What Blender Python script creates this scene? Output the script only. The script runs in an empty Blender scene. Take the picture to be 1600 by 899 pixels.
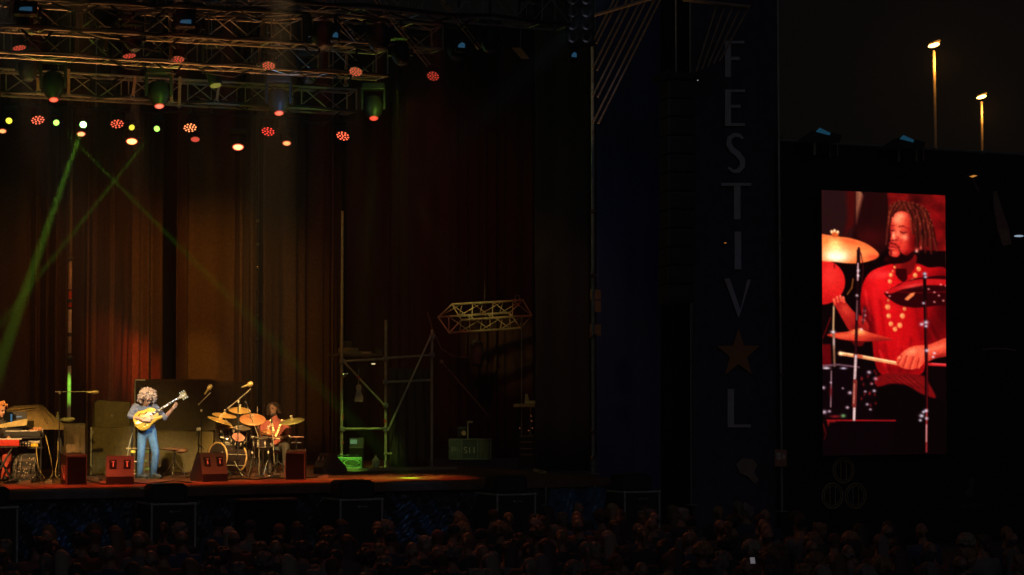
import bpy, bmesh, math, random
import numpy as np
from mathutils import Vector, Matrix, Euler
random.seed(7)
rng = np.random.default_rng(7)
PI = math.pi
R = math.radians
scn = bpy.context.scene
COL = scn.collection

# ------------------------------------------------------------------ camera, world, exposure
YAW = R(26.0)
FPX = 3400.0                       # focal length in pixels of the 1600 px wide photograph
HOR = 598.0                        # horizon row
PITCH = math.atan((HOR - 449.5) / FPX)
CAMZ = 3.4
FLOOR = 1.6                        # stage floor height
cam = bpy.data.cameras.new('camera')
cam.sensor_width = 36.0
cam.lens = 36.0 * FPX / 1600.0
cam.clip_start = 0.1
cam.clip_end = 2000
camo = bpy.data.objects.new('camera', cam)
COL.objects.link(camo)
camo.location = (0, 0, CAMZ)
camo.rotation_euler = (PI / 2 + PITCH, 0, -YAW)
scn.camera = camo

world = bpy.data.worlds.new('World')
scn.world = world
world.use_nodes = True
wn = world.node_tree.nodes
bg = wn['Background']
sky = wn.new('ShaderNodeTexSky')
sky.sky_type = 'NISHITA'
sky.sun_disc = False
sky.sun_elevation = R(2)
sky.sun_rotation = R(200)
mixc = wn.new('ShaderNodeMix')
mixc.data_type = 'RGBA'
mixc.inputs[0].default_value = 0.99
world.node_tree.links.new(sky.outputs[0], mixc.inputs[6])
mixc.inputs[7].default_value = (0.008, 0.0055, 0.003, 1)
world.node_tree.links.new(mixc.outputs[2], bg.inputs[0])
bg.inputs[1].default_value = 0.05

sun = bpy.data.lights.new('night_glow', 'SUN')  # added dim fill light from behind the camera
sun.energy = 0.06
sun.angle = R(40)
sun.color = (0.78, 0.8, 1.0)
suno = bpy.data.objects.new('night_glow', sun)
COL.objects.link(suno)
suno.rotation_euler = (R(58), 0, R(-12))

scn.view_settings.view_transform = 'Standard'
scn.view_settings.look = 'None'
scn.view_settings.exposure = 0.0
scn.view_settings.gamma = 1.0
scn.view_settings.use_curve_mapping = False
scn.render.engine = 'CYCLES'
scn.cycles.max_bounces = 4
scn.cycles.diffuse_bounces = 2
scn.cycles.glossy_bounces = 2
scn.cycles.transmission_bounces = 3
scn.cycles.transparent_max_bounces = 6
scn.cycles.volume_bounces = 0
scn.cycles.caustics_reflective = False
scn.cycles.caustics_refractive = False
scn.cycles.sample_clamp_indirect = 2.0
scn.cycles.use_denoising = True
try:
    scn.cycles.denoiser = 'OPENIMAGEDENOISE'
except Exception:
    pass

# ------------------------------------------------------------------ pixel <-> place
FWD = Vector((math.sin(YAW) * math.cos(PITCH), math.cos(YAW) * math.cos(PITCH), math.sin(PITCH)))
RGT = Vector((math.cos(YAW), -math.sin(YAW), 0))
UPV = RGT.cross(FWD)
CAMP = Vector((0, 0, CAMZ))

def ray(px, py):
    return FWD + RGT * ((px - 800) / FPX) + UPV * ((449.5 - py) / FPX)

def atY(px, py, Y):
    d = ray(px, py)
    return CAMP + d * (Y / d.y)

def atD(px, py, depth):
    return CAMP + ray(px, py) * depth

def proj(p):
    v = Vector(p) - CAMP
    z = v.dot(FWD)
    return 800 + FPX * v.dot(RGT) / z, 449.5 - FPX * v.dot(UPV) / z, z

def fl(px, Y, z=None):
    """point on the stage floor (or height z) at depth line Y under picture column px"""
    z = FLOOR if z is None else z
    py = 700.0
    for _ in range(6):
        p = atY(px, py, Y)
        d = p.dot(FWD)
        py += (p.z - z) * FPX / max((p - CAMP).dot(FWD), 1)
    return Vector((p.x, Y, z))

def az(px):
    """z rotation that turns a thing's own -y side to face the camera"""
    return -(YAW + math.atan((px - 800) / FPX))

# ------------------------------------------------------------------ materials
def srgb(r, g, b):
    def c(v):
        v /= 255.0
        return v / 12.92 if v <= 0.04045 else ((v + 0.055) / 1.055) ** 2.4
    return (c(r), c(g), c(b))

MATS = {}
def mat(name, col, rough=0.6, metal=0.0, var=0.25, scale=9.0, bump=0.0, spec=None, vary_obj=0.0):
    if name in MATS:
        return MATS[name]
    m = bpy.data.materials.new(name)
    m.use_nodes = True
    nt = m.node_tree
    b = nt.nodes['Principled BSDF']
    b.inputs['Roughness'].default_value = rough
    b.inputs['Metallic'].default_value = metal
    if spec is not None:
        b.inputs['Specular IOR Level'].default_value = spec
    tc = nt.nodes.new('ShaderNodeTexCoord')
    no = nt.nodes.new('ShaderNodeTexNoise')
    no.inputs['Scale'].default_value = scale
    no.inputs['Detail'].default_value = 6
    nt.links.new(tc.outputs['Object'], no.inputs['Vector'])
    rp = nt.nodes.new('ShaderNodeValToRGB')
    rp.color_ramp.elements[0].position = 0.3
    rp.color_ramp.elements[1].position = 0.72
    lo = [max(0, c * (1 - var)) for c in col]
    hi = [min(1, c * (1 + var)) for c in col]
    rp.color_ramp.elements[0].color = (*lo, 1)
    rp.color_ramp.elements[1].color = (*hi, 1)
    nt.links.new(no.outputs['Fac'], rp.inputs['Fac'])
    last = rp.outputs['Color']
    if vary_obj:
        oi = nt.nodes.new('ShaderNodeObjectInfo')
        hs = nt.nodes.new('ShaderNodeHueSaturation')
        ma = nt.nodes.new('ShaderNodeMapRange')
        ma.inputs['To Min'].default_value = 1 - vary_obj
        ma.inputs['To Max'].default_value = 1 + vary_obj
        nt.links.new(oi.outputs['Random'], ma.inputs['Value'])
        nt.links.new(ma.outputs['Result'], hs.inputs['Value'])
        nt.links.new(last, hs.inputs['Color'])
        last = hs.outputs['Color']
    nt.links.new(last, b.inputs['Base Color'])
    rr = nt.nodes.new('ShaderNodeMapRange')
    rr.inputs['To Min'].default_value = max(0.05, rough - 0.1)
    rr.inputs['To Max'].default_value = min(1, rough + 0.1)
    nt.links.new(no.outputs['Fac'], rr.inputs['Value'])
    nt.links.new(rr.outputs['Result'], b.inputs['Roughness'])
    if bump:
        bp = nt.nodes.new('ShaderNodeBump')
        bp.inputs['Strength'].default_value = bump
        bp.inputs['Distance'].default_value = 0.02
        nt.links.new(no.outputs['Fac'], bp.inputs['Height'])
        nt.links.new(bp.outputs['Normal'], b.inputs['Normal'])
    MATS[name] = m
    return m

def glow(name, col, strength):
    if name in MATS:
        return MATS[name]
    m = bpy.data.materials.new(name)
    m.use_nodes = True
    b = m.node_tree.nodes['Principled BSDF']
    b.inputs['Base Color'].default_value = (0.05, 0.05, 0.05, 1)
    b.inputs['Emission Color'].default_value = (*col, 1)
    b.inputs['Emission Strength'].default_value = strength
    MATS[name] = m
    return m

M_BLACK = mat('black_paint', (0.02, 0.02, 0.021), 0.5, spec=.3)
M_MATTE = mat('black_matte', (0.016, 0.015, 0.015), 0.9, spec=.12)
M_ALU = mat('aluminium', (0.42, 0.41, 0.39), 0.38, 0.45)
M_CHROME = mat('chrome', (0.6, 0.57, 0.52), 0.2, 1.0, var=0.1)
M_STEEL = mat('galvanised_steel', (0.3, 0.3, 0.29), 0.45, 0.5)
M_GLINT = mat('bright_metal', (0.7, 0.6, 0.45), 0.3, 0.4)  # pale base colour stands in for glints on small chrome bits
M_RUBBER = mat('rubber', (0.015, 0.015, 0.015), 0.7)
M_CLOTH = mat('black_molton', (0.05, 0.045, 0.04), 0.95, var=0.3, scale=40, bump=0.1, spec=0.1)
M_SKIN = mat('skin', (0.5, 0.28, 0.2), 0.5, var=0.1)
M_DSKIN = mat('brown_skin', (0.2, 0.095, 0.055), 0.45, var=0.12)

# ------------------------------------------------------------------ mesh building
class MB:
    def __init__(s):
        s.v, s.f = [], []
    def add(s, vs, fs):
        o = len(s.v)
        s.v += [tuple(v) for v in vs]
        s.f += [tuple(i + o for i in f) for f in fs]
        return s
    def box(s, c, size, rot=None, bev=0.0):
        c = Vector(c)
        hx, hy, hz = [d / 2 for d in size]
        b = min(bev, hx * .9, hy * .9, hz * .9)
        vs = []
        M = rot if isinstance(rot, Matrix) else (Euler(rot).to_matrix() if rot else None)
        if b <= 0:
            for x in (-hx, hx):
                for y in (-hy, hy):
                    for z in (-hz, hz):
                        v = Vector((x, y, z))
                        vs.append(c + (M @ v if M else v))
            fs = [(0, 1, 3, 2), (4, 6, 7, 5), (0, 4, 5, 1), (2, 3, 7, 6), (0, 2, 6, 4), (1, 5, 7, 3)]
            return s.add(vs, fs)
        bm = bmesh.new()
        bmesh.ops.create_cube(bm, size=1)
        bmesh.ops.scale(bm, vec=(hx * 2, hy * 2, hz * 2), verts=bm.verts)
        bmesh.ops.bevel(bm, geom=bm.edges[:], offset=b, segments=2, affect='EDGES', profile=0.5)
        bm.verts.index_update()
        vs = [c + (M @ v.co if M else v.co) for v in bm.verts]
        fs = [[v.index for v in f.verts] for f in bm.faces]
        bm.free()
        return s.add(vs, fs)
    def tube(s, p0, p1, r, r1=None, n=8, cap=True):
        p0, p1 = Vector(p0), Vector(p1)
        r1 = r if r1 is None else r1
        d = p1 - p0
        if d.length < 1e-7:
            return s
        q = d.to_track_quat('Z', 'Y')
        vs = []
        for p, rr in ((p0, r), (p1, r1)):
            for k in range(n):
                a = 2 * PI * k / n
                vs.append(p + q @ Vector((rr * math.cos(a), rr * math.sin(a), 0)))
        fs = [(k, (k + 1) % n, n + (k + 1) % n, n + k) for k in range(n)]
        if cap:
            fs += [tuple(range(n - 1, -1, -1)), tuple(range(n, 2 * n))]
        return s.add(vs, fs)
    def path(s, pts, r, n=6):
        pts = [Vector(p) for p in pts]
        rings = []
        up = Vector((0, 0, 1))
        vs = []
        for i, p in enumerate(pts):
            t = (pts[min(i + 1, len(pts) - 1)] - pts[max(i - 1, 0)]).normalized()
            a = t.cross(up)
            if a.length < 1e-3:
                a = t.cross(Vector((1, 0, 0)))
            a.normalize()
            b = t.cross(a)
            rr = r[i] if isinstance(r, (list, tuple)) else r
            for k in range(n):
                th = 2 * PI * k / n
                vs.append(p + a * (rr * math.cos(th)) + b * (rr * math.sin(th)))
        fs = []
        for i in range(len(pts) - 1):
            for k in range(n):
                fs.append((i * n + k, i * n + (k + 1) % n, (i + 1) * n + (k + 1) % n, (i + 1) * n + k))
        fs += [tuple(range(n - 1, -1, -1)), tuple(range((len(pts) - 1) * n, len(pts) * n))]
        return s.add(vs, fs)
    def lathe(s, prof, o=(0, 0, 0), axis=(0, 0, 1), n=20):
        """prof: (radius, height) pairs along axis from o"""
        o = Vector(o)
        q = Vector(axis).normalized().to_track_quat('Z', 'Y')
        vs, fs = [], []
        for (r, h) in prof:
            for k in range(n):
                a = 2 * PI * k / n
                vs.append(o + q @ Vector((max(r, 1e-4) * math.cos(a), max(r, 1e-4) * math.sin(a), h)))
        m = len(prof)
        for i in range(m - 1):
            for k in range(n):
                fs.append((i * n + k, i * n + (k + 1) % n, (i + 1) * n + (k + 1) % n, (i + 1) * n + k))
        fs += [tuple(range(n - 1, -1, -1)), tuple(range((m - 1) * n, m * n))]
        return s.add(vs, fs)
    def ring(s, c, axis, R0, r, n=28, m=6, sx=1.0):
        c = Vector(c)
        q = Vector(axis).normalized().to_track_quat('Z', 'Y')
        vs, fs = [], []
        for i in range(n):
            a = 2 * PI * i / n
            for k in range(m):
                b = 2 * PI * k / m
                rr = R0 + r * math.cos(b)
                vs.append(c + q @ Vector((rr * math.cos(a) * sx, rr * math.sin(a), r * math.sin(b))))
        for i in range(n):
            for k in range(m):
                fs.append((i * m + k, ((i + 1) % n) * m + k, ((i + 1) % n) * m + (k + 1) % m, i * m + (k + 1) % m))
        return s.add(vs, fs)
    def ell(s, c, rad, rot=None, n=14, m=9):
        c = Vector(c)
        M = rot if isinstance(rot, Matrix) else (Euler(rot).to_matrix() if rot else Matrix.Identity(3))
        vs = [c + M @ Vector((0, 0, -rad[2]))]
        for i in range(1, m):
            t = PI * i / m
            for k in range(n):
                a = 2 * PI * k / n
                vs.append(c + M @ Vector((rad[0] * math.sin(t) * math.cos(a), rad[1] * math.sin(t) * math.sin(a), -rad[2] * math.cos(t))))
        vs.append(c + M @ Vector((0, 0, rad[2])))
        fs = []
        for k in range(n):
            fs.append((0, 1 + (k + 1) % n, 1 + k))
        for i in range(m - 2):
            for k in range(n):
                a, b = 1 + i * n + k, 1 + i * n + (k + 1) % n
                fs.append((a, b, b + n, a + n))
        L = len(vs) - 1
        for k in range(n):
            fs.append((L, 1 + (m - 2) * n + k, 1 + (m - 2) * n + (k + 1) % n))
        return s.add(vs, fs)
    def cap(s, p0, p1, r0, r1, n=12):
        """tapered capsule"""
        p0, p1 = Vector(p0), Vector(p1)
        d = p1 - p0
        L = max(d.length, 1e-4)
        prof = []
        for i in range(0, 5):
            t = PI / 2 * i / 4
            prof.append((r0 * math.sin(t), -r0 * math.cos(t)))
        for i in range(0, 5):
            t = PI / 2 * i / 4
            prof.append((r1 * math.cos(t), L + r1 * math.sin(t)))
        return s.lathe(prof, p0, d, n)
    def prism(s, pts, depth, M=None):
        """extrude a 2D outline (x,z) by depth along y; M places it"""
        n = len(pts)
        vs = [Vector((x, -depth / 2, z)) for x, z in pts] + [Vector((x, depth / 2, z)) for x, z in pts]
        if M is not None:
            vs = [M @ v for v in vs]
        fs = [tuple(range(n)), tuple(range(2 * n - 1, n - 1, -1))]
        fs += [(i, n + i, n + (i + 1) % n, (i + 1) % n) for i in range(n)]
        return s.add(vs, fs)
    def build(s, name, m, parent=None, smooth=False, mats=None):
        me = bpy.data.meshes.new(name)
        me.from_pydata(s.v, [], s.f)
        bm = bmesh.new()
        bm.from_mesh(me)
        bmesh.ops.recalc_face_normals(bm, faces=bm.faces)
        bm.to_mesh(me)
        bm.free()
        me.materials.append(m)
        o = bpy.data.objects.new(name, me)
        COL.objects.link(o)
        if parent is not None:
            o.parent = parent
        if smooth:
            me.polygons.foreach_set('use_smooth', [True] * len(me.polygons))
            try:
                me.set_sharp_from_angle(angle=R(40))
            except Exception:
                pass
        return o

def tag(o, label=None, cat=None, group=None, kind=None):
    if label: o['label'] = label
    if cat: o['category'] = cat
    if group: o['group'] = group
    if kind: o['kind'] = kind
    return o

def thing(name, label, cat, loc=(0, 0, 0), rz=0.0, group=None):
    o = bpy.data.objects.new(name, None)
    o.empty_display_size = 0.2
    COL.objects.link(o)
    o.location = loc
    o.rotation_euler = (0, 0, rz)
    return tag(o, label, cat, group, 'thing')

def copy_tree(o, parent=None):
    c = o.copy()
    COL.objects.link(c)
    if parent is not None:
        c.parent = parent
    for ch in o.children:
        copy_tree(ch, c)
    return c

def blob(mb, name, m, parent=None, voxel=0.012, it=4):
    """melts overlapping solids of one body into one continuous skin"""
    me = bpy.data.meshes.new('tmp')
    me.from_pydata(mb.v, [], mb.f)
    bm = bmesh.new(); bm.from_mesh(me)
    bmesh.ops.recalc_face_normals(bm, faces=bm.faces)
    bm.to_mesh(me); bm.free()
    o = bpy.data.objects.new('tmp', me)
    COL.objects.link(o)
    md = o.modifiers.new('r', 'REMESH'); md.mode = 'VOXEL'; md.voxel_size = voxel
    if it:
        sm = o.modifiers.new('s', 'SMOOTH'); sm.factor = 0.5; sm.iterations = it
    dg = bpy.context.evaluated_depsgraph_get()
    new = bpy.data.meshes.new_from_object(o.evaluated_get(dg))
    bpy.data.objects.remove(o)
    bpy.data.meshes.remove(me)
    new.name = name
    new.materials.clear()
    new.materials.append(m)
    new.polygons.foreach_set('use_smooth', [True] * len(new.polygons))
    ob = bpy.data.objects.new(name, new)
    COL.objects.link(ob)
    if parent is not None:
        ob.parent = parent
    return ob

def text_mesh(txt, size, name, m, parent, M, depth=0.003):
    cu = bpy.data.curves.new('tmp', 'FONT')
    cu.body = txt; cu.size = size; cu.extrude = depth; cu.align_x = 'CENTER'; cu.align_y = 'CENTER'
    o = bpy.data.objects.new('tmp', cu)
    COL.objects.link(o)
    dg = bpy.context.evaluated_depsgraph_get()
    me = bpy.data.meshes.new_from_object(o.evaluated_get(dg))
    bpy.data.objects.remove(o); bpy.data.curves.remove(cu)
    me.transform(M)
    me.name = name
    me.materials.clear(); me.materials.append(m)
    ob = bpy.data.objects.new(name, me)
    COL.objects.link(ob); ob.parent = parent
    return ob

def spot(loc, tgt, power, col, size, blend=0.3, rad=0.05, name='stage_spot'):
    l = bpy.data.lights.new(name, 'SPOT')
    l.energy = power; l.color = col; l.spot_size = R(size); l.spot_blend = blend; l.shadow_soft_size = rad
    o = bpy.data.objects.new(name, l)
    COL.objects.link(o)
    o.location = loc
    o.rotation_euler = (Vector(tgt) - Vector(loc)).to_track_quat('-Z', 'Y').to_euler()
    return o

def point(loc, power, col, rad=0.05, name='lamp_glow'):
    l = bpy.data.lights.new(name, 'POINT')
    l.energy = power; l.color = col; l.shadow_soft_size = rad
    o = bpy.data.objects.new(name, l)
    COL.objects.link(o); o.location = loc
    return o
ORD = ['first', 'second', 'third', 'fourth', 'fifth', 'sixth', 'seventh', 'eighth', 'ninth', 'tenth', 'eleventh', 'twelfth']
# ------------------------------------------------------------------ ground
M_GROUND = mat('asphalt', (0.045, 0.043, 0.042), 0.9, var=0.3, scale=3, bump=0.3)
gm = MB()
gm.add([(-600, -60, 0), (900, -60, 0), (900, 900, 0), (-600, 900, 0)], [(0, 1, 2, 3)])
tag(gm.build('ground', M_GROUND), 'dark asphalt ground of the festival square', 'ground', kind='structure')

# ------------------------------------------------------------------ stage platform
YE = 36.0                          # stage edge
XL, XR = fl(-260, YE).x, fl(962, YE).x
stage = thing('stage_platform', 'raised concert stage with red lit front edge and crumpled blue black skirt', 'stage', ((XL + XR) / 2, YE, 0))
so = stage.location
M_DECK = mat('stage_deck', (0.15, 0.065, 0.035), 0.6, var=0.45, scale=2.2, bump=0.06, spec=.25)
W = XR - XL
dk = MB()
nb = 10
for i in range(nb):                # deck boards with fine joints
    for j in range(7):
        dk.box((-W / 2 + W * (i + .5) / nb, 1.75 * (j + .5) + 0.02, FLOOR - .05), (W / nb - .006, 1.744, .1))
dk.build('deck', M_DECK, stage)
M_FASC = mat('stage_edge_wood', (0.16, 0.085, 0.05), 0.5, var=0.35, scale=5)
fs = MB()
for i in range(8):
    fs.box((-W / 2 + W * (i + .5) / 8, -.012, FLOOR - .075), (W / 8 - .008, .024, .13), bev=.004)
fs.build('edge_board', M_FASC, stage)
# skirt: crumpled plastic sheet
M_TARP = mat('blue_black_tarpaulin', (0.022, 0.045, 0.065), 0.42, var=0.5, scale=6, bump=0.4)  # blue in the base colour carries part of the blue light on it
sk = MB()
nx, nz = 260, 26
vs = []
for i in range(nx + 1):
    for j in range(nz + 1):
        x = -W / 2 + W * i / nx
        z = (FLOOR - .15) * j / nz
        y = .06 + .05 * math.sin(x * 5 + 2 * math.sin(z * 3 + x)) * math.sin(z * 4 + x * 2.3) + .035 * math.sin(x * 17 + z * 9) + random.uniform(-.018, .018)
        vs.append((x, y + .02, z))
sk.add(vs, [(i * (nz + 1) + j, (i + 1) * (nz + 1) + j, (i + 1) * (nz + 1) + j + 1, i * (nz + 1) + j + 1) for i in range(nx) for j in range(nz)])
skirt = sk.build('skirt', M_TARP, stage)
md = skirt.modifiers.new('thick', 'SOLIDIFY'); md.thickness = .006

# low strip of riser edge at the back of the lit floor
rp = thing('floor_batten', 'pale edging strip lying along the floor in front of the scaffold', 'batten', fl(625, 41.2))
L = fl(712, 41.2).x - fl(532, 41.2).x
MB().box((0, 0, .03), (L, .05, .06), bev=.006).build('strip', mat('pale_wood', (.3, .2, .12), .6), rp)
MB().box((0, .03, .064), (L * .98, .01, .006)).build('tread_tape', M_RUBBER, rp)

# ------------------------------------------------------------------ curtains
def curtain(px0, px1, Y, label, folds=(), z0=FLOOR + .02, z1=11.5, m=M_CLOTH, amp=.035, wl=.55, group=None, name='stage_curtain', lean=0.0):
    a, b = fl(px0, Y).x, fl(px1, Y).x
    n = max(24, int((b - a) / .035))
    root = thing(name, label, 'curtain', ((a + b) / 2, Y, z0), 0, group)
    ph = random.uniform(0, 6)
    pts = []
    for i in range(n + 1):
        x = a + (b - a) * i / n
        y = amp * math.sin(x / wl * 2 * PI + ph) + amp * .6 * math.sin(x / wl * 4.7 + 1)
        for (p0, p1, am, cnt) in folds:
            f0, f1 = fl(p0, Y).x, fl(p1, Y).x
            if f0 <= x <= f1:
                t = (x - f0) / (f1 - f0)
                y += am * math.sin(t * PI) ** .5 * math.sin(t * cnt * 2 * PI)
        pts.append((x, y))
    vs, fs = [], []
    nz = 10
    for j in range(nz + 1):
        t = j / nz
        for (x, y) in pts:
            sway = .015 * math.sin(j * 1.3 + x * 2)
            vs.append((x - (a + b) / 2 + lean * t, (y + sway) * (1 - .25 * t), (z1 - z0) * t))
    w = n + 1
    for j in range(nz):
        for i in range(n):
            fs.append((j * w + i, j * w + i + 1, (j + 1) * w + i + 1, (j + 1) * w + i))
    mb = MB(); mb.add(vs, fs)
    o = mb.build('cloth', m, root, smooth=True)
    md = o.modifiers.new('thick', 'SOLIDIFY'); md.thickness = .012
    MB().box((0, .03, z1 - z0 + .03), (b - a, .06, .08)).build('hem_pocket', M_MATTE, root)
    hm = MB().box((0, .02, .03), (b - a, .05, .05)).build('bottom_hem', M_MATTE, root)
    return root
M_CLOTHW = mat('worn_molton', (0.085, 0.056, 0.034), 0.95, var=0.28, scale=18, bump=0.12, spec=0.1)
M_CLOTHD = mat('dark_velvet', (0.012, 0.011, 0.011), 0.98, var=0.3, scale=30, spec=0.05)
M_NAVY = mat('navy_scrim', (0.045, 0.055, 0.13), 0.9, var=0.15, scale=30, spec=0.1)
CG = 'curtains hung across the back of the stage'
curtain(-140, 1040, 47.2, 'near black velvet backdrop behind all the other stage curtains', z1=12, m=M_CLOTHD, group=None, name='backdrop_curtain', amp=.05)
curtain(-120, 104, 44.6, 'flat brown curtain panel behind the keyboard player', [(40, 104, .16, 4)], m=M_CLOTHW)
curtain(110, 252, 44.4, 'pleated curtain panel with reddish lower part behind the guitarist', [(111, 142, .3, 4), (148, 172, .16, 2), (176, 204, .3, 3), (214, 252, .12, 2)], m=M_CLOTHW)
curtain(274, 399, 44.4, 'brown curtain panel behind the drum kit with bright pleats on one edge', [(274, 292, .2, 1), (364, 399, .32, 4)], m=M_CLOTHW)
curtain(410, 531, 44.8, 'dim greenish curtain panel between the drummer and the scaffold', [(411, 438, .3, 3), (460, 480, .08, 1), (504, 531, .3, 4)], m=M_CLOTHW)
curtain(540, 832, 46.4, 'dark backstage curtain behind scaffold and hanging truss', [(590, 640, .1, 3), (700, 790, .14, 6)], m=mat('maroon_molton', (.035, .016, .012), .95, var=.3, scale=20, bump=.1, spec=.1))
curtain(836, 921, 39.0, 'plain dark brown masking curtain beside the loudspeaker wing', m=mat('wing_molton', (.06, .045, .036), .95, var=.25, scale=30, bump=.1, spec=.1), amp=.012)
curtain(933, 1034, 38.4, 'dark navy scrim hanging beside the line array', m=M_NAVY, z0=.05, z1=13, amp=.01, name='navy_scrim')
curtain(1034, 1082, 38.6, 'nearly black wing curtain behind the line array', m=M_CLOTHD, z0=.05, z1=13, amp=.01)

# ------------------------------------------------------------------ poles
def pole(px, Y, y0, y1, r, label, m=M_STEEL, couplers=(), bands=(), px_top=None, name='scaffold_pole', group=None):
    """upright tube from picture row y0 (low) to y1 (high)"""
    a = atY(px, y0, Y); b = atY(px, y1, Y); b.x = a.x
    if px_top: b.x = atY(px_top, y1, Y).x
    t = thing(name, label, 'pole', a, 0, group)
    MB().tube((0, 0, 0), b - a, r, n=10).build('tube', m, t)
    h = (b - a).z
    for c in couplers:
        z = (atY(px, c, Y) - a).z
        k = MB().box((0, 0, z), (r * 3.2, r * 3.2, .07), bev=.01).box((0, -r * 2, z), (.02, .05, .03))
        k.build('coupler', M_CHROME, t)
    for (c0, c1, bm_) in bands:
        z0, z1 = (atY(px, c0, Y) - a).z, (atY(px, c1, Y) - a).z
        MB().tube((0, 0, z0), (0, 0, z1), r * 1.12, n=10).build('band', bm_, t)
    if y0 > 700:
        MB().box((0, 0, .01), (.18, .18, .02)).build('foot_plate', M_STEEL, t)
    return t
M_REDB = mat('red_paint', (.5, .06, .03), .4)
M_WHT = mat('white_paint', (.7, .68, .64), .5)
M_PALE = mat('pale_tube', (.5, .42, .33), .4, .3)
pole(107, 43.4, 736, 150, .034, 'upright pole with pale and red sections behind the keyboard stand', m=mat('dull_tube', (.06, .05, .04), .6), couplers=(560, 470, 405), bands=((408, 452, M_PALE), (455, 480, M_REDB), (484, 520, M_WHT), (526, 552, M_PALE), (572, 655, M_WHT)))
pole(401, 44.2, 736, 180, .018, 'thin black pole with small chrome studs beside the bright pleats', m=M_BLACK, couplers=[345 + 37 * k for k in range(11)])
pole(927, 36.6, 741, 0, .034, 'tall grey wing pole between brown curtain and navy scrim', couplers=(715, 674, 525, 430, 330))
pole(1080, 37.3, 790, 0, .014, 'thin dark edge pole along the line array side of the banner', m=M_STEEL, px_top=1078)
pole(1222, 36.9, 800, 0, .024, 'thin silver pole between the tall banner and the screen wall', couplers=(215, 375, 585), px_top=1215)

# small sign clipped to the silver pole
sp = atY(1220, 716, 36.8)
sg = thing('notice_board', 'small reddish notice board clipped on the silver pole', 'sign', sp, az(1220))
MB().box((0, 0, 0), (.24, .03, .34), bev=.01).build('board', mat('rust_board', (.4, .16, .1), .6), sg)
MB().box((-.04, -.018, .04), (.09, .006, .14)).box((.06, -.018, .03), (.05, .006, .1)).build('paper', mat('paper', (.6, .5, .42), .7), sg)

# ------------------------------------------------------------------ roof wing ribs
M_RIB = mat('rib_tube', (.36, .25, .15), .5, .1)
def rib_frame(label, Y, beam, ribs, name='roof_ribbing'):
    o = atY(*beam[0], Y)
    t = thing(name, label, 'roof frame', o)
    MB().tube((0, 0, 0), atY(*beam[1], Y) - o, .035, n=8).build('beam', M_RIB, t)
    for (a, b) in ribs:
        MB().tube(atY(*a, Y + .08) - o, atY(*b, Y + .08) - o, .02, n=7).build('rib', M_RIB, t)
    return t
rib_frame('slanted roof frame of parallel tubes above the wing pole', 36.2, ((925, 25), (1030, -6)),
          [((926 + dx, y), (926 + dx + (y + 40) * .5, -40)) for (dx, y) in ((0, 193), (9, 193), (0, 150), (8, 152), (0, 107), (7, 110), (0, 66), (6, 68))])
rib_frame('dim roof frame with fanned tubes over the top of the banner', 36.4, ((1068, 0), (1170, 11)),
          [((1088 + 9 * k, 112 - 4 * k), (1120 + 13 * k, 8)) for k in range(5)])

# boards glowing on the wing pole
bd = thing('scaffold_plank', 'short orange lit plank pieces stored behind the wing pole', 'plank', atY(935, 517, 37.6))
for (x0, x1, y0, y1) in ((-14, 4, -66, -50), (-12, 4, -48, -30), (-15, 4, -10, 8)):
    s = 1 / 82
    MB().box(((x0 + x1) / 2 * s, 0, -(y0 + y1) / 2 * s), ((x1 - x0) * s, .04, (y1 - y0) * s), bev=.006).build('plank', mat('orange_wood', (.32, .17, .07), .6), bd)

# ------------------------------------------------------------------ festival banner
YB = 37.6
def bw(px, py, dy=0.0):
    return atY(px, py, YB - dy)
bo = bw(1150, 800)
ban = thing('festival_banner', 'tall dark vertical banner reading FESTIVAL with an orange star for its A', 'banner', bo)
mb = MB()
x0, x1 = bw(1082, 400).x - bo.x, bw(1217, 400).x - bo.x
zt = bw(1150, -60).z - bo.z
n, nz = 24, 60
vs = [(x0 + (x1 - x0) * i / n, .015 * math.sin(i * .9 + j * .15) * .6, -bo.z + .1 + (zt + bo.z) * j / nz) for i in range(n + 1) for j in range(nz + 1)]
mb.add(vs, [(i * (nz + 1) + j, (i + 1) * (nz + 1) + j, (i + 1) * (nz + 1) + j + 1, i * (nz + 1) + j + 1) for i in range(n) for j in range(nz)])
o = mb.build('cloth', mat('banner_cloth', (.06, .052, .085), .9, var=.35, scale=5, bump=.3, spec=.1), ban, smooth=True)
md = o.modifiers.new('t', 'SOLIDIFY'); md.thickness = .006
M_LET = mat('faded_white_print', (.47, .43, .46), .8, var=.12)
M_STAR = mat('orange_print', (.42, .18, .055), .8, var=.12)
def flat(polys, name, m, parent, o0, Yf, th=.006):
    """printed shapes: outlines in picture columns and rows, standing on plane Yf"""
    mb = MB()
    for poly in polys:
        P = [atY(px, py, Yf) - o0 for px, py in poly]
        n = len(P)
        mb.add([(p.x, p.y, p.z) for p in P] + [(p.x, p.y + th, p.z) for p in P],
               [tuple(range(n)), tuple(range(2 * n - 1, n - 1, -1))] + [(i, i + n, (i + 1) % n + n, (i + 1) % n) for i in range(n)])
    return mb.build(name, m, parent)
def rect(x0, y0, x1, y1):
    return [(x0, y0), (x1, y0), (x1, y1), (x0, y1)]
LETTERS = [
    [rect(1133, 64, 1142, 121), rect(1142.5, 64, 1163, 68), rect(1142.5, 89, 1156, 94)],
    [rect(1133, 140, 1142, 197), rect(1142.5, 140, 1164, 144), rect(1142.5, 164, 1157, 168.5), rect(1142.5, 192.5, 1164, 197)]]
sc = [(1161, 217), (1155, 211.5), (1147, 211), (1140, 216), (1139, 226), (1144, 234), (1153, 241), (1160, 250), (1160, 260), (1154, 267), (1146, 268), (1138, 262)]
sw = [2, 3, 3.5, 4, 4.5, 5, 5, 5, 4.5, 4, 3, 2]
lf, rt = [], []
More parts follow.
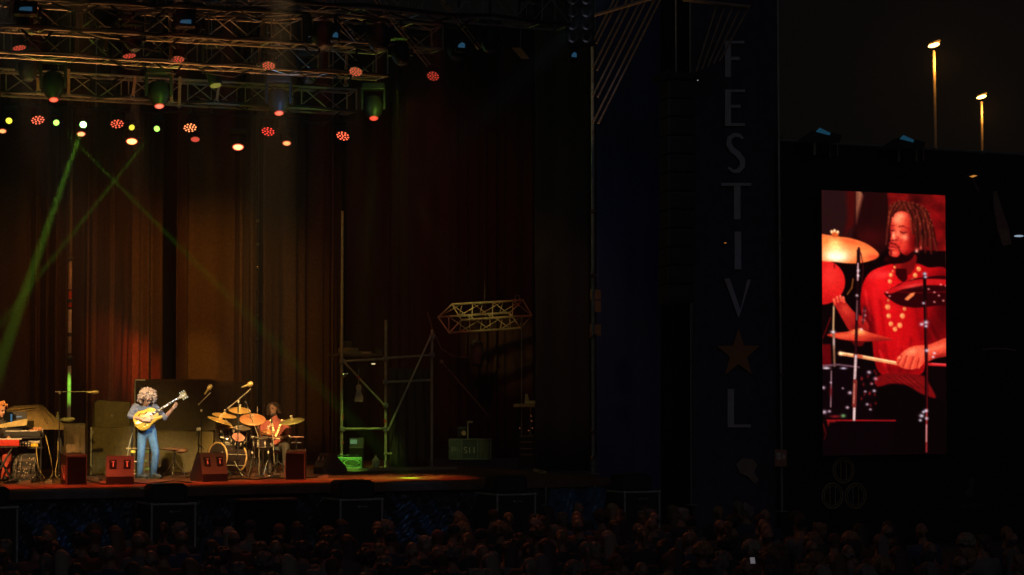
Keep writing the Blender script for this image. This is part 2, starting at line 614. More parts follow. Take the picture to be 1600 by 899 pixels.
for i, (x, y) in enumerate(sc):
    a, b = sc[max(i - 1, 0)], sc[min(i + 1, len(sc) - 1)]
    tx, ty = b[0] - a[0], b[1] - a[1]
    l = math.hypot(tx, ty)
    lf.append((x - ty / l * sw[i] * .9, y + tx / l * sw[i] * .9)); rt.append((x + ty / l * sw[i] * .9, y - tx / l * sw[i] * .9))
LETTERS.append([[lf[i], lf[i + 1], rt[i + 1], rt[i]] for i in range(len(sc) - 1)])
LETTERS += [[rect(1127, 286, 1174, 290.5), rect(1147, 291, 1157, 343)], [rect(1148, 362, 1158, 421)],
            [[(1132, 436), (1140, 435), (1157, 484), (1154, 497)], [(1168, 437), (1173.5, 437), (1154.3, 497), (1157, 484.5)]],
            [rect(1137, 608, 1147, 668), rect(1147.5, 663.5, 1173, 668)]]
for lt in LETTERS:
    flat(lt, 'letter', M_LET, ban, bo, YB - .05)
st = []
for k in range(10):
    a = PI / 2 + k * PI / 5
    r = 36 if k % 2 == 0 else 14.5
    st.append((1154 + r * math.cos(a) * .97, 553 - r * math.sin(a) * 1.1))
flat([st], 'star', M_STAR, ban, bo, YB - .05)
blobs = [[(1150, 726), (1160, 716), (1176, 718), (1184, 727), (1178, 738), (1186, 750), (1180, 757), (1168, 744), (1156, 740)],
         [(1160, 790), (1164, 784), (1170, 788), (1172, 800), (1162, 802)]]
for bl in blobs:
    flat([bl], 'emblem', mat('tan_print', (.3, .22, .17), .8), ban, bo, YB - .05)

# ------------------------------------------------------------------ line array
la0 = atY(1058, 120, 36.4)
la = thing('line_array', 'curved hang of dark loudspeaker cabinets beside the tall banner', 'loudspeaker', la0, R(-8))
M_CAB = mat('speaker_cabinet', (.05, .035, .032), .6, var=.3)
y = 0.0; z = -.1; th = 0.0
for k in range(12):
    th = R(.25 * k * k * .16)
    rot = Matrix.Rotation(-th, 3, 'X')
    h = .36
    c = Vector((0, y, z - h / 2))
    MB().box(c, (.56, .5, h - .02), rot=rot, bev=.02).build('cabinet', M_CAB, la)
    g = MB().box(c + rot @ Vector((-.0, -.262, 0)), (.5, .02, h - .08), rot=rot)
    g.build('grille', mat('speaker_grille', (.03, .026, .026), .55, .3, scale=80, var=.6), la)
    z -= h * math.cos(th); y += h * math.sin(th)
MB().box((0, .05, -.02), (.7, .7, .12), bev=.02).box((-.3, 0, .03), (.06, .9, .06)).box((.3, 0, .03), (.06, .9, .06)).build('flying_frame', M_BLACK, la)
MB().tube((0, .05, .05), (0, .05, 4.0), .02).build('chain', M_STEEL, la)
for k, (px, py) in enumerate(((1089, 126), (1083, 284), (1082, 337), (1132, 380))):
    q = atY(px, py, 36.9)
    e = thing('indicator_lamp', ['tiny white indicator above the line array frame', 'tiny blue indicator halfway up the line array side', 'tiny bluish indicator lower on the line array side', 'tiny orange lamp beside the letter I of the banner'][k], 'lamp', q)
    MB().box((0, 0, 0), (.07, .05, .04), bev=.008).build('housing', M_BLACK, e)
    MB().box((0, -.03, 0), (.045 if k == 3 else .022, .012, .018)).build('diode', glow('diode%d' % k, [(.5, .5, .55), (.2, .3, .5), (.3, .45, .7), (.6, .2, .03)][k], .55), e)
# ------------------------------------------------------------------ screen wing
YS = 37.2
so_ = atY(1420, 800, YS)
wall = thing('screen_wall', 'wide black fabric wall around the portrait video screen', 'wall', (so_.x, YS + .25, 0))
X0, X1 = atY(1227, 500, YS).x - so_.x, atY(1680, 500, YS).x - so_.x
zt = atY(1227, 218, YS).z
M_FAB = mat('black_fabric', (.02, .019, .023), .92, var=.3, scale=12, bump=.1, spec=.1)
n, nz = 40, 30
mb = MB()
vs = [(X0 + (X1 - X0) * i / n, .012 * math.sin(i * 1.1 + j * .3), .02 + (zt - .05) * j / nz) for i in range(n + 1) for j in range(nz + 1)]
mb.add(vs, [(i * (nz + 1) + j, (i + 1) * (nz + 1) + j, (i + 1) * (nz + 1) + j + 1, i * (nz + 1) + j + 1) for i in range(n) for j in range(nz)])
o = mb.build('fabric', M_FAB, wall, smooth=True)
md = o.modifiers.new('t', 'SOLIDIFY'); md.thickness = .02
MB().tube((X0, -.05, zt), (X1, -.05, zt), .03, n=10).build('top_rail', M_STEEL, wall)
for px in (1308, 1443):
    x = atY(px, 230, YS).x - so_.x
    MB().box((x - .08, -.1, zt - .12), (.05, .06, .34), bev=.008).box((x + .1, -.1, zt - .12), (.04, .06, .3), bev=.008).build('rail_clamp', M_CHROME, wall)
# printed emblems low on the wall
def onwall(px, py):
    return atY(px, py, YS + .19) - wall.location
mb = MB()
for (cx, cy) in ((1318, 735), (1301, 775), (1337, 775)):
    c = onwall(cx, cy)
    mb.ring(c, (0, 1, 0), .255, .016, n=36)
    mb.ring(c, (0, 1, 0), .205, .011, n=36)
    for k in (-.06, .06):
        mb.tube(c + Vector((k * 1.1, 0, -.19)), c + Vector((k * 1.1, 0, .19)), .01)
    for k in (-.19, .19):
        pass
mb.build('ring_emblem', mat('dull_gold_print', (.34, .26, .1), .7), wall)
mb = MB()
c = onwall(1518, 755)
mb.ell(c, (.08, .01, .12)).ell(c + Vector((-.05, 0, -.2)), (.12, .01, .1))
for k in range(6):
    mb.box(c + Vector((-.22 + k * .1, 0, -.48)), (.06, .012, .09))
mb.build('crest_emblem', mat('faint_print', (.07, .06, .04), .8), wall)

# ------------------------------------------------------------------ video screen picture
C = dict(tl=(1284, 297), tr=(1477, 305.5), bl=(1286, 712), br=(1479, 708.5))
NU, NV = 196, 410
uu, vv = np.meshgrid(np.linspace(0, 1, NU), np.linspace(0, 1, NV))     # v down
def bil(k):
    return (C['tl'][k] * (1 - uu) * (1 - vv) + C['tr'][k] * uu * (1 - vv) + C['bl'][k] * (1 - uu) * vv + C['br'][k] * uu * vv)
SX, SY = bil(0), bil(1)
img = np.zeros((NV, NU, 3))
img[:] = (9, 3, 4)
def crom(pts, k=6):
    P = np.array(pts, float); n = len(P); out = []
    for i in range(n):
        p0, p1, p2, p3 = P[i - 1], P[i], P[(i + 1) % n], P[(i + 2) % n]
        for t in np.linspace(0, 1, k, endpoint=False):
            out.append(.5 * ((2 * p1) + (-p0 + p2) * t + (2 * p0 - 5 * p1 + 4 * p2 - p3) * t ** 2 + (-p0 + 3 * p1 - 3 * p2 + p3) * t ** 3))
    return np.array(out)
def pmask(pts, soft=1.2, smooth=False):
    P = crom(pts) if smooth else np.array(pts, float)
    d2 = np.full(SX.shape, 1e9); ins = np.zeros(SX.shape, bool)
    n = len(P)
    for i in range(n):
        ax, ay = P[i]; bx, by = P[(i + 1) % n]
        ex, ey = bx - ax, by - ay
        L2 = ex * ex + ey * ey + 1e-9
        t = np.clip(((SX - ax) * ex + (SY - ay) * ey) / L2, 0, 1)
        d2 = np.minimum(d2, (SX - ax - t * ex) ** 2 + (SY - ay - t * ey) ** 2)
        if ey != 0:
            c = (ay > SY) != (by > SY)
            ins ^= c & (SX < ex * (SY - ay) / ey + ax)
    sd = np.where(ins, -1, 1) * np.sqrt(d2)
    return np.clip(.5 - sd / soft, 0, 1)
def put(mask, col, op=1.0):
    global img
    a = (mask * op)[..., None]
    img = img * (1 - a) + (np.array(col) if not isinstance(col, np.ndarray) else col) * a
def poly(pts, col, soft=1.2, op=1.0, smooth=False):
    put(pmask(pts, soft, smooth), col, op)
def gauss(cx, cy, rx, ry, col, op=1.0, ang=0, mask=None):
    a = R(ang)
    dx, dy = SX - cx, SY - cy
    x = (dx * math.cos(a) + dy * math.sin(a)) / rx
    y = (-dx * math.sin(a) + dy * math.cos(a)) / ry
    g = np.exp(-(x * x + y * y))
    if mask is not None: g = g * mask
    put(g, col, op)
def elm(cx, cy, rx, ry, ang=0, soft=1.2):
    a = R(ang)
    dx, dy = SX - cx, SY - cy
    x = (dx * math.cos(a) + dy * math.sin(a)) / rx
    y = (-dx * math.sin(a) + dy * math.cos(a)) / ry
    r = np.sqrt(x * x + y * y)
    return np.clip(.5 + (1 - r) * min(rx, ry) / soft, 0, 1)
def line(pts, w, col, op=1.0, soft=1.0):
    for (a, b) in zip(pts[:-1], pts[1:]):
        ax, ay = a; bx, by = b
        ex, ey = bx - ax, by - ay
        t = np.clip(((SX - ax) * ex + (SY - ay) * ey) / (ex * ex + ey * ey + 1e-9), 0, 1)
        d = np.sqrt((SX - ax - t * ex) ** 2 + (SY - ay - t * ey) ** 2)
        put(np.clip(.5 + (w / 2 - d) / soft, 0, 1), col, op)
prng = np.random.default_rng(3)
nz_ = prng.normal(size=(NV, NU))
def blur(a, k):
    for ax in (0, 1):
        for _ in range(2):
            a = sum(np.roll(a, s, ax) for s in range(-k, k + 1)) / (2 * k + 1)
    return a
fine = blur(nz_, 1); fine /= fine.std()
coarse = blur(nz_, 6); coarse /= coarse.std()
streak = nz_.copy()
for _ in range(3):
    streak = sum(np.roll(streak, s, 0) for s in range(-7, 8)) / 15
streak /= streak.std()
# backdrop behind the player
poly([(1280, 290), (1338, 290), (1336, 352), (1326, 400), (1280, 412)], (34, 20, 20), 6)
poly([(1322, 290), (1338, 290), (1336, 350), (1318, 372), (1324, 340)], (62, 12, 10), 8)
poly([(1337.5, 297), (1343, 297), (1350.5, 306), (1347, 330), (1340, 352), (1337.5, 352)], (118, 80, 58), 2)
poly([(1341, 299), (1346, 300), (1349, 308), (1343, 335)], (160, 112, 84), 2, .6)
poly([(1350, 297), (1392, 297), (1392, 380), (1365, 410), (1335, 360)], (30, 9, 9), 6)
gauss(1360, 372, 28, 16, (66, 12, 12), .7)
gauss(1345, 395, 22, 12, (40, 6, 6), .6)
poly([(1386, 296), (1482, 300), (1482, 393), (1392, 388)], (92, 14, 13), 2)
gauss(1430, 312, 14, 12, (48, 9, 9), .8)
gauss(1465, 345, 20, 40, (122, 13, 15), .8)
gauss(1408, 308, 12, 9, (120, 18, 16), .6)
put(np.ones_like(SX) * (SY < 392) * (SX > 1386), img * np.clip(1 + .12 * coarse + .02 * fine, .5, 1.5)[..., None], 1)
poly([(1430, 392.5), (1482, 394), (1482, 436), (1425, 430)], (12, 3, 4), 2)
# shirt
shirt = [(1345, 462), (1350, 440), (1362, 424), (1384, 415), (1396, 413), (1404, 418), (1418, 418), (1432, 412), (1450, 418), (1484, 430), (1484, 545), (1452, 556), (1440, 584), (1408, 590), (1376, 584), (1366, 560), (1362, 528), (1352, 512), (1346, 492)]
sm = pmask(shirt, 1.6, True)
put(sm, (182, 14, 20))
gauss(1378, 445, 22, 30, (226, 34, 36), .85, mask=sm)
gauss(1400, 455, 26, 30, (206, 22, 26), .6, mask=sm)
gauss(1368, 428, 14, 7, (236, 70, 62), .5, mask=sm, ang=-25)
gauss(1390, 540, 22, 30, (196, 16, 22), .5, mask=sm)
gauss(1466, 500, 22, 40, (92, 5, 10), .8, mask=sm)
gauss(1452, 520, 10, 22, (60, 3, 8), .8, mask=sm)
gauss(1360, 508, 7, 26, (92, 5, 10), .8, mask=sm, ang=-12)
gauss(1372, 560, 7, 24, (96, 6, 10), .6, mask=sm)
gauss(1425, 570, 22, 12, (120, 8, 14), .7, mask=sm)
for (a, b, c_, o_) in (((1392, 590), (1382, 540), (110, 6, 12), .6), ((1418, 588), (1424, 530), (120, 6, 12), .55), ((1398, 585), (1404, 530), (222, 30, 34), .35),
                       ((1356, 470), (1366, 520), (120, 6, 12), .6), ((1430, 480), (1440, 530), (120, 6, 12), .6), ((1366, 455), (1372, 520), (230, 40, 40), .3), ((1440, 470), (1462, 540), (150, 10, 16), .5)):
    m_ = np.zeros_like(SX)
    ax, ay = a; bx, by = b
    t = np.clip(((SX - ax) * (bx - ax) + (SY - ay) * (by - ay)) / ((bx - ax) ** 2 + (by - ay) ** 2), 0, 1)
    d = np.sqrt((SX - ax - t * (bx - ax)) ** 2 + (SY - ay - t * (by - ay)) ** 2)
    put(np.exp(-(d / 3.2) ** 2) * sm, c_, o_)
gauss(1458, 440, 20, 14, (116, 6, 12), .7, mask=sm); gauss(1440, 500, 14, 36, (140, 9, 15), .6, mask=sm); gauss(1412, 550, 40, 12, (150, 10, 16), .4, mask=sm); gauss(1382, 430, 12, 5, (240, 86, 76), .5, mask=sm, ang=-14); gauss(1395, 470, 10, 40, (226, 30, 34), .5, mask=sm)
for (a, b, c_, w_) in (((1376, 470), (1384, 545), (150, 8, 14), 2.2), ((1388, 585), (1374, 548), (232, 52, 50), 1.8), ((1404, 586), (1420, 545), (108, 5, 11), 2.4), ((1352, 455), (1360, 500), (232, 52, 48), 2.4), ((1364, 500), (1350, 480), (96, 4, 10), 2.4), ((1436, 545), (1402, 540), (206, 24, 28), 2), ((1450, 500), (1472, 540), (70, 3, 8), 3), ((1460, 488), (1478, 520), (150, 12, 18), 2)):
    t = np.clip(((SX - a[0]) * (b[0] - a[0]) + (SY - a[1]) * (b[1] - a[1])) / ((b[0] - a[0]) ** 2 + (b[1] - a[1]) ** 2), 0, 1)
    d = np.sqrt((SX - a[0] - t * (b[0] - a[0])) ** 2 + (SY - a[1] - t * (b[1] - a[1])) ** 2)
    put(np.exp(-(d / w_) ** 2) * sm, c_, .55)
# neck
nk = pmask([(1399, 408), (1430, 398), (1430, 416), (1420, 430), (1404, 430), (1397, 418)], 1.5, True)
put(nk, (104, 14, 14))
gauss(1404, 415, 4, 8, (176, 30, 26), .7, mask=nk)
poly([(1401, 420), (1416, 420), (1418, 436), (1412, 442), (1404, 436), (1399, 428)], (44, 3, 6), 2)
# hair mass
hair = [(1385.5, 373), (1384.5, 360), (1388, 344), (1388.5, 327), (1396, 319.5), (1407, 314.6), (1418, 317.5), (1428, 318.7), (1440, 323.5), (1449, 331), (1454, 345), (1456, 358), (1457, 369), (1452, 371), (1446, 374), (1438, 376), (1431, 378), (1429, 366), (1426, 345), (1418, 337), (1404, 333), (1394, 340), (1390, 356), (1388, 370)]
hm = pmask(hair, 1.6, True)
put(hm, (74, 30, 18))
put(hm, np.stack([62 + 16 * streak, 22 + 8 * streak, 14 + 5 * streak], -1), .8)
gauss(1441, 340, 12, 12, (112, 46, 28), .55, mask=hm); gauss(1402, 322, 10, 5, (120, 54, 34), .6, mask=hm)
# face
face = [(1392, 342), (1398, 334), (1407, 330.5), (1416, 332), (1424, 340), (1428, 356), (1429.5, 372), (1429, 386), (1426, 398), (1416, 407), (1404, 409), (1393, 404), (1389, 396), (1390, 390), (1388.2, 387.5), (1390, 384), (1389, 380), (1392, 377), (1391.2, 373.5), (1393, 366), (1391.2, 358), (1391, 350)]
fm = pmask(face, 1.3, True)
put(fm, (198, 54, 42))
gauss(1408, 350, 14, 20, (232, 104, 70), .9, mask=fm)
gauss(1424, 380, 9, 22, (128, 16, 16), .8, mask=fm)
gauss(1402, 392, 12, 6, (206, 62, 46), .7, mask=fm)
gauss(1404, 342, 9, 8, (246, 142, 100), .8, mask=fm)
gauss(1414, 369, 10, 8, (244, 128, 90), .85, mask=fm)
gauss(1401, 366, 5, 10, (250, 146, 104), .8, mask=fm, ang=12)
gauss(1427, 372, 6, 30, (110, 12, 14), .9, mask=fm)
gauss(1424, 345, 5, 16, (150, 30, 24), .7, mask=fm)
gauss(1421, 390, 8, 10, (150, 20, 20), .8, mask=fm)
gauss(1411, 384, 8, 8, (224, 78, 56), .7, mask=fm)
gauss(1393, 352, 3, 10, (188, 54, 42), .6, mask=fm)
gauss(1390.5, 366, 2, 8, (160, 36, 30), .6, mask=fm)
# brows, eyes
line([(1392, 353.5), (1396.5, 352.6)], 2.2, (104, 20, 18), .7, 2.4)
line([(1405, 354.4), (1411, 353.6), (1419, 357.5)], 2.6, (104, 20, 18), .75, 2.6)
gauss(1412, 360.5, 6, 3.4, (176, 52, 40), .7, mask=fm)
line([(1407, 362.5), (1411.5, 364.6), (1417, 363)], 2.0, (60, 8, 9), .85, 1.8)
gauss(1412, 366.5, 5, 1.6, (150, 44, 36), .5)
line([(1392, 359.5), (1395, 361.4), (1397, 360)], 1.8, (54, 6, 8), .95)
gauss(1394.5, 357.5, 3, 2, (150, 40, 32), .6, mask=fm)
# nose
gauss(1396.4, 368.5, 2.6, 5.5, (255, 172, 128), .95, mask=fm)
gauss(1399.5, 363, 2, 6, (176, 56, 42), .5, mask=fm)
gauss(1402, 344, 6, 5, (252, 164, 122), .7, mask=fm)
gauss(1413, 371, 5, 4, (254, 158, 118), .75, mask=fm)
gauss(1402, 372, 3, 3.4, (196, 62, 46), .7, mask=fm)
gauss(1395.4, 376, 2.2, 1.2, (70, 8, 9), .85); gauss(1400.4, 375.4, 2.2, 1.3, (84, 10, 11), .85); gauss(1403.4, 372.6, 1.2, 2.4, (150, 34, 28), .6)
# moustache, mouth, beard
line([(1389.8, 381.2), (1393, 380.2), (1399, 382), (1404, 386.4), (1405, 391)], 2.4, (84, 14, 13), .75, 2.4)
gauss(1395, 384.4, 5, 1.6, (176, 52, 44), .7)
line([(1389.6, 386.4), (1394, 386), (1401, 387.8)], 1.3, (78, 8, 10), .8, 1.8)
gauss(1394.8, 388.6, 4.6, 1.5, (214, 86, 72), .85)
gauss(1394.5, 391.2, 4, 1.2, (150, 34, 30), .5)
gauss(1397.5, 396, 5, 3.6, (240, 112, 82), .85)
line([(1391.6, 391.5), (1392.4, 398)], 2.8, (58, 8, 8), .8, 2.6)
gauss(1407, 379, 3, 8, (188, 52, 40), .5, mask=fm, ang=20)
gauss(1423, 362, 5, 14, (128, 18, 17), .75, mask=fm)
gauss(1419, 398, 9, 5, (96, 8, 11), .8, mask=fm)
beard = [(1388, 399), (1394, 401), (1401, 402), (1406, 398), (1406, 391), (1409, 396), (1418, 399), (1427, 392), (1427.5, 400), (1422, 407), (1412, 411), (1402, 412.5), (1392, 412), (1382, 411), (1382, 405)]
poly(beard, (22, 3, 5), 1.8, 1, True)
gauss(1386, 405, 4, 4, (60, 8, 9), .6)
# dreadlocks
dr = [((1400, 318), (1391, 330), (1387, 350), (1386, 374)), ((1394, 324), (1389, 340), (1389, 352)),
      ((1408, 317), (1400, 324), (1393, 338)), ((1414, 320), (1421, 334), (1424, 350), (1425, 366)), ((1420, 319), (1430, 336), (1432, 362), (1432, 386)),
      ((1428, 320), (1437, 338), (1440, 362), (1439, 389)), ((1434, 322), (1444, 342), (1446, 366), (1447.5, 384)), ((1438, 324), (1449, 342), (1453, 366), (1455, 389)),
      ((1442, 326), (1453, 346), (1458, 368), (1461.5, 383)), ((1424, 318), (1432, 328), (1437, 345)), ((1410, 318), (1424, 322), (1436, 330))]
for k, d in enumerate(dr):
    P = np.array(d, float)
    t = np.linspace(0, 1, 9)
    xs = np.interp(t, np.linspace(0, 1, len(P)), P[:, 0]) + .7 * np.sin(t * 11 + k)
    ys = np.interp(t, np.linspace(0, 1, len(P)), P[:, 1])
    pts = list(zip(xs, ys))
    line([(x + 1.7, y) for x, y in pts], 3.2, (26, 6, 6), .8, 1.8)
    line(pts, 2.9, (104, 42, 25) if k % 2 else (78, 28, 18), .85, 1.6)
    for q_, (x, y) in enumerate(pts[1:7]):
        if (q_ + k) % 2 == 0: gauss(x - .4, y, 1.2, 2.2, (158, 84, 52) if q_ < 4 else (116, 58, 36), .6)
gauss(1441, 364, 2.6, 6, (18, 4, 5), .8); gauss(1430, 378, 2, 8, (20, 3, 5), .6)
gauss(1432.5, 391.5, 3, 3.2, (236, 128, 104), .95); gauss(1439, 387.5, 1.6, 3, (224, 112, 96), .8); gauss(1432, 393, 1.2, 1.2, (255, 230, 220), .9)
for (a, b, c_) in (((1459, 372), (1463.5, 392), (92, 40, 26)), ((1452, 376), (1455, 396), (80, 32, 20)), ((1444, 376), (1446, 395), (70, 26, 18)), ((1386.5, 366), (1384.5, 382), (84, 36, 24))):
    line([a, b], 2.6, c_, .9, 1.6)
for (x, y) in ((1392, 322), (1398, 318), (1405, 314.5), (1413, 315), (1420, 317), (1427, 317.5), (1434, 320), (1441, 323), (1447, 328), (1452, 335), (1455, 344), (1457, 353)):
    gauss(x, y, 2.2, 2.0, (96, 42, 26), .75); gauss(x - .6, y - .6, 1.1, 1.0, (150, 84, 54), .6)
# necklace
for (x, y, r_) in ((1398, 418, 2), (1395, 424, 1.4), (1392, 430, 3.2), (1390.5, 440, 3.2), (1435.5, 420.5, 3.6), (1430, 430.5, 3.6), (1426, 439, 3.2), (1421, 448, 2.4),
                   (1387.2, 480, 4.2), (1388.6, 494, 3.6), (1392, 506.5, 3.6), (1398.6, 514.6, 3.6), (1406, 508.6, 4), (1410, 494, 4), (1413.4, 483, 2.8), (1388, 470, 2), (1389, 455, 2)):
    put(elm(x, y, r_, r_ * 1.1), (222, 128, 72)); gauss(x - .6, y - .8, r_ * .6, r_ * .6, (255, 206, 140), .8)
line([(1400, 415), (1391, 440), (1387, 480), (1392, 506), (1398.6, 514), (1408, 505), (1414, 480), (1427, 438), (1437, 416)], .9, (190, 90, 50), .6)
gauss(1428, 384, 5, 14, (86, 8, 10), .75, mask=fm); gauss(1418, 350, 6, 12, (196, 62, 44), .5, mask=fm); gauss(1407, 337, 7, 4, (255, 176, 130), .6, mask=fm)
gauss(1474, 470, 14, 60, (58, 3, 8), .85, mask=sm); gauss(1354, 500, 8, 30, (70, 3, 8), .7, mask=sm, ang=-14); gauss(1420, 470, 30, 9, (112, 6, 12), .6, mask=sm); gauss(1402, 578, 40, 8, (96, 5, 10), .7, mask=sm)
# raised arm and big red cymbal at the edge
arm = pmask([(1300, 468), (1312, 462), (1320, 470), (1334, 487), (1350, 497), (1358, 512), (1348, 524), (1330, 520), (1318, 502), (1308, 484)], 1.6, True)
put(arm, (158, 34, 28)); gauss(1322, 484, 10, 8, (206, 72, 52), .8, ang=45, mask=arm); gauss(1340, 514, 12, 6, (96, 10, 12), .8, mask=arm, ang=20)
cm = elm(1284, 441, 36.5, 35)
put(cm, (206, 34, 32)); gauss(1298, 430, 16, 20, (226, 62, 52), .8, mask=cm); gauss(1290, 470, 24, 8, (170, 20, 22), .7, mask=cm)
for (x, y) in ((1303, 468), (1308, 464.5), (1313, 463), (1317.5, 465)):
    line([(x, y), (x + 1.5, y + 7)], 4, (224, 88, 64), .9); gauss(x + .2, y + .6, 1.4, 2, (255, 150, 110), .7)
line([(1333, 436), (1331, 450), (1324, 460)], 2, (150, 100, 40), .8)
# bright cymbal with wing nut
cy = pmask([(1278, 369), (1296, 367.8), (1310, 370), (1330, 372.6), (1352, 380), (1366, 389), (1373, 397), (1371, 402.6), (1362, 407), (1346, 411), (1328, 411.8), (1306, 409.6), (1278, 404)], 1.4, True)
put(cy, (232, 120, 62))
gauss(1346, 396, 24, 9, (240, 158, 92), .8, mask=cy, ang=12)
gauss(1304, 384, 14, 12, (255, 214, 130), .95, mask=cy)
gauss(1306, 398, 20, 11, (255, 244, 182), 1, mask=cy)
gauss(1308, 402, 16, 7, (255, 255, 226), .95, mask=cy)
gauss(1288, 376, 8, 6, (238, 140, 70), .7, mask=cy); gauss(1326, 377, 14, 3, (226, 94, 50), .7, mask=cy, ang=12)
gauss(1366, 402, 12, 5, (214, 76, 46), .8, mask=cy)
poly([(1299, 366), (1300, 371), (1310, 371), (1310.5, 366), (1308, 363), (1301, 363)], (196, 96, 46), 1)
for (x, y) in ((1299.5, 362.5), (1308.8, 363), (1304, 361)):
    put(elm(x, y, 2.4, 2.8), (236, 168, 104)); gauss(x, y - .6, 1.2, 1.5, (255, 250, 230), .9)
line([(1304, 411), (1304, 418)], 3, (120, 20, 20), .8)
# dark front cymbal at the right
dc = pmask([(1382, 457), (1396, 449), (1412, 441), (1440, 434), (1484, 434), (1484, 474), (1462, 478), (1432, 481), (1406, 477), (1388, 466)], 1.5, True)
put(dc, (40, 3, 7))
poly([(1382, 456), (1404, 446), (1416, 440), (1446, 436), (1484, 438), (1484, 446), (1446, 446), (1412, 452), (1392, 459)], (196, 26, 30), 2, .9, True)
gauss(1425, 447, 18, 3, (240, 96, 84), .6, ang=-10); line([(1404, 456), (1430, 458), (1484, 456)], 1.4, (120, 14, 18), .7)
for (x, y) in ((1390, 463), (1386, 457), (1444, 450), (1451, 452), (1460, 457), (1467, 462), (1474, 470), (1460, 472), (1478, 447), (1470, 445)):
    gauss(x, y, 1.7, 1.3, (255, 180, 170), .9)
poly([(1413, 468), (1422, 459), (1430, 457), (1428, 462), (1418, 470)], (236, 140, 84), 1.2, .95)
# thighs and the dark below
th_ = pmask([(1368, 592), (1384, 584), (1420, 584), (1444, 588), (1452, 600), (1462, 622), (1440, 616), (1416, 602), (1390, 600), (1372, 606)], 2.5, True)
put(th_, (106, 14, 16)); gauss(1416, 595, 24, 5, (142, 24, 24), .7, mask=th_, ang=10)
for k in range(5):
    line([(1386 + 9 * k, 588), (1410 + 9 * k, 604 + k)], 1.4, (52, 4, 7), .6)
poly([(1364, 606), (1392, 601), (1416, 603), (1440, 617), (1484, 630), (1484, 715), (1364, 715)], (6, 2, 3), 3)
# hand, forearm and sticks
line([(1312.5, 552.5), (1345, 557.6), (1404, 568.5)], 5.6, (214, 150, 100)); line([(1313, 551.4), (1345, 556), (1402, 566.5)], 2.4, (252, 214, 160), .9)
gauss(1313.5, 552.6, 3.4, 3, (255, 236, 190), .9); line([(1336, 556), (1345, 557.6)], 6.2, (160, 60, 40), .7)
line([(1446, 569), (1484, 571)], 4.4, (196, 36, 40)); line([(1456, 568.4), (1484, 570)], 1.6, (240, 110, 104), .8)
fa = pmask([(1436, 541), (1452, 538.5), (1484, 528), (1484, 553), (1462, 560), (1446, 566), (1436, 560)], 1.5, True)
put(fa, (214, 84, 58)); gauss(1462, 544, 18, 4, (240, 130, 92), .8, mask=fa, ang=-16); gauss(1468, 557, 18, 4, (128, 20, 20), .8, mask=fa, ang=-16)
hd = pmask([(1401, 562), (1404, 557), (1412, 549), (1422, 543), (1434, 540), (1444, 543), (1448, 553), (1444, 566), (1438, 574), (1428, 577), (1416, 577), (1407, 574), (1401, 569)], 1.4, True)
put(hd, (214, 82, 56)); gauss(1424, 550, 12, 6, (250, 146, 104), .9, mask=hd, ang=-18); gauss(1440, 552, 5, 8, (244, 130, 92), .6, mask=hd)
for (a, b) in (((1409, 556), (1403, 569)), ((1417, 556), (1411, 574)), ((1427, 558), (1421, 577)), ((1436, 560), (1432, 576))):
    line([a, b], 1.6, (128, 22, 20), .65, 1.8); line([(a[0] + 3.4, a[1]), (b[0] + 4, b[1])], 2.2, (238, 124, 88), .55)
gauss(1405, 559, 2.6, 1.8, (255, 166, 122), .8)
# hi-hat
hh = pmask([(1292, 524), (1306, 520.5), (1326, 518), (1336, 514), (1344, 513), (1354, 518), (1374, 524), (1394, 530.5), (1374, 533), (1340, 534), (1312, 530)], 1.3, True)
put(hh, (198, 66, 44)); gauss(1342, 519, 12, 5, (250, 176, 104), .95, mask=hh); gauss(1318, 525, 18, 4, (226, 104, 66), .8, mask=hh); gauss(1372, 530, 18, 3, (128, 22, 20), .8, mask=hh)
line([(1294, 524.6), (1312, 530.4), (1340, 533.6), (1374, 532.6), (1393, 530.6)], 1.2, (90, 10, 12), .8)
poly([(1330, 534), (1352, 534), (1347, 541), (1336, 541)], (86, 10, 12), 1.4)
# left cymbal stand
line([(1303, 478), (1302, 512), (1304, 572)], 3.2, (120, 96, 70)); line([(1302.6, 480), (1302, 516)], 1.6, (226, 196, 140), .8); gauss(1301.5, 519, 4, 2.4, (236, 226, 230), .9); gauss(1303, 535, 1.6, 8, (200, 190, 190), .8)
line([(1286, 528), (1298, 496)], 1.4, (130, 14, 18), .8)
poly([(1284, 538), (1298, 538), (1299, 572), (1284, 574)], (84, 7, 12), 2)
# snare
line([(1284, 572), (1310, 570), (1342, 574)], 3, (92, 76, 86)); gauss(1291, 576, 6, 2.6, (244, 240, 250), .95); gauss(1318, 576, 5, 2, (220, 226, 250), .85); gauss(1320, 583, 4, 2, (110, 130, 190), .7)
poly([(1284, 577), (1366, 578), (1366, 652), (1284, 652)], (10, 4, 7), 2)
line([(1299, 580), (1298, 636)], 2, (150, 128, 136), .9); gauss(1298, 612, 2.2, 8, (90, 20, 24), .9)
for (x, y, s_) in ((1286.5, 606, 3), (1298, 598, 1.6), (1317, 607, 1.6), (1328, 614, 3), (1358, 582, 3), (1368, 592, 3), (1366, 611, 2.6), (1362, 600, 2), (1355, 632, 2.2), (1360, 640, 2), (1288, 644, 3.6), (1296, 643, 2.4), (1324, 637, 2.6), (1352, 612, 2)):
    gauss(x, y, s_, s_ * .8, (226, 214, 230), .85)
for _ in range(16):
    gauss(1352 + prng.uniform(-6, 18), prng.uniform(580, 640), 1.6, 2.4, (180, 40, 44), .5)
gauss(1317.5, 650, 3.6, 2.6, (130, 220, 140), .8); gauss(1305, 651, 8, 2, (150, 40, 44), .8)
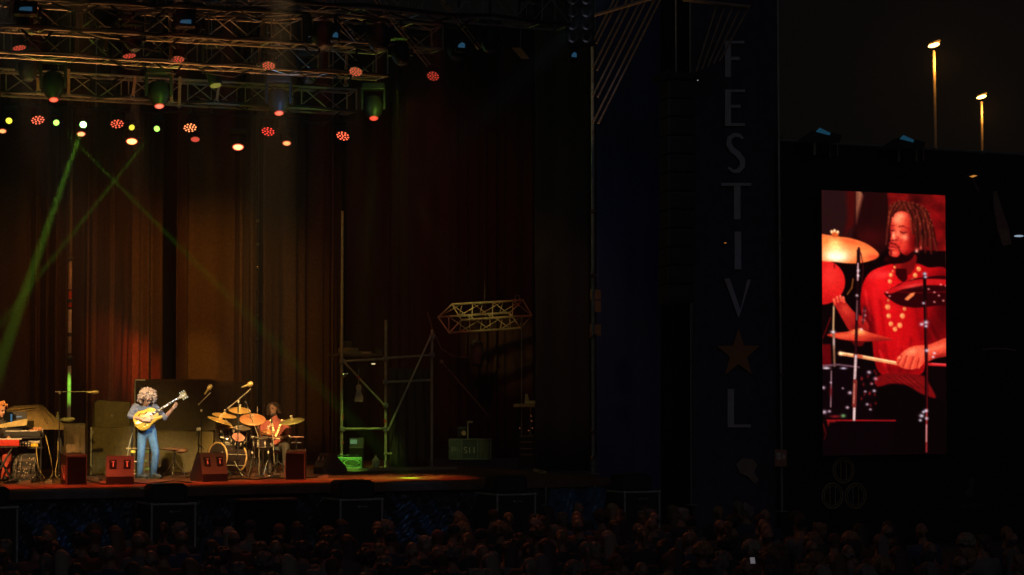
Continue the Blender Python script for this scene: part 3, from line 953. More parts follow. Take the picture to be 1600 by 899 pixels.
line([(1292, 657), (1399, 657.4)], 1.8, (176, 26, 34)); poly([(1292, 657), (1306, 657), (1306, 667), (1294, 667)], (126, 26, 26), 1.4); line([(1286, 662), (1291, 680), (1288, 686)], 1.6, (120, 16, 20), .7)
poly([(1296, 660), (1400, 660), (1400, 712), (1286, 712), (1288, 690)], (7, 2, 4), 3)
# microphone on its stand
line([(1341.5, 392), (1341.5, 410)], 5.4, (16, 6, 8)); line([(1343, 391), (1343.4, 409)], 1.2, (90, 60, 62), .8); line([(1342, 388), (1342, 394)], 3.4, (34, 14, 16))
line([(1340.5, 410), (1339.5, 470), (1337, 560), (1334.5, 656)], 4.6, (24, 8, 10)); line([(1340.6, 412), (1340.2, 438)], 2.4, (214, 180, 180), .9)
line([(1345, 395), (1349, 420), (1344, 470), (1338, 520), (1336, 590)], 1.4, (70, 20, 22), .9)
line([(1339.3, 470), (1338.6, 500)], 2, (150, 120, 124), .7); line([(1337.2, 556), (1335.6, 592)], 4.2, (208, 190, 186), .9); line([(1335, 636), (1334.4, 656)], 4, (226, 206, 200), .9)
line([(1336.2, 596), (1334.6, 634)], 6.5, (112, 52, 44)); line([(1335, 600), (1334, 630)], 1.8, (200, 150, 130), .8)
for (x, y) in ((1341, 431), (1341.4, 423), (1339, 462), (1350.5, 486), (1351, 493), (1349, 500), (1346, 515)):
    gauss(x, y, 2.2, 2.0, (236, 222, 226), .85)
line([(1351, 480), (1348, 506)], 3.4, (60, 30, 32), .8)
# right cymbal stand
line([(1444.5, 428), (1445.5, 470), (1447.5, 560), (1448, 706)], 5, (14, 4, 6)); line([(1446.5, 470), (1448.8, 560), (1448.6, 640)], 1.2, (140, 24, 28), .8)
line([(1448, 640), (1447.6, 706)], 2.6, (166, 60, 58), .8); line([(1447.6, 664), (1447.4, 690)], 2, (214, 170, 166), .8)
for (x, y, s_) in ((1445, 428, 3), (1446, 433, 2.6), (1443, 474, 2.2), (1447, 504, 3.6), (1440, 507, 3), (1447, 510, 2.6), (1448, 548, 3), (1460, 552, 2.2), (1458, 558, 2), (1447, 642, 3), (1440, 650, 3.6), (1443, 644, 2.4), (1448, 654, 2.6), (1438, 657, 2.4)):
    gauss(x, y, s_, s_ * .8, (220, 226, 240), .9)
img = img * np.clip(1 + .018 * fine[..., None], .8, 1.2)
for ax in (0, 1):
    img = img * .62 + (np.roll(img, 1, ax) + np.roll(img, -1, ax)) * .19
img = img * (1 + .05 * prng.normal(size=(NV, NU, 1))) + 2.2 * prng.normal(size=(NV, NU, 3))
img = np.clip(img * 1.04, 0, 255)
img = 255 * (img / 255) ** np.array([1.02, 1.22, 1.2])
lin = np.where(img / 255 <= .04045, img / 255 / 12.92, ((img / 255 + .055) / 1.055) ** 2.4)

so2 = atY(1382, 712, YS)
scr = thing('video_screen', 'portrait LED screen showing a red lit drummer in close-up', 'video screen', so2)
vs = []
for j in range(NV):
    for i in range(NU):
        p = atY(float(SX[j, i]), float(SY[j, i]), YS) - so2
        vs.append((p.x, p.y, p.z))
me = bpy.data.meshes.new('picture')
me.from_pydata(vs, [], [(j * NU + i, (j + 1) * NU + i, (j + 1) * NU + i + 1, j * NU + i + 1) for j in range(NV - 1) for i in range(NU - 1)])
at_ = me.color_attributes.new('led', 'FLOAT_COLOR', 'POINT')
flatc = np.ones((NV * NU, 4), np.float32); flatc[:, :3] = lin.reshape(-1, 3)
at_.data.foreach_set('color', flatc.ravel())
mm = bpy.data.materials.new('led_picture'); mm.use_nodes = True
b = mm.node_tree.nodes['Principled BSDF']
b.inputs['Base Color'].default_value = (.01, .01, .01, 1); b.inputs['Roughness'].default_value = .6
vc = mm.node_tree.nodes.new('ShaderNodeVertexColor'); vc.layer_name = 'led'
mm.node_tree.links.new(vc.outputs['Color'], b.inputs['Emission Color'])
b.inputs['Emission Strength'].default_value = 1.3
me.materials.append(mm)
po = bpy.data.objects.new('picture', me); COL.objects.link(po); po.parent = scr
p00, p11 = Vector(vs[0]), Vector(vs[-1])
cx, cz = (p00.x + p11.x) / 2, (p00.z + p11.z) / 2
MB().box((cx, .09, cz), (p11.x - p00.x + .02, .16, p00.z - p11.z + .02), bev=.01).build('cabinet', M_BLACK, scr)

# lamps along the top of the wall
M_BLUEG = glow('blue_lens', (.04, .28, .5), .13)  # faint emission imitates a blue glint on the lens
for k, (px, py) in enumerate(((1285, 201), (1416, 212))):
    q = atY(px - 12, py + 14, YS - .1)
    t = thing('flood_light', ['black flood lamp with blue lens on the rail end near the silver pole', 'black flood lamp with blue lens near the middle of the wall rail'][k], 'lamp', q, az(px), 'flood lamps on the screen wall rail')
    MB().prism([(-.42, -.12), (.5, -.1), (.55, .02), (.28, .1), (.1, .16), (-.1, .1)], .3).build('housing', M_BLACK, t)
    MB().prism([(.02, .1), (.1, .18), (.32, .07), (.3, .02), (.16, .06)], .32).build('lens', M_BLUEG, t)
    MB().tube((0, 0, -.1), (0, 0, -.36), .03).build('clamp', M_STEEL, t)
q = atY(1520, 275, YS - .5)
t = thing('work_lamp', 'small orange work lamp bracketed on the fabric wall below the rail', 'lamp', q, az(1520))
MB().box((0, .06, .0), (.34, .12, .06), bev=.01).build('housing', M_BLACK, t)
MB().prism([(-.07, -.015), (.0, -.035), (.09, .0), (.02, .015)], .05).build('lens', glow('orange_lens', (.8, .3, .05), .75), t)
MB().tube((-.01, .05, -.03), (.12, .38, -.3), .018).build('bracket', M_STEEL, t)
q = atY(1565, 345, YS - .35)
t = thing('bottle_cutout', 'tall dim bottle shaped cutout panel on the screen wall', 'panel', q, az(1565))
MB().prism([(-.17, .62), (-.1, .64), (.06, .1), (.16, -.2), (.2, -.5), (.02, -.54), (-.08, -.2), (-.16, .3)], .03).build('bottle', mat('dim_board', (.16, .13, .1), .6), t)
MB().prism([(-.05, -.2), (.13, -.2), (.17, -.42), (.0, -.42)], .036).build('label_patch', mat('dim_board2', (.24, .2, .16), .6), t)
q = atY(1592, 369, YS - .4)
t = thing('wall_lamp', 'small cold white lamp beside the bottle cutout', 'lamp', q, az(1592))  # glowing body stands in for a lamp's reflection on the wall
MB().box((0, .05, 0), (.26, .08, .1), bev=.02).build('housing', M_BLACK, t)
MB().ell((0, .0, 0), (.1, .02, .022)).build('lens', glow('cold_lens', (.45, .6, .75), .6), t)
q = atY(1565, 548, YS - .3)
t = thing('cable_tray', 'thin pale cable end hanging on the black wall beside the screen', 'cable', q, az(1565))
MB().path([(-.4, 0, .02), (-.15, 0, .045), (.1, 0, .04), (.3, 0, .0)], .012).build('cord', mat('pale_cord', (.25, .22, .12), .5), t)

# ------------------------------------------------------------------ street lamps beyond
M_POST = mat('street_post', (.5, .42, .3), .6)
M_SOD = glow('sodium_lens', (1.0, .46, .1), 16)
for k, (px, pt, pb, dep, lean) in enumerate(((1465, 70, 300, 88, -.9), (1534, 151, 300, 104, -.35))):
    base = atD(px, 230, dep); base.z = 0
    top = atD(1459 if k == 0 else 1533.5, pt, dep)
    t = thing('street_lamp', ['tall street lamp glowing orange, the higher one above the screen wall', 'shorter looking street lamp glowing orange farther out beyond the screen wall'][k], 'street lamp', base, 0, 'street lamps behind the screen wall')
    d = top - base
    low = Vector((d.x - (lean * .3 * -1 if 0 else 0), 0, d.z))
    MB().tube((atD(px, 230, dep).x - base.x, 0, 0), (d.x, d.y, d.z - .25), .10, .062, n=12).build('post', M_POST, t)
    M = Matrix.Translation(d) @ Matrix.Rotation(az(px), 4, 'Z') @ Matrix.Rotation(R(-14), 4, 'Y') @ Matrix.Scale(.78, 4)
    mb = MB().prism([(-.26, .03), (-.2, .12), (.1, .16), (.34, .15), (.38, .11), (.3, .07)], .3, M)
    mb.build('lamp_head', M_POST, t)
    l = MB()
    l.ell((0, 0, 0), (.3, .2, .1)); l.v = [tuple(M @ (Vector(v) + Vector((.0, -.0, -.03)))) for v in l.v]
    l.build('lens', M_SOD, t)
    point(base + d + Vector((-.02, -.4, -.75)), 110 if k == 0 else 90, (1, .40, .06), .1)
# ------------------------------------------------------------------ lighting trusses
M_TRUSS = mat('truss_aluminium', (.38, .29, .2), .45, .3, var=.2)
def truss(label, p0, p1, w=.45, h=.45, seg=.55, rot=0.0, r=.024, m=None, name='lighting_truss', group='trusses of the lighting rig', end=True):
    """square truss, p0-p1 is its near lower chord"""
    p0, p1 = Vector(p0), Vector(p1)
    t = thing(name, label, 'truss', (p0 + p1) / 2, 0, group)
    c = (p0 + p1) / 2
    ax = (p1 - p0).normalized()
    side = Vector((0, 0, 1)).cross(ax).normalized()
    if side.y < 0: side = -side
    up = ax.cross(side)
    if up.z < 0: up = -up
    if rot:
        q = Matrix.Rotation(rot, 3, ax)
        side, up = q @ side, q @ up
    L = (p1 - p0).length
    m = m or M_TRUSS
    cs = [Vector((0, 0, 0)), side * w, side * w + up * h, up * h]
    for o in cs:
        MB().tube(p0 + o - c, p1 + o - c, r, n=7).build('chord', m, t)
    n = max(2, round(L / seg))
    mb = MB()
    for f in range(4):
        a, b = cs[f], cs[(f + 1) % 4]
        for k in range(n):
            s0, s1 = p0 + ax * (L * k / n) - c, p0 + ax * (L * (k + 1) / n) - c
            mb.tube(s0 + (a if k % 2 == 0 else b), s1 + (b if k % 2 == 0 else a), r * .5, n=5, cap=False)
            if f in (0, 2) or k % 2 == 0:
                mb.tube(s0 + a, s0 + b, r * .5, n=5, cap=False)
        mb.tube(p1 - c + a, p1 - c + b, r * .7, n=5, cap=False)
        mb.tube(p0 - c + a, p0 - c + b, r * .7, n=5, cap=False)
    mb.build('bracing', m, t)
    if L > 3:
        cb = MB(); rc = random.Random(int(L * 100))
        for q in range(int(L * 1.3)):
            s0 = rc.uniform(0, .9); ln = rc.uniform(.3, 1.2) / L
            a, b = p0 + ax * (L * s0) - c, p0 + ax * (L * min(1, s0 + ln)) - c
            zt = rc.choice((0, h * .5, h)); dr = rc.uniform(.08, .32)
            cb.path([a + up * zt + side * w * .3, (a * 2 + b) / 3 + up * (zt - dr * .85) + side * .05, (a + b * 2) / 3 + up * (zt - dr) + side * .05, b + up * zt + side * w * .3], rc.uniform(.01, .02), 5)
        cb.path([p0 + ax * (L * k / 14) - c + up * (h * .06 + .03 * math.sin(k * 2.2)) - side * .03 for k in range(15)], .028, 6)
        cb.build('cable_loom', M_RUBBER, t)
    return t
Y1, Y2, Y3, Y4 = 39.0, 36.2, 34.2, 33.0
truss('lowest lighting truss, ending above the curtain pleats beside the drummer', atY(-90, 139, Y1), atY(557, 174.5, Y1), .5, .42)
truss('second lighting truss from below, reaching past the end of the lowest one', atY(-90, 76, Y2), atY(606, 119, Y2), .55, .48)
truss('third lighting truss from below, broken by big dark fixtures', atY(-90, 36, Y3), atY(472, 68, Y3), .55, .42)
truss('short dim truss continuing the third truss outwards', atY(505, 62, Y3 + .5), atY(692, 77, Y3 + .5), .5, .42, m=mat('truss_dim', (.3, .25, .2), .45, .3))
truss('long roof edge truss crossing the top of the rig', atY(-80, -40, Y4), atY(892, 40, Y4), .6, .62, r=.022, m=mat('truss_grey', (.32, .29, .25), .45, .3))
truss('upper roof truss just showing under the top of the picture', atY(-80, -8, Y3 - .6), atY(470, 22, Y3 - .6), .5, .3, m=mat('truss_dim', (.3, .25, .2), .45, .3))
# rear dark bar carrying the beam lamps
rb0, rb1 = atY(-90, 158, 41.5), atY(560, 190, 41.5)
t = thing('lamp_bar', 'thin dark rear pipe carrying the row of beam lamps', 'pipe', (rb0 + rb1) / 2)
MB().tube(rb0 - t.location, rb1 - t.location, .03).build('pipe', M_BLACK, t)
for px in (-40, 150, 330, 520):
    a = atY(px, 158 + (px + 90) * 32 / 650, 41.5) - t.location
    MB().tube(a, a + Vector((0, 0, 2.6)), .012).build('hanger', M_STEEL, t)

# sloping braces glimpsed between the fixtures, lit on their edges
M_WARMT = mat('brace_tube', (.55, .38, .22), .35, .4)
for k, (a, b, Y) in enumerate((((583, -2), (668, 104), 33.9), ((684, -3), (748, 78), 33.6), ((524, 28), (556, 66), 34.0))):
    o = atY(*a, Y)
    t = thing('roof_brace', ['longest sloping double tube brace among the outer fixtures', 'sloping double tube brace nearest the roof edge truss end', 'short sloping double tube brace near the third truss end'][k], 'brace', o, 0, 'sloping braces of the rig')
    d = atY(*b, Y) - o
    for s in (0, 1):
        MB().tube(Vector((.055 * s, 0, .03 * s)), d + Vector((.055 * s, 0, .03 * s)), .014, n=6).build('tube', M_WARMT, t)
    for q in (.15, .4, .62, .85):
        MB().tube(d * q, d * q + Vector((.055, 0, .03)), .02).build('rung', M_BLACK, t)
# hoist straps
for k, (px, y0, y1, Y) in enumerate(((119, 5, 84, 35.4), (127, 2, 48, 34.8), (267, 14, 92, 35.2), (221, 10, 34, 35.0), (165, 52, 76, 35.4), (411, 20, 60, 34.6), (418, -5, 30, 34.8), (404, 76, 100, 36.0), (540, 78, 132, 36.8), (107, 108, 148, 38.6), (60, 122, 142, 38.4), (268, 112, 160, 38.6), (280, 120, 165, 38.7), (338, 135, 158, 38.6), (207, 120, 150, 38.5))):
    a, b = atY(px, y1, Y), atY(px + random.uniform(-3, 5), y0, Y)
    t = thing('hoist_strap', 'vertical orange lit lifting strap between the rig trusses', 'strap', a, 0, 'lifting straps of the lighting rig')
    MB().box((b - a) / 2, (.05, .02, (b - a).z), rot=(0, math.atan2((b - a).x, (b - a).z), 0)).build('webbing', mat('strap_webbing', (.5, .26, .12), .6), t)
    MB().ring((0, 0, 0), (0, 1, 0), .04, .009, n=12, m=5).build('shackle', M_STEEL, t)
t = thing('gobo_card', 'tilted orange lit card hanging high beside the roof edge truss', 'card', atY(813, 84, 33.5), az(813))
MB().prism([(-.15, .1), (.01, .1), (.16, -.09), (.02, -.09)], .02).build('card', mat('orange_card', (.6, .32, .06), .6), t)
MB().tube((0, 0, .1), (.02, 0, .8), .008).build('wire', M_STEEL, t)

# ------------------------------------------------------------------ fixtures
def nrm(px, tilt, roll=0.0):
    """direction a lamp face looks: down by tilt degrees towards the camera side, swung sideways by roll"""
    v = Vector((0, -math.cos(R(tilt)), -math.sin(R(tilt))))
    v = Matrix.Rotation(R(-roll), 3, 'Y') @ v
    return (Matrix.Rotation(az(px), 3, 'Z') @ v).normalized()

def led_par(px, py, Y, rpx, tilt, roll, col, st, label, hang=.45, group=None, core=None):
    c = atY(px, py, Y)
    s = (c - CAMP).dot(FWD) / FPX
    r = rpx * s
    t = thing('led_par', label, 'stage light', c, 0, group)
    n = nrm(px, tilt, roll)
    q = n.to_track_quat('Z', 'Y')
    MB().lathe([(r * .55, -r * 1.5), (r * .9, -r * 1.3), (r * 1.08, -.02), (r * 1.12, .01), (r * 1.0, .012)], (0, 0, 0), n, 20).build('body', M_BLACK, t, smooth=True)
    mb = MB()
    for (ring_, cnt) in ((0, 1), (.44, 5), (.83, 10)):
        for k in range(cnt):
            a = 2 * PI * k / cnt + ring_
            p = q @ Vector((ring_ * r * math.cos(a), ring_ * r * math.sin(a), .014))
            mb.lathe([(r * .125, 0), (r * .1, r * .05), (0.001, r * .06)], p, n, 8)
    mb.build('leds', glow('led_%d_%d_%d' % tuple(int(v * 100) for v in col), col, st), t)
    MB().lathe([(r * .98, 0), (r * .98, .004)], n * .009, n, 20).build('face', mat('led_face', (.06, .012, .01), .4), t)
    sx = (Matrix.Rotation(az(px), 3, 'Z') @ Vector((1, 0, 0)))
    back = -n * r * .7
    yk = MB()
    yk.path([back + sx * r * 1.25, back + sx * r * 1.3 + Vector((0, 0, r * 1.5)), back - sx * r * 1.3 + Vector((0, 0, r * 1.5)), back - sx * r * 1.25], .014, 5)
    yk.build('yoke', M_BLACK, t)
    MB().tube(back + Vector((0, 0, r * 1.5)), back + Vector((0, 0, max(hang, r * 1.6))), .02).box(back + Vector((0, 0, max(hang, r * 1.6))), (.08, .08, .1), bev=.01).build('clamp', M_BLACK, t)
    return t

G1 = 'red LED pars under the lowest truss'
WR = (1.0, .30, .20)
for k, (x, y, roll, col, st) in enumerate(((59, 187, 10, (1, .14, .07), 2.6), (183, 193, 4, (1, .12, .06), 2.4), (297, 199, 3, (1, .26, .09), 3.4), (419, 205, -8, (1, .05, .035), 2.0), (536, 212, -14, (1, .13, .06), 3.0))):
    led_par(x, y, 39.6, 10.5, 56, roll, col, st, 'dotted red LED par under the lowest truss, %s of five towards its end' % ORD[k], .5, G1)
G2 = 'red LED pars high in the rig'
for k, (x, y, tl, roll, rr) in enumerate(((30, 74, 76, 10, 10), (202, 86.5, 78, 8, 10), (278, 92, 70, 0, 10), (420, 102, 62, -6, 10), (556, 111.5, 56, -10, 10), (677, 118.5, 50, -14, 9.5))):
    led_par(x, y, 35.3, rr, tl, roll, (1, .075, .05), 1.8 if k > 1 else .9, 'dotted red LED par tipped down high up, %s of six towards the roof edge' % ORD[k], .55, G2)

def moving_head(px, py, Y, rpx, tilt, roll, col, st, label, blen=2.6, hang=.5, group=None, ringc=None, name='moving_head', fat=1.0):
    """yoke, barrel head and a lens disc at picture position px,py"""
    c = atY(px, py, Y)
    s = (c - CAMP).dot(FWD) / FPX
    r = rpx * s
    t = thing(name, label, 'stage light', c, 0, group)
    n = nrm(px, tilt, roll)
    L = r * blen
    MB().lathe([(r * .8 * fat, -L), (r * 1.25 * fat, -L * .92), (r * 1.5 * fat, -L * .6), (r * 1.25 * fat, -L * .25), (r * 1.3, -L * .04), (r * 1.2, -.005), (r * 1.02, -.004)], (0, 0, 0), n, 20).build('head', M_BLACK, t, smooth=True)
    MB().lathe([(r, -.004), (r * .92, .01), (r * .5, .02), (.001, .024)], (0, 0, 0), n, 18).build('lens', glow('lens_%d_%d_%d_%d' % (*[int(v * 100) for v in col], int(st * 10)), col, st), t, smooth=True)
    if ringc:
        MB().ring((0, 0, 0), n, r * 1.12, r * .14, n=20, m=6).build('lens_ring', glow('ring_%d_%d' % (int(ringc[0] * 100), int(ringc[1] * 100)), ringc, .8), t)
    sx = (Matrix.Rotation(az(px), 3, 'Z') @ Vector((1, 0, 0)))
    piv = -n * L * .55
    top = piv + Vector((0, 0, L * .75))
    for q in (-1, 1):
        MB().box((piv + top) / 2 + sx * q * r * (1.5 * fat + .25), (.05, .1, L * .95), rot=Matrix.Rotation(az(px), 3, 'Z'), bev=.012).build('yoke_arm', M_BLACK, t)
    MB().box(top + Vector((0, 0, .05)), (r * 3.4 * fat, r * 2.6 * fat, .13), rot=Matrix.Rotation(az(px), 3, 'Z'), bev=.02).build('base', M_BLACK, t)
    MB().tube(top + Vector((0, 0, .1)), top + Vector((0, 0, .1 + hang)), .025).build('clamp', M_BLACK, t)
    return t

GRN = (.42, 1.0, .12)
YEL = (.9, .8, .06)
GB = 'beam lamps hung from the rear pipe'
BEAM = [(14, 189, YEL, 1.6, 26, -15, 5), (88, 192, GRN, 2.4, 24, 25, 4.6), (130, 195, (.45, 1, .3), 6, 20, -8, 5.2), (206, 199.5, YEL, 1.2, 30, 35, 4.6), (245, 201.5, GRN, 2.0, 28, -35, 4.6)]
BL = ['small round yellow beam lamp glowing at the outer end of the rear pipe', 'small round green beam lamp, dimmer partner of the brightest one', 'brightest round green beam lamp sending the widest beam down', 'small tilted yellow beam lamp between two red LED pars', 'small tilted green beam lamp farthest along the rear pipe']
for k, (x, y, c_, s_, tl, ro, r_) in enumerate(BEAM):
    moving_head(x, y, 41.3, r_, tl, ro, c_, s_, BL[k], 3.2, .25, GB, name='beam_lamp')
WL = [(4, 205, (1, .5, .15), 1.3, 5), (127, 209.5, (1, .55, .2), 1.5, 5.5), (206, 221, (1, .45, .1), 5, 7.5), (305, 218, (.9, .1, .06), .8, 5.5), (372, 230, (1, .26, .1), 5, 7.5), (448, 224, (1, .5, .15), 1.3, 5.5)]
WLb = ['dim amber wash lamp pointing down at the outer edge of the rig', 'dim amber wash lamp pointing down below the brightest green lamp', 'bright orange wash lamp pointing down between the red LED pars', 'dull red wash lamp pointing down beside the third LED par', 'brightest red wash lamp pointing down above the pleated curtain edge', 'dim amber wash lamp pointing down beside the fourth LED par']
for k, (x, y, c_, s_, r_) in enumerate(WL):
    moving_head(x, y, 41.8, r_, 62, 0, c_, s_, WLb[k], 2.2, .5, 'wash lamps over the back of the stage', name='wash_lamp', ringc=(c_[0] * .7, .08, .04))
    if k > 1:
        q = atY(x, y, 41.8)
BIG = [(84, 156, 6.0, 'big dark moving head with a green sheen above the first LED par', (.95, .12, .06)), (249, 166, 6.2, 'big dark moving head with a green sheen above the tilted green lamp', (1, .2, .12)), (436, 177, 6.0, 'big dark moving head with a blue sheen near the lowest truss end', (.95, .16, .08)), (584, 185, 5.6, 'big dark moving head with a bright green sheen past the lowest truss end', (.95, .08, .04))]
for k, (x, y, r_, lb, c_) in enumerate(BIG):
    moving_head(x, y, 37.8, r_, 66, 3, c_, 1.5, lb, 8.0 if k == 0 else 6.6, .45, 'big moving heads with red lenses', ringc=(.7, .04, .02), fat=1.9)
t = moving_head(337, 134, 37.6, 8.5, 74, 10, (.75, .75, .1), .22, 'big dark moving head with a yellow front rim under the second truss', 5.6, .4, 'dark moving heads of the upper rig')
# dark bodies in the upper rig with blue sheen
DB = [(40, 44, 'first of the dark upper moving heads, over the outermost LED par'), (163, 46, 'dark upper moving head above the third truss, pointing straight down'), (292, 62, 'dark upper moving head with the strongest blue sheen'), (508, 74, 'dark upper moving head with blue sheen beside the short brace'), (594, 78, 'dark upper moving head behind the longest brace'), (714, 92, 'dark upper moving head with blue sheen nearest the roof edge'),
      (45, 125, 'dark moving head hung low on the lowest truss outer end'), (212, 78, 'dark small moving head over the second upper LED par'), (482, 128, 'dark moving head beside the blue sheened one'), (630, 100, 'dark moving head between the two outermost upper LED pars'), (765, 80, 'dark moving head under the roof edge truss beyond the braces'), (830, 40, 'dark moving head close under the orange card')]
for k, (x, y, lb) in enumerate(DB):
    moving_head(x, y, 34.6 if k not in (6, 8) else 38.0, 9.0 if k < 6 else 7, 72, random.uniform(-15, 15), (.03, .03, .035), .02, lb, 4.6, .4, 'dark moving heads of the upper rig', fat=1.5)
for k, (x, y) in enumerate(((40, 13), (290, 33), (524, 55), (721, 71), (897, 86))):
    q = atY(x, y, 33.7)
    t = thing('scroller_lamp', 'black lamp with blue lens among top fixtures, %s of five towards the roof edge' % ORD[k], 'stage light', q, az(x), 'blue lens lamps at the top of the rig')
    w = (.2, .18, .09, .12, .09)[k]
    MB().box((0, .18, .06), (w * 1.8, .3, .3), bev=.03).build('housing', M_BLACK, t)
    MB().prism([(-w / 2, -.03), (w / 2, -.04), (w / 2, .02), (w * .1, .05 if k > 1 else .02), (-w * .4, .01)], .05).build('lens', glow('bluelens%d' % k, (.08, .30, .55), .16), t)  # emissive patch imitates a blue reflection in the lens
    MB().tube((0, .2, .2), (0, .2, .6), .025).build('clamp', M_BLACK, t)
# blinder at the roof edge
q = atY(906, 28, 33.0)
t = thing('blinder_light', 'unlit eight lamp blinder hanging at the roof edge truss end', 'stage light', q, az(906))
MB().box((0, .1, 0), (.5, .16, .95), bev=.02).build('frame', M_BLACK, t)
for i in range(4):
    for j in (-1, 1):
        MB().lathe([(.03, -.08), (.09, 0), (.1, .02), (.085, .015), (.04, -.03)], (j * .12, 0, .33 - i * .22), (0, -1, -.2), 14).build('lamp', mat('blinder_reflector', (.4, .38, .42), .25, .6), t, smooth=True)
MB().tube((0, .1, .45), (0, .1, .9), .025).build('clamp', M_BLACK, t)

# hanging truss piece backstage
c0 = atD(703, 498, 48.4); c1 = atD(814, 491, 50.0)
t = thing('hanging_truss', 'short yellowish square truss hanging on its corner backstage', 'truss', (c0 + c1) / 2)
o = t.location
ax = (c1 - c0)
axn = ax.normalized()
A = 22 * 49.2 / FPX
ca = [RGT * (x * A) + Vector((0, 0, z * A)) for x, z in ((.14, 1), (-.82, .1), (-.05, -1), (.8, -.1))]
MT = mat('truss_yellow', (.5, .45, .3), .45, .3)
for v in ca:
    MB().tube(c0 + v - o, c1 + v - o, .025, n=8).build('chord', MT, t)
mb = MB()
for f in range(4):
    a, b = ca[f], ca[(f + 1) % 4]
    for k in range(7):
        s0, s1 = c0 + ax * (k / 7) - o, c0 + ax * ((k + 1) / 7) - o
        mb.tube(s0 + (a if k % 2 else b), s1 + (b if k % 2 else a), .012, n=5)
    for s in (c0, c1):
        mb.tube(s - o + a, s - o + b, .016, n=5)
mb.build('bracing', MT, t)
MB().tube(c0 + ax * .45 + ca[0] - o, c0 + ax * .45 + ca[0] - o + Vector((.0, 0, 3.6)), .01).build('rope', M_RUBBER, t)
MB().ring(c0 + ax * .92 + ca[0] - o + Vector((0, 0, .06)), (0, 1, 0), .06, .012, n=14).build('lifting_eye', MT, t)

# ------------------------------------------------------------------ scaffold backstage
YC = 42.6
so3 = fl(602, YC)
scf = thing('scaffold_tower', 'greenish steel scaffold tower backstage with diagonal braces and dark drape', 'scaffold', so3)
def sp_(px, py, dy=0.0):
    return atY(px, py, YC + dy) - so3
M_SCF = mat('scaffold_tube', (.42, .4, .3), .45, .35)
for (a, b) in (((535, 731), (535, 330)), ((602, 731), (603, 500)), ((675, 722), (675, 515))):
    d = sp_(*b); e = sp_(*a); e.x = d.x; e.z = 0.0
    MB().tube(e, d, .03, n=10).build('standard', M_SCF, scf)
    MB().box(e + Vector((0, 0, .012)), (.15, .15, .024)).build('base_plate', M_STEEL, scf)
for (a, b) in (((535, 565), (602, 561)), ((602, 560), (675, 555)), ((602, 597.5), (675, 594)), ((535, 671), (602, 670)), ((600, 709), (612, 709))):
    MB().tube(sp_(*a, -.05), sp_(*b, -.05), .026, n=9).build('ledger', M_SCF, scf)
for (a, b) in (((539, 567), (601, 634)), ((673, 526), (606, 673))):
    MB().tube(sp_(*a, -.1), sp_(*b, -.1), .022, n=9).build('brace', M_SCF, scf)
mb = MB()
for (px, py) in ((602, 561), (602, 597), (675, 555), (535, 565), (602, 671), (675, 526), (535, 671), (602, 634)):
    mb.box(sp_(px, py, -.03), (.1, .1, .1), bev=.015)
mb.build('coupler', M_STEEL, scf)
for (px, y0, y1) in ((535, 648, 656), (602, 655, 661), (535, 690, 694)):
    MB().tube(sp_(px, y1), sp_(px, y0), .034).build('red_band', M_REDB, scf)
mb = MB(); mb.tube(sp_(558, 588, -.115), sp_(561, 592, -.118), .027); mb.build('red_tape', M_REDB, scf)
# deck of boards on the upper lift with stuff
MB().box((sp_(535, 560) + sp_(602, 558)) / 2 + Vector((0, .5, .06)), (sp_(602, 560).x - sp_(535, 560).x - .08, .9, .05), bev=.006).build('platform', mat('platform_board', (.12, .09, .06), .7), scf)
# drape
mb = MB(); nn = 16
a, b = sp_(611, 570, .12), sp_(672, 566, .12)
vs = []
for i in range(nn + 1):
    for j in range(9):
        x = a.x + (b.x - a.x) * i / nn; z = .02 + (a.z - .1) * j / 8
        vs.append((x, .2 + .04 * math.sin(i * 1.7 + j * .2), z))
mb.add(vs, [(i * 9 + j, (i + 1) * 9 + j, (i + 1) * 9 + j + 1, i * 9 + j + 1) for i in range(nn) for j in range(8)])
o = mb.build('drape', M_CLOTH, scf, smooth=True); o.modifiers.new('t', 'SOLIDIFY').thickness = .01
# things on and by the scaffold
q = fl(560, YC + .3); q.z = so3.z + sp_(560, 628).z
t = thing('white_cloth', 'pale cloth hung up on the scaffold below its platform', 'cloth', q, az(560))
MB().prism([(-.03, .36), (.04, .36), (.06, .3), (.05, .22), (.1, .08), (.09, 0), (-.09, 0), (-.07, .1), (-.04, .24), (-.06, .3)], .04).build('cloth', mat('pale_cloth', (.5, .42, .36), .9), t)
MB().tube((0, 0, .36), (0, .02, .7), .008).build('hanger', M_STEEL, t)
q = fl(551, YC + .5); q.z = so3.z + sp_(551, 558).z
t = thing('equipment_case', 'small dark equipment box on the scaffold platform', 'case', q, az(551))
MB().box((-.1, 0, .1), (.44, .3, .2), bev=.02).build('box', mat('dark_box', (.12, .1, .06), .6), t)
MB().box((.28, 0, .06), (.16, .2, .1), bev=.01).build('pale_box', mat('pale_box', (.35, .25, .17), .6), t)
for k, (px, w, h, lb, m_) in enumerate(((543, .2, .34, 'upright dark amplifier head on the scaffold platform end', M_BLACK), (570, .3, .12, 'flat dark case lying on the scaffold platform', mat('dark_box', (.12, .1, .06), .6)), (592, .16, .2, 'small rolled cloth on the scaffold platform by the middle upright', M_CLOTH))):
    q = fl(px, YC + .75); q.z = so3.z + sp_(px, 559).z
    t = thing('stored_case', lb, 'case', q, az(px))
    MB().box((0, 0, h / 2 + .02), (w, .24, h), bev=.02).build('box', m_, t)
    MB().path([(-w * .3, -.13, h * .6), (-w * .2, -.16, h * .62), (w * .2, -.16, h * .62), (w * .3, -.13, h * .6)], .008).build('handle', M_STEEL, t)
q = fl(583, YC - .2); q.z = so3.z + sp_(583, 569).z
t = thing('clip_lamp', 'tiny white clip lamp glowing under the scaffold platform', 'lamp', q, az(583))
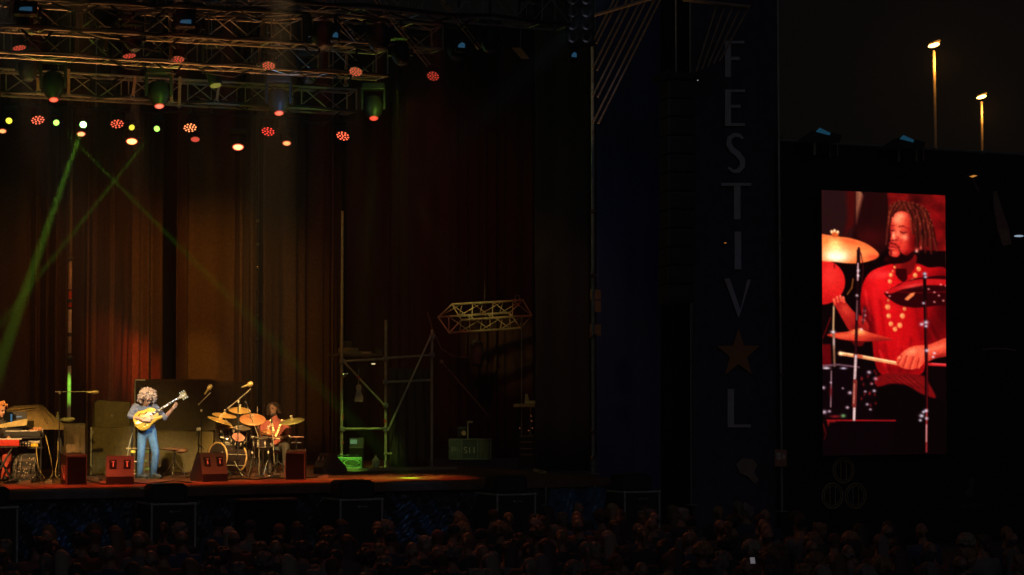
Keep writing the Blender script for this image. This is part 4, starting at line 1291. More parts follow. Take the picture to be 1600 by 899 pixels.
MB().box((0, .04, .03), (.1, .06, .05), bev=.01).build('housing', M_BLACK, t)
MB().ell((0, 0, 0), (.045, .02, .014)).build('bulb', glow('clip_bulb', (1, .8, .4), .9), t)
q = fl(537, YC - .2); q.z = so3.z + sp_(537, 586).z
t = thing('pole_clamp', 'bright chrome clamp on the outer scaffold upright', 'clamp', q, az(537))
MB().box((0, 0, 0), (.12, .1, .07), bev=.02).box((.06, -.04, .02), (.06, .05, .04), bev=.01).build('jaw', M_CHROME, t)
MB().tube((0, 0, 0), (0, -.1, -.06), .012).build('bolt', M_CHROME, t)

YG = 41.4
t = thing('green_amplifier', 'long green lit amplifier case with oval vent on the stage floor', 'amplifier', fl(543, YG), az(543))
MB().box((0, .18, .14), (.6, .36, .27), bev=.02).build('case', mat('green_case', (.22, .3, .16), .5), t)
MB().box((.08, -.005, .17), (.36, .01, .1), bev=.02).build('vent', M_MATTE, t)
mb = MB()
for k in range(6): mb.box((.08, -.014, .135 + k * .014), (.32 - abs(k - 2.5) * .03, .008, .004))
mb.ring((.08, -.012, .17), (0, 1, 0), .06, .005, sx=2.6); mb.build('vent_slat', mat('green_metal', (.4, .5, .25), .4, .3), t)
MB().box((-.2, -.006, .15), (.1, .012, .16), bev=.006).build('panel', mat('green_metal2', (.3, .38, .2), .4, .3), t)
MB().box((.03, -.008, .05), (.46, .012, .035)).build('light_strip', mat('pale_strip', (.75, .8, .5), .5), t)
MB().path([(-.26, .18, .26), (-.2, .18, .31), (.2, .18, .31), (.26, .18, .26)], .012).build('handle', M_BLACK, t)
t = thing('backstage_laptop', 'small open laptop with pale screen behind the green amplifier', 'laptop', fl(557, 42.3), az(557))
MB().box((0, .2, .22), (.3, .4, .42), bev=.01).build('box', M_MATTE, t)
MB().box((0, .12, .44), (.3, .22, .02), bev=.004).build('keyboard', M_BLACK, t)
MB().box((0, .24, .545), (.3, .02, .2), rot=(R(-12), 0, 0)).build('lid', M_BLACK, t)
MB().box((-.06, .225, .56), (.14, .012, .09), rot=(R(-12), 0, 0)).build('display', glow('laptop_glow', (.25, .6, .3), .28), t)
t = thing('water_jug', 'pale plastic jug standing beside a scaffold upright', 'jug', fl(587, 41.9), az(587))
MB().lathe([(.06, 0), (.075, .01), (.078, .18), (.06, .22), (.025, .25), (.02, .28)], (0, 0, 0)).build('bottle', mat('milky_plastic', (.5, .5, .28), .4), t, smooth=True)
MB().lathe([(.026, 0), (.026, .03)], (0, 0, .275)).build('cap', mat('dull_cap', (.2, .2, .15), .5), t)
MB().path([(.05, -.02, .21), (.085, -.02, .17), (.078, -.02, .1)], .01).build('handle', mat('milky_plastic', (.5, .5, .28), .4), t)

# road case with S11
YR = 44.6
q = fl(735, YR)
t = thing('road_case', 'dark green road case on castors stencilled S11', 'road case', q, az(735))
s = 47.5 / FPX
MB().box((0, .3, .3), (68 * s, .6, .46), bev=.015).build('body', mat('green_laminate', (.05, .075, .055), .5), t)
mb = MB()
for x in (-34, -14, 12, 33): mb.box((x * s, .0, .3), (.03, .03, .47))
for z in (.08, .52): mb.box((0, .0, z), (68 * s, .03, .03))
mb.build('edge_trim', mat('case_trim', (.2, .24, .2), .4, .5), t)
MB().box((-25 * s, -.01, .3), (19 * s, .02, .4), bev=.004).build('end_panel', mat('case_panel', (.09, .14, .09), .5), t)
MB().box((22 * s, -.01, .3), (15 * s, .02, .4), bev=.004).build('end_panel', mat('case_panel2', (.11, .12, .07), .5), t)
Mx = Matrix.Translation((-1 * s, -.022, .27)) @ Matrix.Rotation(PI / 2, 4, 'X')
M_STN = mat('stencil_paint', (.5, .52, .42), .7)
text_mesh('S11', .2, 'stencil_lettering', M_STN, t, Mx)
text_mesh('S11', .12, 'stencil_lettering', M_STN, t, Matrix.Translation((-25 * s, -.026, .3)) @ Matrix.Rotation(PI / 2, 4, 'X'))
for x in (-.4, .4):
    for y in (.08, .52):
        MB().lathe([(.05, -.02), (.05, .02)], (x, y, .05), (1, 0, 0), 14).box((x, y, .08), (.05, .05, .04)).build('castor', M_RUBBER, t)
q2 = q + Vector((0, .2, .53))
t = thing('camera_rig', 'small dark camera with pale lens ring on top of the road case', 'camera', fl(722, YR + .25, q2.z), az(722))
MB().box((0, 0, .14), (.22, .3, .26), bev=.02).build('body', M_BLACK, t)
MB().lathe([(.05, 0), (.055, .1), (.05, .11)], (.04, -.15, .13), (0, -1, 0)).build('lens', mat('lens_ring', (.5, .32, .2), .4), t)
MB().box((.13, -.05, .2), (.03, .04, .4)).box((.18, -.05, .38), (.12, .05, .05)).build('bracket', mat('grey_bracket', (.3, .28, .2), .5), t)
# spare dark drum riser tube and tripod brace
o = atY(690, 565, 44.2)
t = thing('long_brace', 'thin long brace leaning down behind the road case', 'brace', o)
MB().tube((0, 0, 0), atY(765, 652, 44.2) - o, .018).build('tube', mat('dim_tube', (.2, .17, .13), .5, .3), t)
MB().box((0, 0, 0), (.08, .06, .08), bev=.01).build('clamp', M_STEEL, t)
t = thing('hung_bag', 'dark bundle hanging below the short hanging truss', 'bag', atY(745, 573, 45.0), az(745))
MB().lathe([(.02, 0), (.14, .05), (.16, .3), (.14, .55), (.03, .62)], (0, 0, 0)).build('bag', mat('dim_bag', (.07, .06, .05), .8), t, smooth=True)
MB().tube((0, 0, .6), (0, 0, 1.3), .008).build('rope', M_RUBBER, t)
t = thing('cable_drop', 'loose dark cable sagging beside the scaffold', 'cable', atY(678, 520, 43.6))
c_ = t.location
MB().path([atY(x, y, 43.6) - c_ for x, y in ((668, 488), (676, 515), (690, 545), (708, 557), (740, 560))], .014).build('cord', mat('dim_cord', (.12, .1, .08), .6), t)
# wing rack
t = thing('dimmer_rack', 'dark rack with small lit rows and a shelf beside the brown wing curtain', 'rack', fl(820, 40.8), az(820))
s = 45 / FPX
MB().box((3 * s, .25, .36), (26 * s, .5, .7), bev=.015).build('cabinet', M_BLACK, t)
for k, z in enumerate((.68, .56, .42, .3)):
    MB().box((3 * s, -.012, z), (20 * s, .012, .03)).build('module', mat('rack_module', (.22, .14, .08), .5), t)
MB().box((-1 * s, .1, 1.32), (34 * s, .3, .07), bev=.01).build('shelf', mat('shelf_wood', (.4, .3, .12), .6), t)
for x in (-5, 9): MB().tube((x * s, .2, .7), (x * s, .2, 3.2 if x < 0 else 1.3), .014).build('upright', M_STEEL, t)
for (x, z) in ((10, 1.1), (11, 1.0), (6, .8), (-8, .85), (12, .85)):
    MB().ell((x * s, -.02, z), (.014, .01, .014), n=8, m=6).build('pilot_lamp', glow('pilot', (.5, .14, .05), .25), t)
t = thing('shelf_fan', 'small pale device standing on the rack shelf', 'device', fl(827, 40.85, FLOOR + 1.36), az(827))
MB().prism([(-.1, 0), (.14, 0), (.14, .06), (0, .06), (-.04, .2), (-.08, .2)], .14).build('device', mat('pale_device', (.6, .55, .3), .5), t)
MB().box((.1, 0, .14), (.06, .1, .16), bev=.01).build('screen', M_BLACK, t)
t = thing('wood_block', 'short pale wooden batten lying at the foot of the brown curtain', 'batten', fl(843, 38.7), az(843) + .2)
MB().box((0, 0, .04), (.26, .1, .06), rot=(0, R(14), 0), bev=.006).build('block', mat('yellow_wood', (.5, .32, .1), .6), t)
MB().box((.02, -.054, .04), (.1, .006, .02), rot=(0, R(14), 0)).build('tape', M_MATTE, t)
# ------------------------------------------------------------------ band equipment
class Loc:
    """local frame of a thing standing under picture column px on depth line Y, its -y side facing the audience camera"""
    def __init__(s, px, Y, z=None):
        s.p = fl(px, Y, z)
        s.px = px
        s.pp = proj(s.p)
        s.S = FPX / s.pp[2]
        s.rz = az(px)
    def x(s, px): return (px - s.px) / s.S
    def z(s, py): return (s.pp[1] - py) / s.S
    def v(s, px, py, y=0.0): return Vector((s.x(px), y, s.z(py)))

def draped(name, label, cat, px0, px1, y0, y1, Y, depth, m, amp=.02, top=0.0, parts=None, group=None, z=None, seed=0, slump=0.0):
    """a box shaped load under a loose cloth: top row y0, bottom row y1"""
    f = Loc((px0 + px1) / 2, Y, z)
    t = thing(name, label, cat, f.p, f.rz, group)
    w = f.x(px1) - f.x(px0); h = f.z(y0) - f.z(y1); zb = max(0, f.z(y1))
    h = f.z(y0) - zb
    r_ = random.Random(seed)
    bm = bmesh.new()
    bmesh.ops.create_cube(bm, size=1)
    bmesh.ops.subdivide_edges(bm, edges=bm.edges[:], cuts=14, use_grid_fill=True)
    a1, a2, a3 = [r_.uniform(0, 6) for _ in range(3)]
    for v in bm.verts:
        x, y, zz = v.co.x, v.co.y, v.co.z + .5
        ox, oy = x, y
        fx = amp * (math.sin(9 * y + a1 + 5 * x) + .6 * math.sin(23 * (x + y) + a2)) * (1.1 - .6 * zz)
        X = x * w; Yy = y * depth; Z = zz * h
        rr = .05
        if abs(x) > .45 or abs(y) > .45:
            X += math.copysign(1, x) * fx * (abs(x) > .49); Yy += math.copysign(1, y) * fx * (abs(y) > .49)
        if zz > .98:
            Z += .6 * amp * math.sin(6 * x + a3) * math.sin(5 * y + a2) - slump * h * (x + .5) ** 2 - .02 * ((abs(x) > .45) + (abs(y) > .45))
        v.co = Vector((X, Yy + depth / 2, zb + Z))
    mb = MB()
    bm.verts.index_update()
    mb.add([v.co for v in bm.verts], [[v.index for v in fc.verts] for fc in bm.faces])
    bm.free()
    o = mb.build('cloth_cover', m, t, smooth=False)
    o.data.polygons.foreach_set('use_smooth', [True] * len(o.data.polygons))
    o.data.set_sharp_from_angle(angle=R(60))
    MB().box((0, -.004, zb + .012), (w * .98, .012, .02)).build('hem', m, t)
    return t
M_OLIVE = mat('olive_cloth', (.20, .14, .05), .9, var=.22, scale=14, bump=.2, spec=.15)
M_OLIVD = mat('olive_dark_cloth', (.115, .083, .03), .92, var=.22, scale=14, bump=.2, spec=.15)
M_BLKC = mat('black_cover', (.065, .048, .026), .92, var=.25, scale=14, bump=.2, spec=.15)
CG2 = 'equipment under loose cloth covers'
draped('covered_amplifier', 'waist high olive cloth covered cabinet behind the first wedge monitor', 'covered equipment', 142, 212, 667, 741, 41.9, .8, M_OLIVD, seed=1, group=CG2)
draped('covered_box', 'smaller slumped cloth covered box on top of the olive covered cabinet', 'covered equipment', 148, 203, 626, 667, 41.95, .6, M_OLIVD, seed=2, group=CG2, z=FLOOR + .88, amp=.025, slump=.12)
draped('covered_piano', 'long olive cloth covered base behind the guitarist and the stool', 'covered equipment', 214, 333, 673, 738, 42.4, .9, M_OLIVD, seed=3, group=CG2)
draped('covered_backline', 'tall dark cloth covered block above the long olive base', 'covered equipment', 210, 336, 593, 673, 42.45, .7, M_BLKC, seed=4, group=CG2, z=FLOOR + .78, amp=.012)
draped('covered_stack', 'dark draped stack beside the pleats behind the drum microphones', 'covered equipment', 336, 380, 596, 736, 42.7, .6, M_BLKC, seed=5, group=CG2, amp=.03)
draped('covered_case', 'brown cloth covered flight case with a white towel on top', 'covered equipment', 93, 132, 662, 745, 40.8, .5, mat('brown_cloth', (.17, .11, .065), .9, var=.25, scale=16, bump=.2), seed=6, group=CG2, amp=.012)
f = Loc(142, 41.6)
t = thing('light_stand', 'thin pale upright tube at the edge of the olive covered cabinet', 'stand', f.p, f.rz)
MB().tube((0, 0, .02), (0, 0, f.z(668)), .016).build('tube', M_PALE, t); MB().box((0, 0, .01), (.2, .2, .02)).build('foot_plate', M_BLACK, t); MB().box((.02, 0, f.z(676)), (.05, .04, .05), bev=.01).build('clamp', M_STEEL, t)
f = Loc(210, 42.2)
t = thing('light_stand', 'bluish upright tube at the edge of the tall covered block', 'stand', f.p, f.rz)
MB().tube((0, 0, .02), (0, 0, f.z(594)), .016).build('tube', M_ALU, t); MB().box((0, 0, .01), (.2, .2, .02)).build('foot_plate', M_BLACK, t); MB().box((.1, 0, f.z(594)), (.2, .03, .03)).build('arm', M_ALU, t)
# towel and bottle on the covered case
f = Loc(110, 40.85, FLOOR + Loc(110, 40.8).z(663))
t = thing('rolled_towel', 'pale yellow rolled towel on the brown covered case', 'towel', f.p + Vector((0, .25, .03)), f.rz)
MB().ell((0, 0, .045), (.14, .07, .045), n=18).ell((.05, -.01, .06), (.1, .06, .04)).build('towel', mat('towel', (.7, .6, .28), .95, bump=.4, scale=30), t, smooth=True)
MB().ring((-.14, 0, .045), (1, 0, 0), .022, .014, n=14).build('rolled_end', mat('towel', (.7, .6, .28), .95), t)

def bottle(px, py, Y, label):
    f = Loc(px, Y); z = f.z(py)
    t = thing('drink_bottle', label, 'bottle', f.p + Vector((0, 0, z)), f.rz)
    MB().lathe([(.026, 0), (.032, .01), (.032, .11), (.026, .14), (.014, .165), (.013, .18)], n=16).build('bottle', mat('bottle_plastic', (.65, .55, .16), .25), t, smooth=True)
    MB().lathe([(.016, 0), (.016, .025)], (0, 0, .178), n=12).build('cap', mat('bottle_cap', (.8, .7, .2), .4), t)
    MB().lathe([(.033, 0), (.033, .05)], (0, 0, .045), n=16).build('paper_band', M_WHT, t)
f0 = Loc(89, 40.85)
bottle(89, 661, 40.9, 'small yellow lit drinks bottle behind the keyboards by the microphone stand')

# ---------------- keyboard corner
YK = 39.3
f = Loc(40, YK + 1.0)
t = thing('covered_grand', 'grand piano under a folded olive cloth behind the keyboards', 'piano', f.p, f.rz)
out = [(8, 668), (10, 640), (20, 635), (58, 632.5), (66, 634), (76, 645), (88, 656), (98, 664), (98, 672), (60, 672)]
P2 = [(f.x(a), f.z(b)) for a, b in out]
bm = bmesh.new()
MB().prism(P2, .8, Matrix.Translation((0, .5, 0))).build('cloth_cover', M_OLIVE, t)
for (a, b, c) in (((13, 641), (54, 637), .022), ((16, 646), (52, 640), .018), ((60, 635), (72, 662), .02), ((64, 634), (84, 660), .016)):
    p, q = f.v(*a, .09), f.v(*b, .09)
    MB().cap(p, q, c, c * .7, n=8).build('cloth_fold', M_OLIVE, t)
for px in (18, 60, 92): MB().box((f.x(px), .5, f.z(672) / 2), (.08, .08, f.z(672)), bev=.01).build('leg', M_BLACK, t)
f = Loc(22, YK + .6)
t = thing('laptop', 'open computer with dark screen and blue windows above the keyboards', 'laptop', f.p + Vector((0, 0, f.z(668))), f.rz)
MB().box((0, .0, .01), (.44, .28, .02), bev=.005).build('keyboard', M_BLACK, t)
MB().box((0, .16, .15), (.44, .018, .27), rot=(R(-10), 0, 0), bev=.006).build('lid', M_BLACK, t)
MB().box((-.06, .145, .16), (.03, .006, .16), rot=(R(-10), 0, 0)).box((.08, .142, .19), (.1, .006, .02), rot=(R(-10), 0, 0)).box((.085, .155, .07), (.16, .006, .03), rot=(R(-10), 0, 0)).build('display', glow('laptop_blue', (.08, .3, .5), .5), t)
t2 = thing('laptop_shelf', 'black keyboard stand shelf carrying the laptop', 'stand', f.p, f.rz)
MB().box((0, 0, f.z(668) - .015), (.6, .34, .025)).build('shelf', M_BLACK, t2)
for x in (-.27, .27):
    MB().tube((x, .1, 0), (x, .1, f.z(669)), .018).box((x, 0.05, .012), (.05, .4, .024)).build('leg', M_BLACK, t2)
# red keyboard on its stand
f = Loc(5, YK)
kz = f.z(692)
t = thing('red_keyboard', 'red stage keyboard played at the edge of the stage', 'keyboard', f.p + Vector((0, 0, kz)), f.rz)
MB().box((f.x(2), .0, 0), (f.x(28) - f.x(-26), .34, .12), bev=.015).build('body', mat('red_lacquer', (.5, .03, .02), .35), t)
wk = MB()
for k in range(22): wk.box((-.33 + k * .031 - .02, -.08, .068), (.028, .14, .014))
wk.build('white_keys', M_WHT, t)
bk = MB()
for k in range(21):
    if k % 7 not in (2, 6): bk.box((-.315 + k * .031 - .02, -.05, .08), (.015, .09, .014))
bk.build('black_keys', M_BLACK, t)
kb = MB()
for k in range(7): kb.lathe([(.012, 0), (.01, .02)], (-.28 + k * .08, .1, .06), n=8)
kb.build('knobs', M_CHROME, t)
t = thing('keyboard_stand', 'black stand under the red keyboard', 'stand', f.p, f.rz)
for y in (-.1, .1):
    MB().tube((f.x(-12), y, 0), (f.x(20), y, kz - .06), .018).build('leg', M_BLACK, t); MB().tube((f.x(20), y + .04, 0), (f.x(-12), y + .04, kz - .06), .018).build('leg', M_BLACK, t)
MB().box((f.x(4), 0, kz - .075), (.5, .3, .03)).build('support', M_BLACK, t)
# synth desk with clutter
f = Loc(44, YK + .25)
t = thing('keyboard_desk', 'black two tier desk crowded with synthesizers and effects', 'desk', f.p, f.rz)
for z, x0, x1 in ((f.z(684), 8, 64), (f.z(700), 26, 66)):
    MB().box(((f.x(x0) + f.x(x1)) / 2, .1, z), (f.x(x1) - f.x(x0), .5, .03), bev=.005).build('shelf', M_BLACK, t)
for px in (30, 63):
    for y in (-.1, .3):
        MB().tube((f.x(px), y, 0), (f.x(px), y, f.z(684)), .018).build('leg', M_BLACK, t)
dz = f.z(684) + .015
def on_desk(px, dy, z, name, label, cat):
    return thing(name, label, cat, f.p + Matrix.Rotation(f.rz, 3, 'Z') @ Vector((f.x(px), dy, z)), f.rz)
k = on_desk(34, .02, dz, 'synthesizer', 'long dark synthesizer on the upper tier of the keyboard desk', 'synthesizer')
MB().box((0, 0, .05), (.66, .3, .1), bev=.012).build('body', M_BLACK, k)
wk = MB()
for i in range(18): wk.box((-.28 + i * .031, -.09, .106), (.028, .12, .012))
wk.build('white_keys', M_WHT, k)
mb = MB()
for i in range(9):
    for j in range(2): mb.lathe([(.01, 0), (.008, .02)], (-.26 + i * .065, .04 + j * .06, .1), n=8)
mb.build('knobs', M_GLINT, k)
s_ = on_desk(20, -.06, dz + .16, 'music_sheet', 'large tan paper sheet leaning over the synthesizer', 'paper')
MB().prism([(-.36, -.01), (.24, .05), (.26, .17), (.1, .14), (-.34, .04)], .012).build('sheet', mat('tan_paper', (.48, .38, .16), .8), s_)
MB().box((0, .04, -.06), (.3, .02, .1)).build('rest', M_BLACK, s_)
k = on_desk(55, .12, dz, 'mixing_desk', 'small mixing desk with red topped faders beside the synthesizer', 'mixer')
MB().box((0, 0, .05), (.3, .34, .08), rot=(R(12), 0, 0), bev=.012).build('body', M_MATTE, k)
mb = MB()
for i in range(6):
    for j in range(3): mb.lathe([(.011, 0), (.009, .025)], (-.12 + i * .048, -.1 + j * .09, .075 + j * .018), n=8)
mb.build('knobs', M_GLINT, k)
MB().box((0, -.08, .12), (.22, .03, .02), bev=.004).box((.02, .12, .15), (.16, .04, .02), bev=.004).build('fader_strip', mat('orange_strip', (.65, .25, .1), .5), k)
lz = f.z(700) + .015
k = on_desk(52, -.1, lz, 'effects_unit', 'yellow effects pedal on the lower tier of the keyboard desk', 'effects pedal')
MB().box((0, 0, .035), (.15, .12, .06), bev=.014).build('case', mat('yellow_enamel', (.75, .5, .03), .35), k)
MB().lathe([(.012, 0), (.01, .02)], (-.03, -.02, .064), n=8).lathe([(.012, 0), (.01, .02)], (.03, -.02, .064), n=8).build('knobs', M_CHROME, k)
k = on_desk(38, -.08, lz, 'effects_unit', 'dark effects unit with pale knobs beside the yellow pedal', 'effects pedal')
MB().box((0, 0, .05), (.22, .2, .1), bev=.01).build('case', M_BLACK, k)
mb = MB()
for i in range(4):
    for j in range(2): mb.lathe([(.013, 0), (.012, .018)], (-.075 + i * .05, -.1, .03 + j * .04), (0, -1, 0), n=8)
mb.build('knobs', M_GLINT, k)
k = on_desk(53, -.05, f.z(691), 'effects_unit', 'grey effects unit wedged between the tiers of the keyboard desk', 'effects pedal')
MB().box((0, 0, 0), (.2, .2, .05), bev=.01).build('case', M_STEEL, k)
MB().box((0, -.105, 0), (.16, .01, .025)).build('display', mat('pale_face', (.55, .45, .3), .4), k)
k = Loc(38, YK + .1)
t = thing('equipment_rack', 'low black rack full of small chrome fittings under the keyboard desk', 'rack', k.p, k.rz)
MB().box((0, .12, .26), (.42, .36, .5), bev=.012).build('cabinet', M_BLACK, t)
rr_ = random.Random(4)
mb = MB()
for _ in range(36): mb.ell((rr_.uniform(-.19, .19), -.065, rr_.uniform(.04, .5)), (.011, .01, .011), n=7, m=5)
mb.build('connectors', M_GLINT, t)
for z in (.12, .26, .4): MB().box((0, -.064, z), (.38, .008, .05)).build('module', mat('rack_face', (.08, .06, .05), .35), t)
mb = MB()
for _ in range(9):
    x0 = rr_.uniform(-.2, .2)
    mb.path([(x0, -.07, rr_.uniform(.3, .5)), (x0 + rr_.uniform(-.08, .08), -.14, .2), (x0 + rr_.uniform(-.15, .15), -.16, .03), (x0 + rr_.uniform(-.3, .3), -.2, .012)], .007, 5)
mb.build('patch_leads', mat('lead_black', (.06, .05, .04), .4), t)
M_LEAD = mat('yellow_lead', (.36, .26, .08), .5)
def lead(label, pts, r=.009, m=M_LEAD):
    a = pts[0]
    q = fl(a[0], a[2]); o = Vector((q.x, q.y, FLOOR))
    P = []
    for (px, py, Y) in pts:
        v = atY(px, py, Y)
        v.z = max(v.z, FLOOR + r)
        P.append(v - o)
    # smooth
    Q = []
    for i in range(len(P) - 1):
        p0, p1, p2, p3 = P[max(i - 1, 0)], P[i], P[i + 1], P[min(i + 2, len(P) - 1)]
        for s in range(5):
            u = s / 5
            Q.append(.5 * ((2 * p1) + (-p0 + p2) * u + (2 * p0 - 5 * p1 + 4 * p2 - p3) * u * u + (-p0 + 3 * p1 - 3 * p2 + p3) * u ** 3))
    Q.append(P[-1])
    ob = MB().path(Q, r, 6).build('cable', m)
    ob.location = o
    tag(ob, label, 'cable', None)
    return ob
lead('yellow lit cable hanging from the desk edge in a long S to the floor', [(71, 680, 39.2), (76, 700, 39.1), (80, 720, 39.0), (82, 738, 39.0), (79, 748, 38.9)], .008)
lead('thin yellow cable dropping straight beside the desk rack', [(56, 695, 39.2), (58, 715, 39.1), (62, 735, 39.0), (70, 747, 38.9)], .007)
lead('short green yellow cable looping near the covered case', [(91, 690, 40.0), (90, 715, 39.6), (87, 735, 39.5), (88, 746, 39.4), (94, 742, 39.4)], .008)
lead('pale lead dropping from the guitar to the floor', [(207, 676, 39.7), (202, 695, 39.7), (199, 712, 39.6), (196, 735, 39.5), (192, 752, 38.6)], .008, mat('pale_lead', (.3, .3, .22), .5))
lead('dark cable winding over the boards before the wedge monitors', [(136, 750, 38.6), (150, 754, 38.2), (170, 757, 37.6), (205, 754, 38.0), (230, 757, 37.6), (270, 752, 38.2), (300, 756, 37.7)], .011, M_RUBBER)
lead('dark cable tangle running in front of the drum kit', [(305, 748, 38.6), (340, 752, 38.3), (372, 748, 38.8), (400, 751, 38.4), (425, 746, 39.0), (446, 750, 38.6), (470, 749, 38.6), (505, 746, 38.8)], .012, M_RUBBER)
for k, (px, Y, lb, w, m_) in enumerate(((75, 38.7, 'pale plug box lying among the cables by the keyboard desk', .12, mat('pale_plug', (.7, .55, .3), .5)), (38, 38.8, 'tan foot pedal on the floor below the keyboard desk', .22, mat('tan_pedal', (.5, .33, .2), .5)),
                                        (92, 38.9, 'greenish cable coil end beside the side fill box', .12, M_LEAD), (16, 38.9, 'dark expression pedal below the red keyboard', .2, M_BLACK), (164, 38.4, 'small pale pedal beside the first wedge monitor', .14, mat('tan_pedal', (.5, .33, .2), .5)), (145, 38.9, 'flat pale pedal on the boards behind the side fill box', .2, mat('tan_pedal', (.5, .33, .2), .5)), (505, 38.6, 'yellow lit stage box on the floor before the small wedge', .2, mat('tan_pedal', (.5, .33, .2), .5)))):
    g = Loc(px, Y)
    t = thing('floor_pedal', lb, 'pedal', g.p, g.rz + random.uniform(-.3, .3))
    MB().prism([(-w / 2, 0), (w / 2, 0), (w / 2, .06), (-w / 2, .03)], .12).build('base', m_, t)
    MB().box((w * .1, -.01, .065), (w * .5, .07, .012), rot=(0, R(-14), 0), bev=.004).build('plate', M_STEEL, t)

# ---------------- monitors
M_MON = mat('monitor_paint', (.075, .05, .04), .6, var=.25, bump=.15, scale=60)
def wedge(name, label, px, Y, w, h, rz, group='wedge floor monitors'):
    f = Loc(px, Y)
    t = thing(name, label, 'stage monitor', f.p, f.rz + rz, group)
    prof = [(0, 0), (-.0, .14), (.13, h), (.26, h), (.56, .1), (.56, 0)]
    n = len(prof)
    mb = MB()
    mb.add([(-w / 2, y, z) for y, z in prof] + [(w / 2, y, z) for y, z in prof], [tuple(range(n)), tuple(range(2 * n - 1, n - 1, -1))] + [(i, (i + 1) % n, n + (i + 1) % n, n + i) for i in range(n)])
    mb.build('cabinet', M_MON, t)
    MB().box((0, -.006, .07), (w * .98, .012, .135), bev=.003).build('kick_panel', M_MATTE, t)
    sl = math.atan2(.13, h - .14)
    for x in (-.25, .25):
        c = Vector((x * w, .0 + .13 * .58, .14 + (h - .14) * .58))
        rot = Matrix.Rotation(-sl, 3, 'X')
        MB().box(c, (w * .26, .012, h * .34), rot=rot, bev=.003).build('handle_pocket', M_MATTE, t)
        hd_ = MB().box(c + Vector((0, -.012, 0)), (w * .05, .02, h * .2), rot=rot, bev=.006)
        hd_.box(c + Vector((0, -.012, h * .1)), (w * .1, .016, h * .03), rot=rot).box(c + Vector((0, -.012, -h * .1)), (w * .1, .016, h * .03), rot=rot)
        hd_.build('handle', mat('handle_pink', (.55, .3, .28), .4), t)
    g = MB()
    g.add([(-w / 2 * .92, .275, h - .01), (w / 2 * .92, .275, h - .01), (w / 2 * .92, .555, .12), (-w / 2 * .92, .555, .12)], [(0, 1, 2, 3)])
    o = g.build('grille', M_BLACK, t); o.modifiers.new('t', 'SOLIDIFY').thickness = .008
    return t
wedge('wedge_monitor', 'wedge floor monitor set squarely in front of the covered cabinet', 187.5, 37.75, .49, .5, 0)
wedge('wedge_monitor', 'wedge floor monitor turned aside in front of the bass drum', 336, 38.1, .5, .52, R(24))
wedge('wedge_monitor', 'small dark wedge monitor lying between side fill box and green amplifier', 497, 40.3, .34, .4, R(-60))
def sidefill(label, px, Y, w, h, rz):
    f = Loc(px, Y)
    t = thing('side_fill', label, 'stage monitor', f.p, f.rz + rz, 'box monitors on the stage')
    mb = MB()
    prof = [(-w / 2, 0), (w / 2, 0), (w / 2, h), (-w / 2, h * .97)]
    vs = [(x, 0, z) for x, z in prof] + [(x, .46, z + .03) if z > 0 else (x, .46, z) for x, z in prof]
    mb.add(vs, [(0, 1, 2, 3), (7, 6, 5, 4), (0, 4, 5, 1), (1, 5, 6, 2), (2, 6, 7, 3), (3, 7, 4, 0)])
    mb.build('cabinet', M_MON, t)
    MB().box((0, -.006, h * .48), (w * .92, .012, h * .88), bev=.004).build('grille', mat('monitor_grille', (.006, .006, .006), .85, spec=.05), t)
    MB().box((-w / 2 - .008, .2, h * .4), (.016, .22, h * .5), bev=.004).build('connector_plate', mat('red_plate', (.3, .1, .08), .35), t)  # red plate and bright studs imitate red glints on the box side
    mb = MB()
    for k in range(5): mb.ell((-w / 2 - .018, .12 + .04 * k, h * (.25 + .08 * k)), (.012, .016, .02), n=7, m=5)
    mb.build('connectors', M_GLINT, t)
    return t
sidefill('black box monitor with red lit top at the edge beside the covered case', 119.5, 37.9, .36, .53, R(14))
sidefill('black box monitor standing upright in front of the drummer', 461, 38.0, .36, .53, R(-4))

# ---------------- stools and stands
f = Loc(272, 40.4)
t = thing('drum_stool', 'brown saddle stool on a chrome tripod behind the guitarist', 'stool', f.p, f.rz)
mb = MB()
mb.ell((0, 0, f.z(702)), (.27, .2, .032), n=22).ell((.12, -.02, f.z(705)), (.14, .15, .045), n=18)
blob(mb, 'seat', mat('brown_leather', (.26, .12, .05), .45), t, .012, 2)
MB().tube((0, 0, .2), (0, 0, f.z(706)), .02).build('column', M_CHROME, t)
for k in range(3):
    a = 2 * PI * k / 3 + .4
    MB().path([(0, 0, .34), (.24 * math.cos(a), .24 * math.sin(a), .02)], .012).path([(0, 0, .16), (.14 * math.cos(a), .14 * math.sin(a), .15)], .009).ell((.24 * math.cos(a), .24 * math.sin(a), .018), (.02, .02, .018), n=8, m=6).build('leg', M_CHROME, t)
f = Loc(220, 40.6)
t = thing('guitar_rack', 'low instrument rack with yellow knobs behind the guitarist', 'rack', f.p, f.rz)
mb = MB()
for z in (f.z(701), f.z(722), .06): mb.tube((f.x(197), 0, z), (f.x(238), 0, z), .014)
mb.build('crossbar', mat('brass_tube', (.5, .33, .12), .4, .4), t)
for px in (206, 234): MB().tube((f.x(px), 0, 0), (f.x(px), 0, f.z(662)), .015).box((f.x(px), 0, .012), (.04, .4, .024)).build('upright', M_BLACK, t)
for px, py in ((208, 706), (229, 706), (225, 721), (207, 735), (230, 733)): MB().box((f.x(px), -.03, f.z(py)), (.09, .05, .05), bev=.015).build('rubber_pad', mat('yellow_pad', (.7, .6, .06), .5), t)

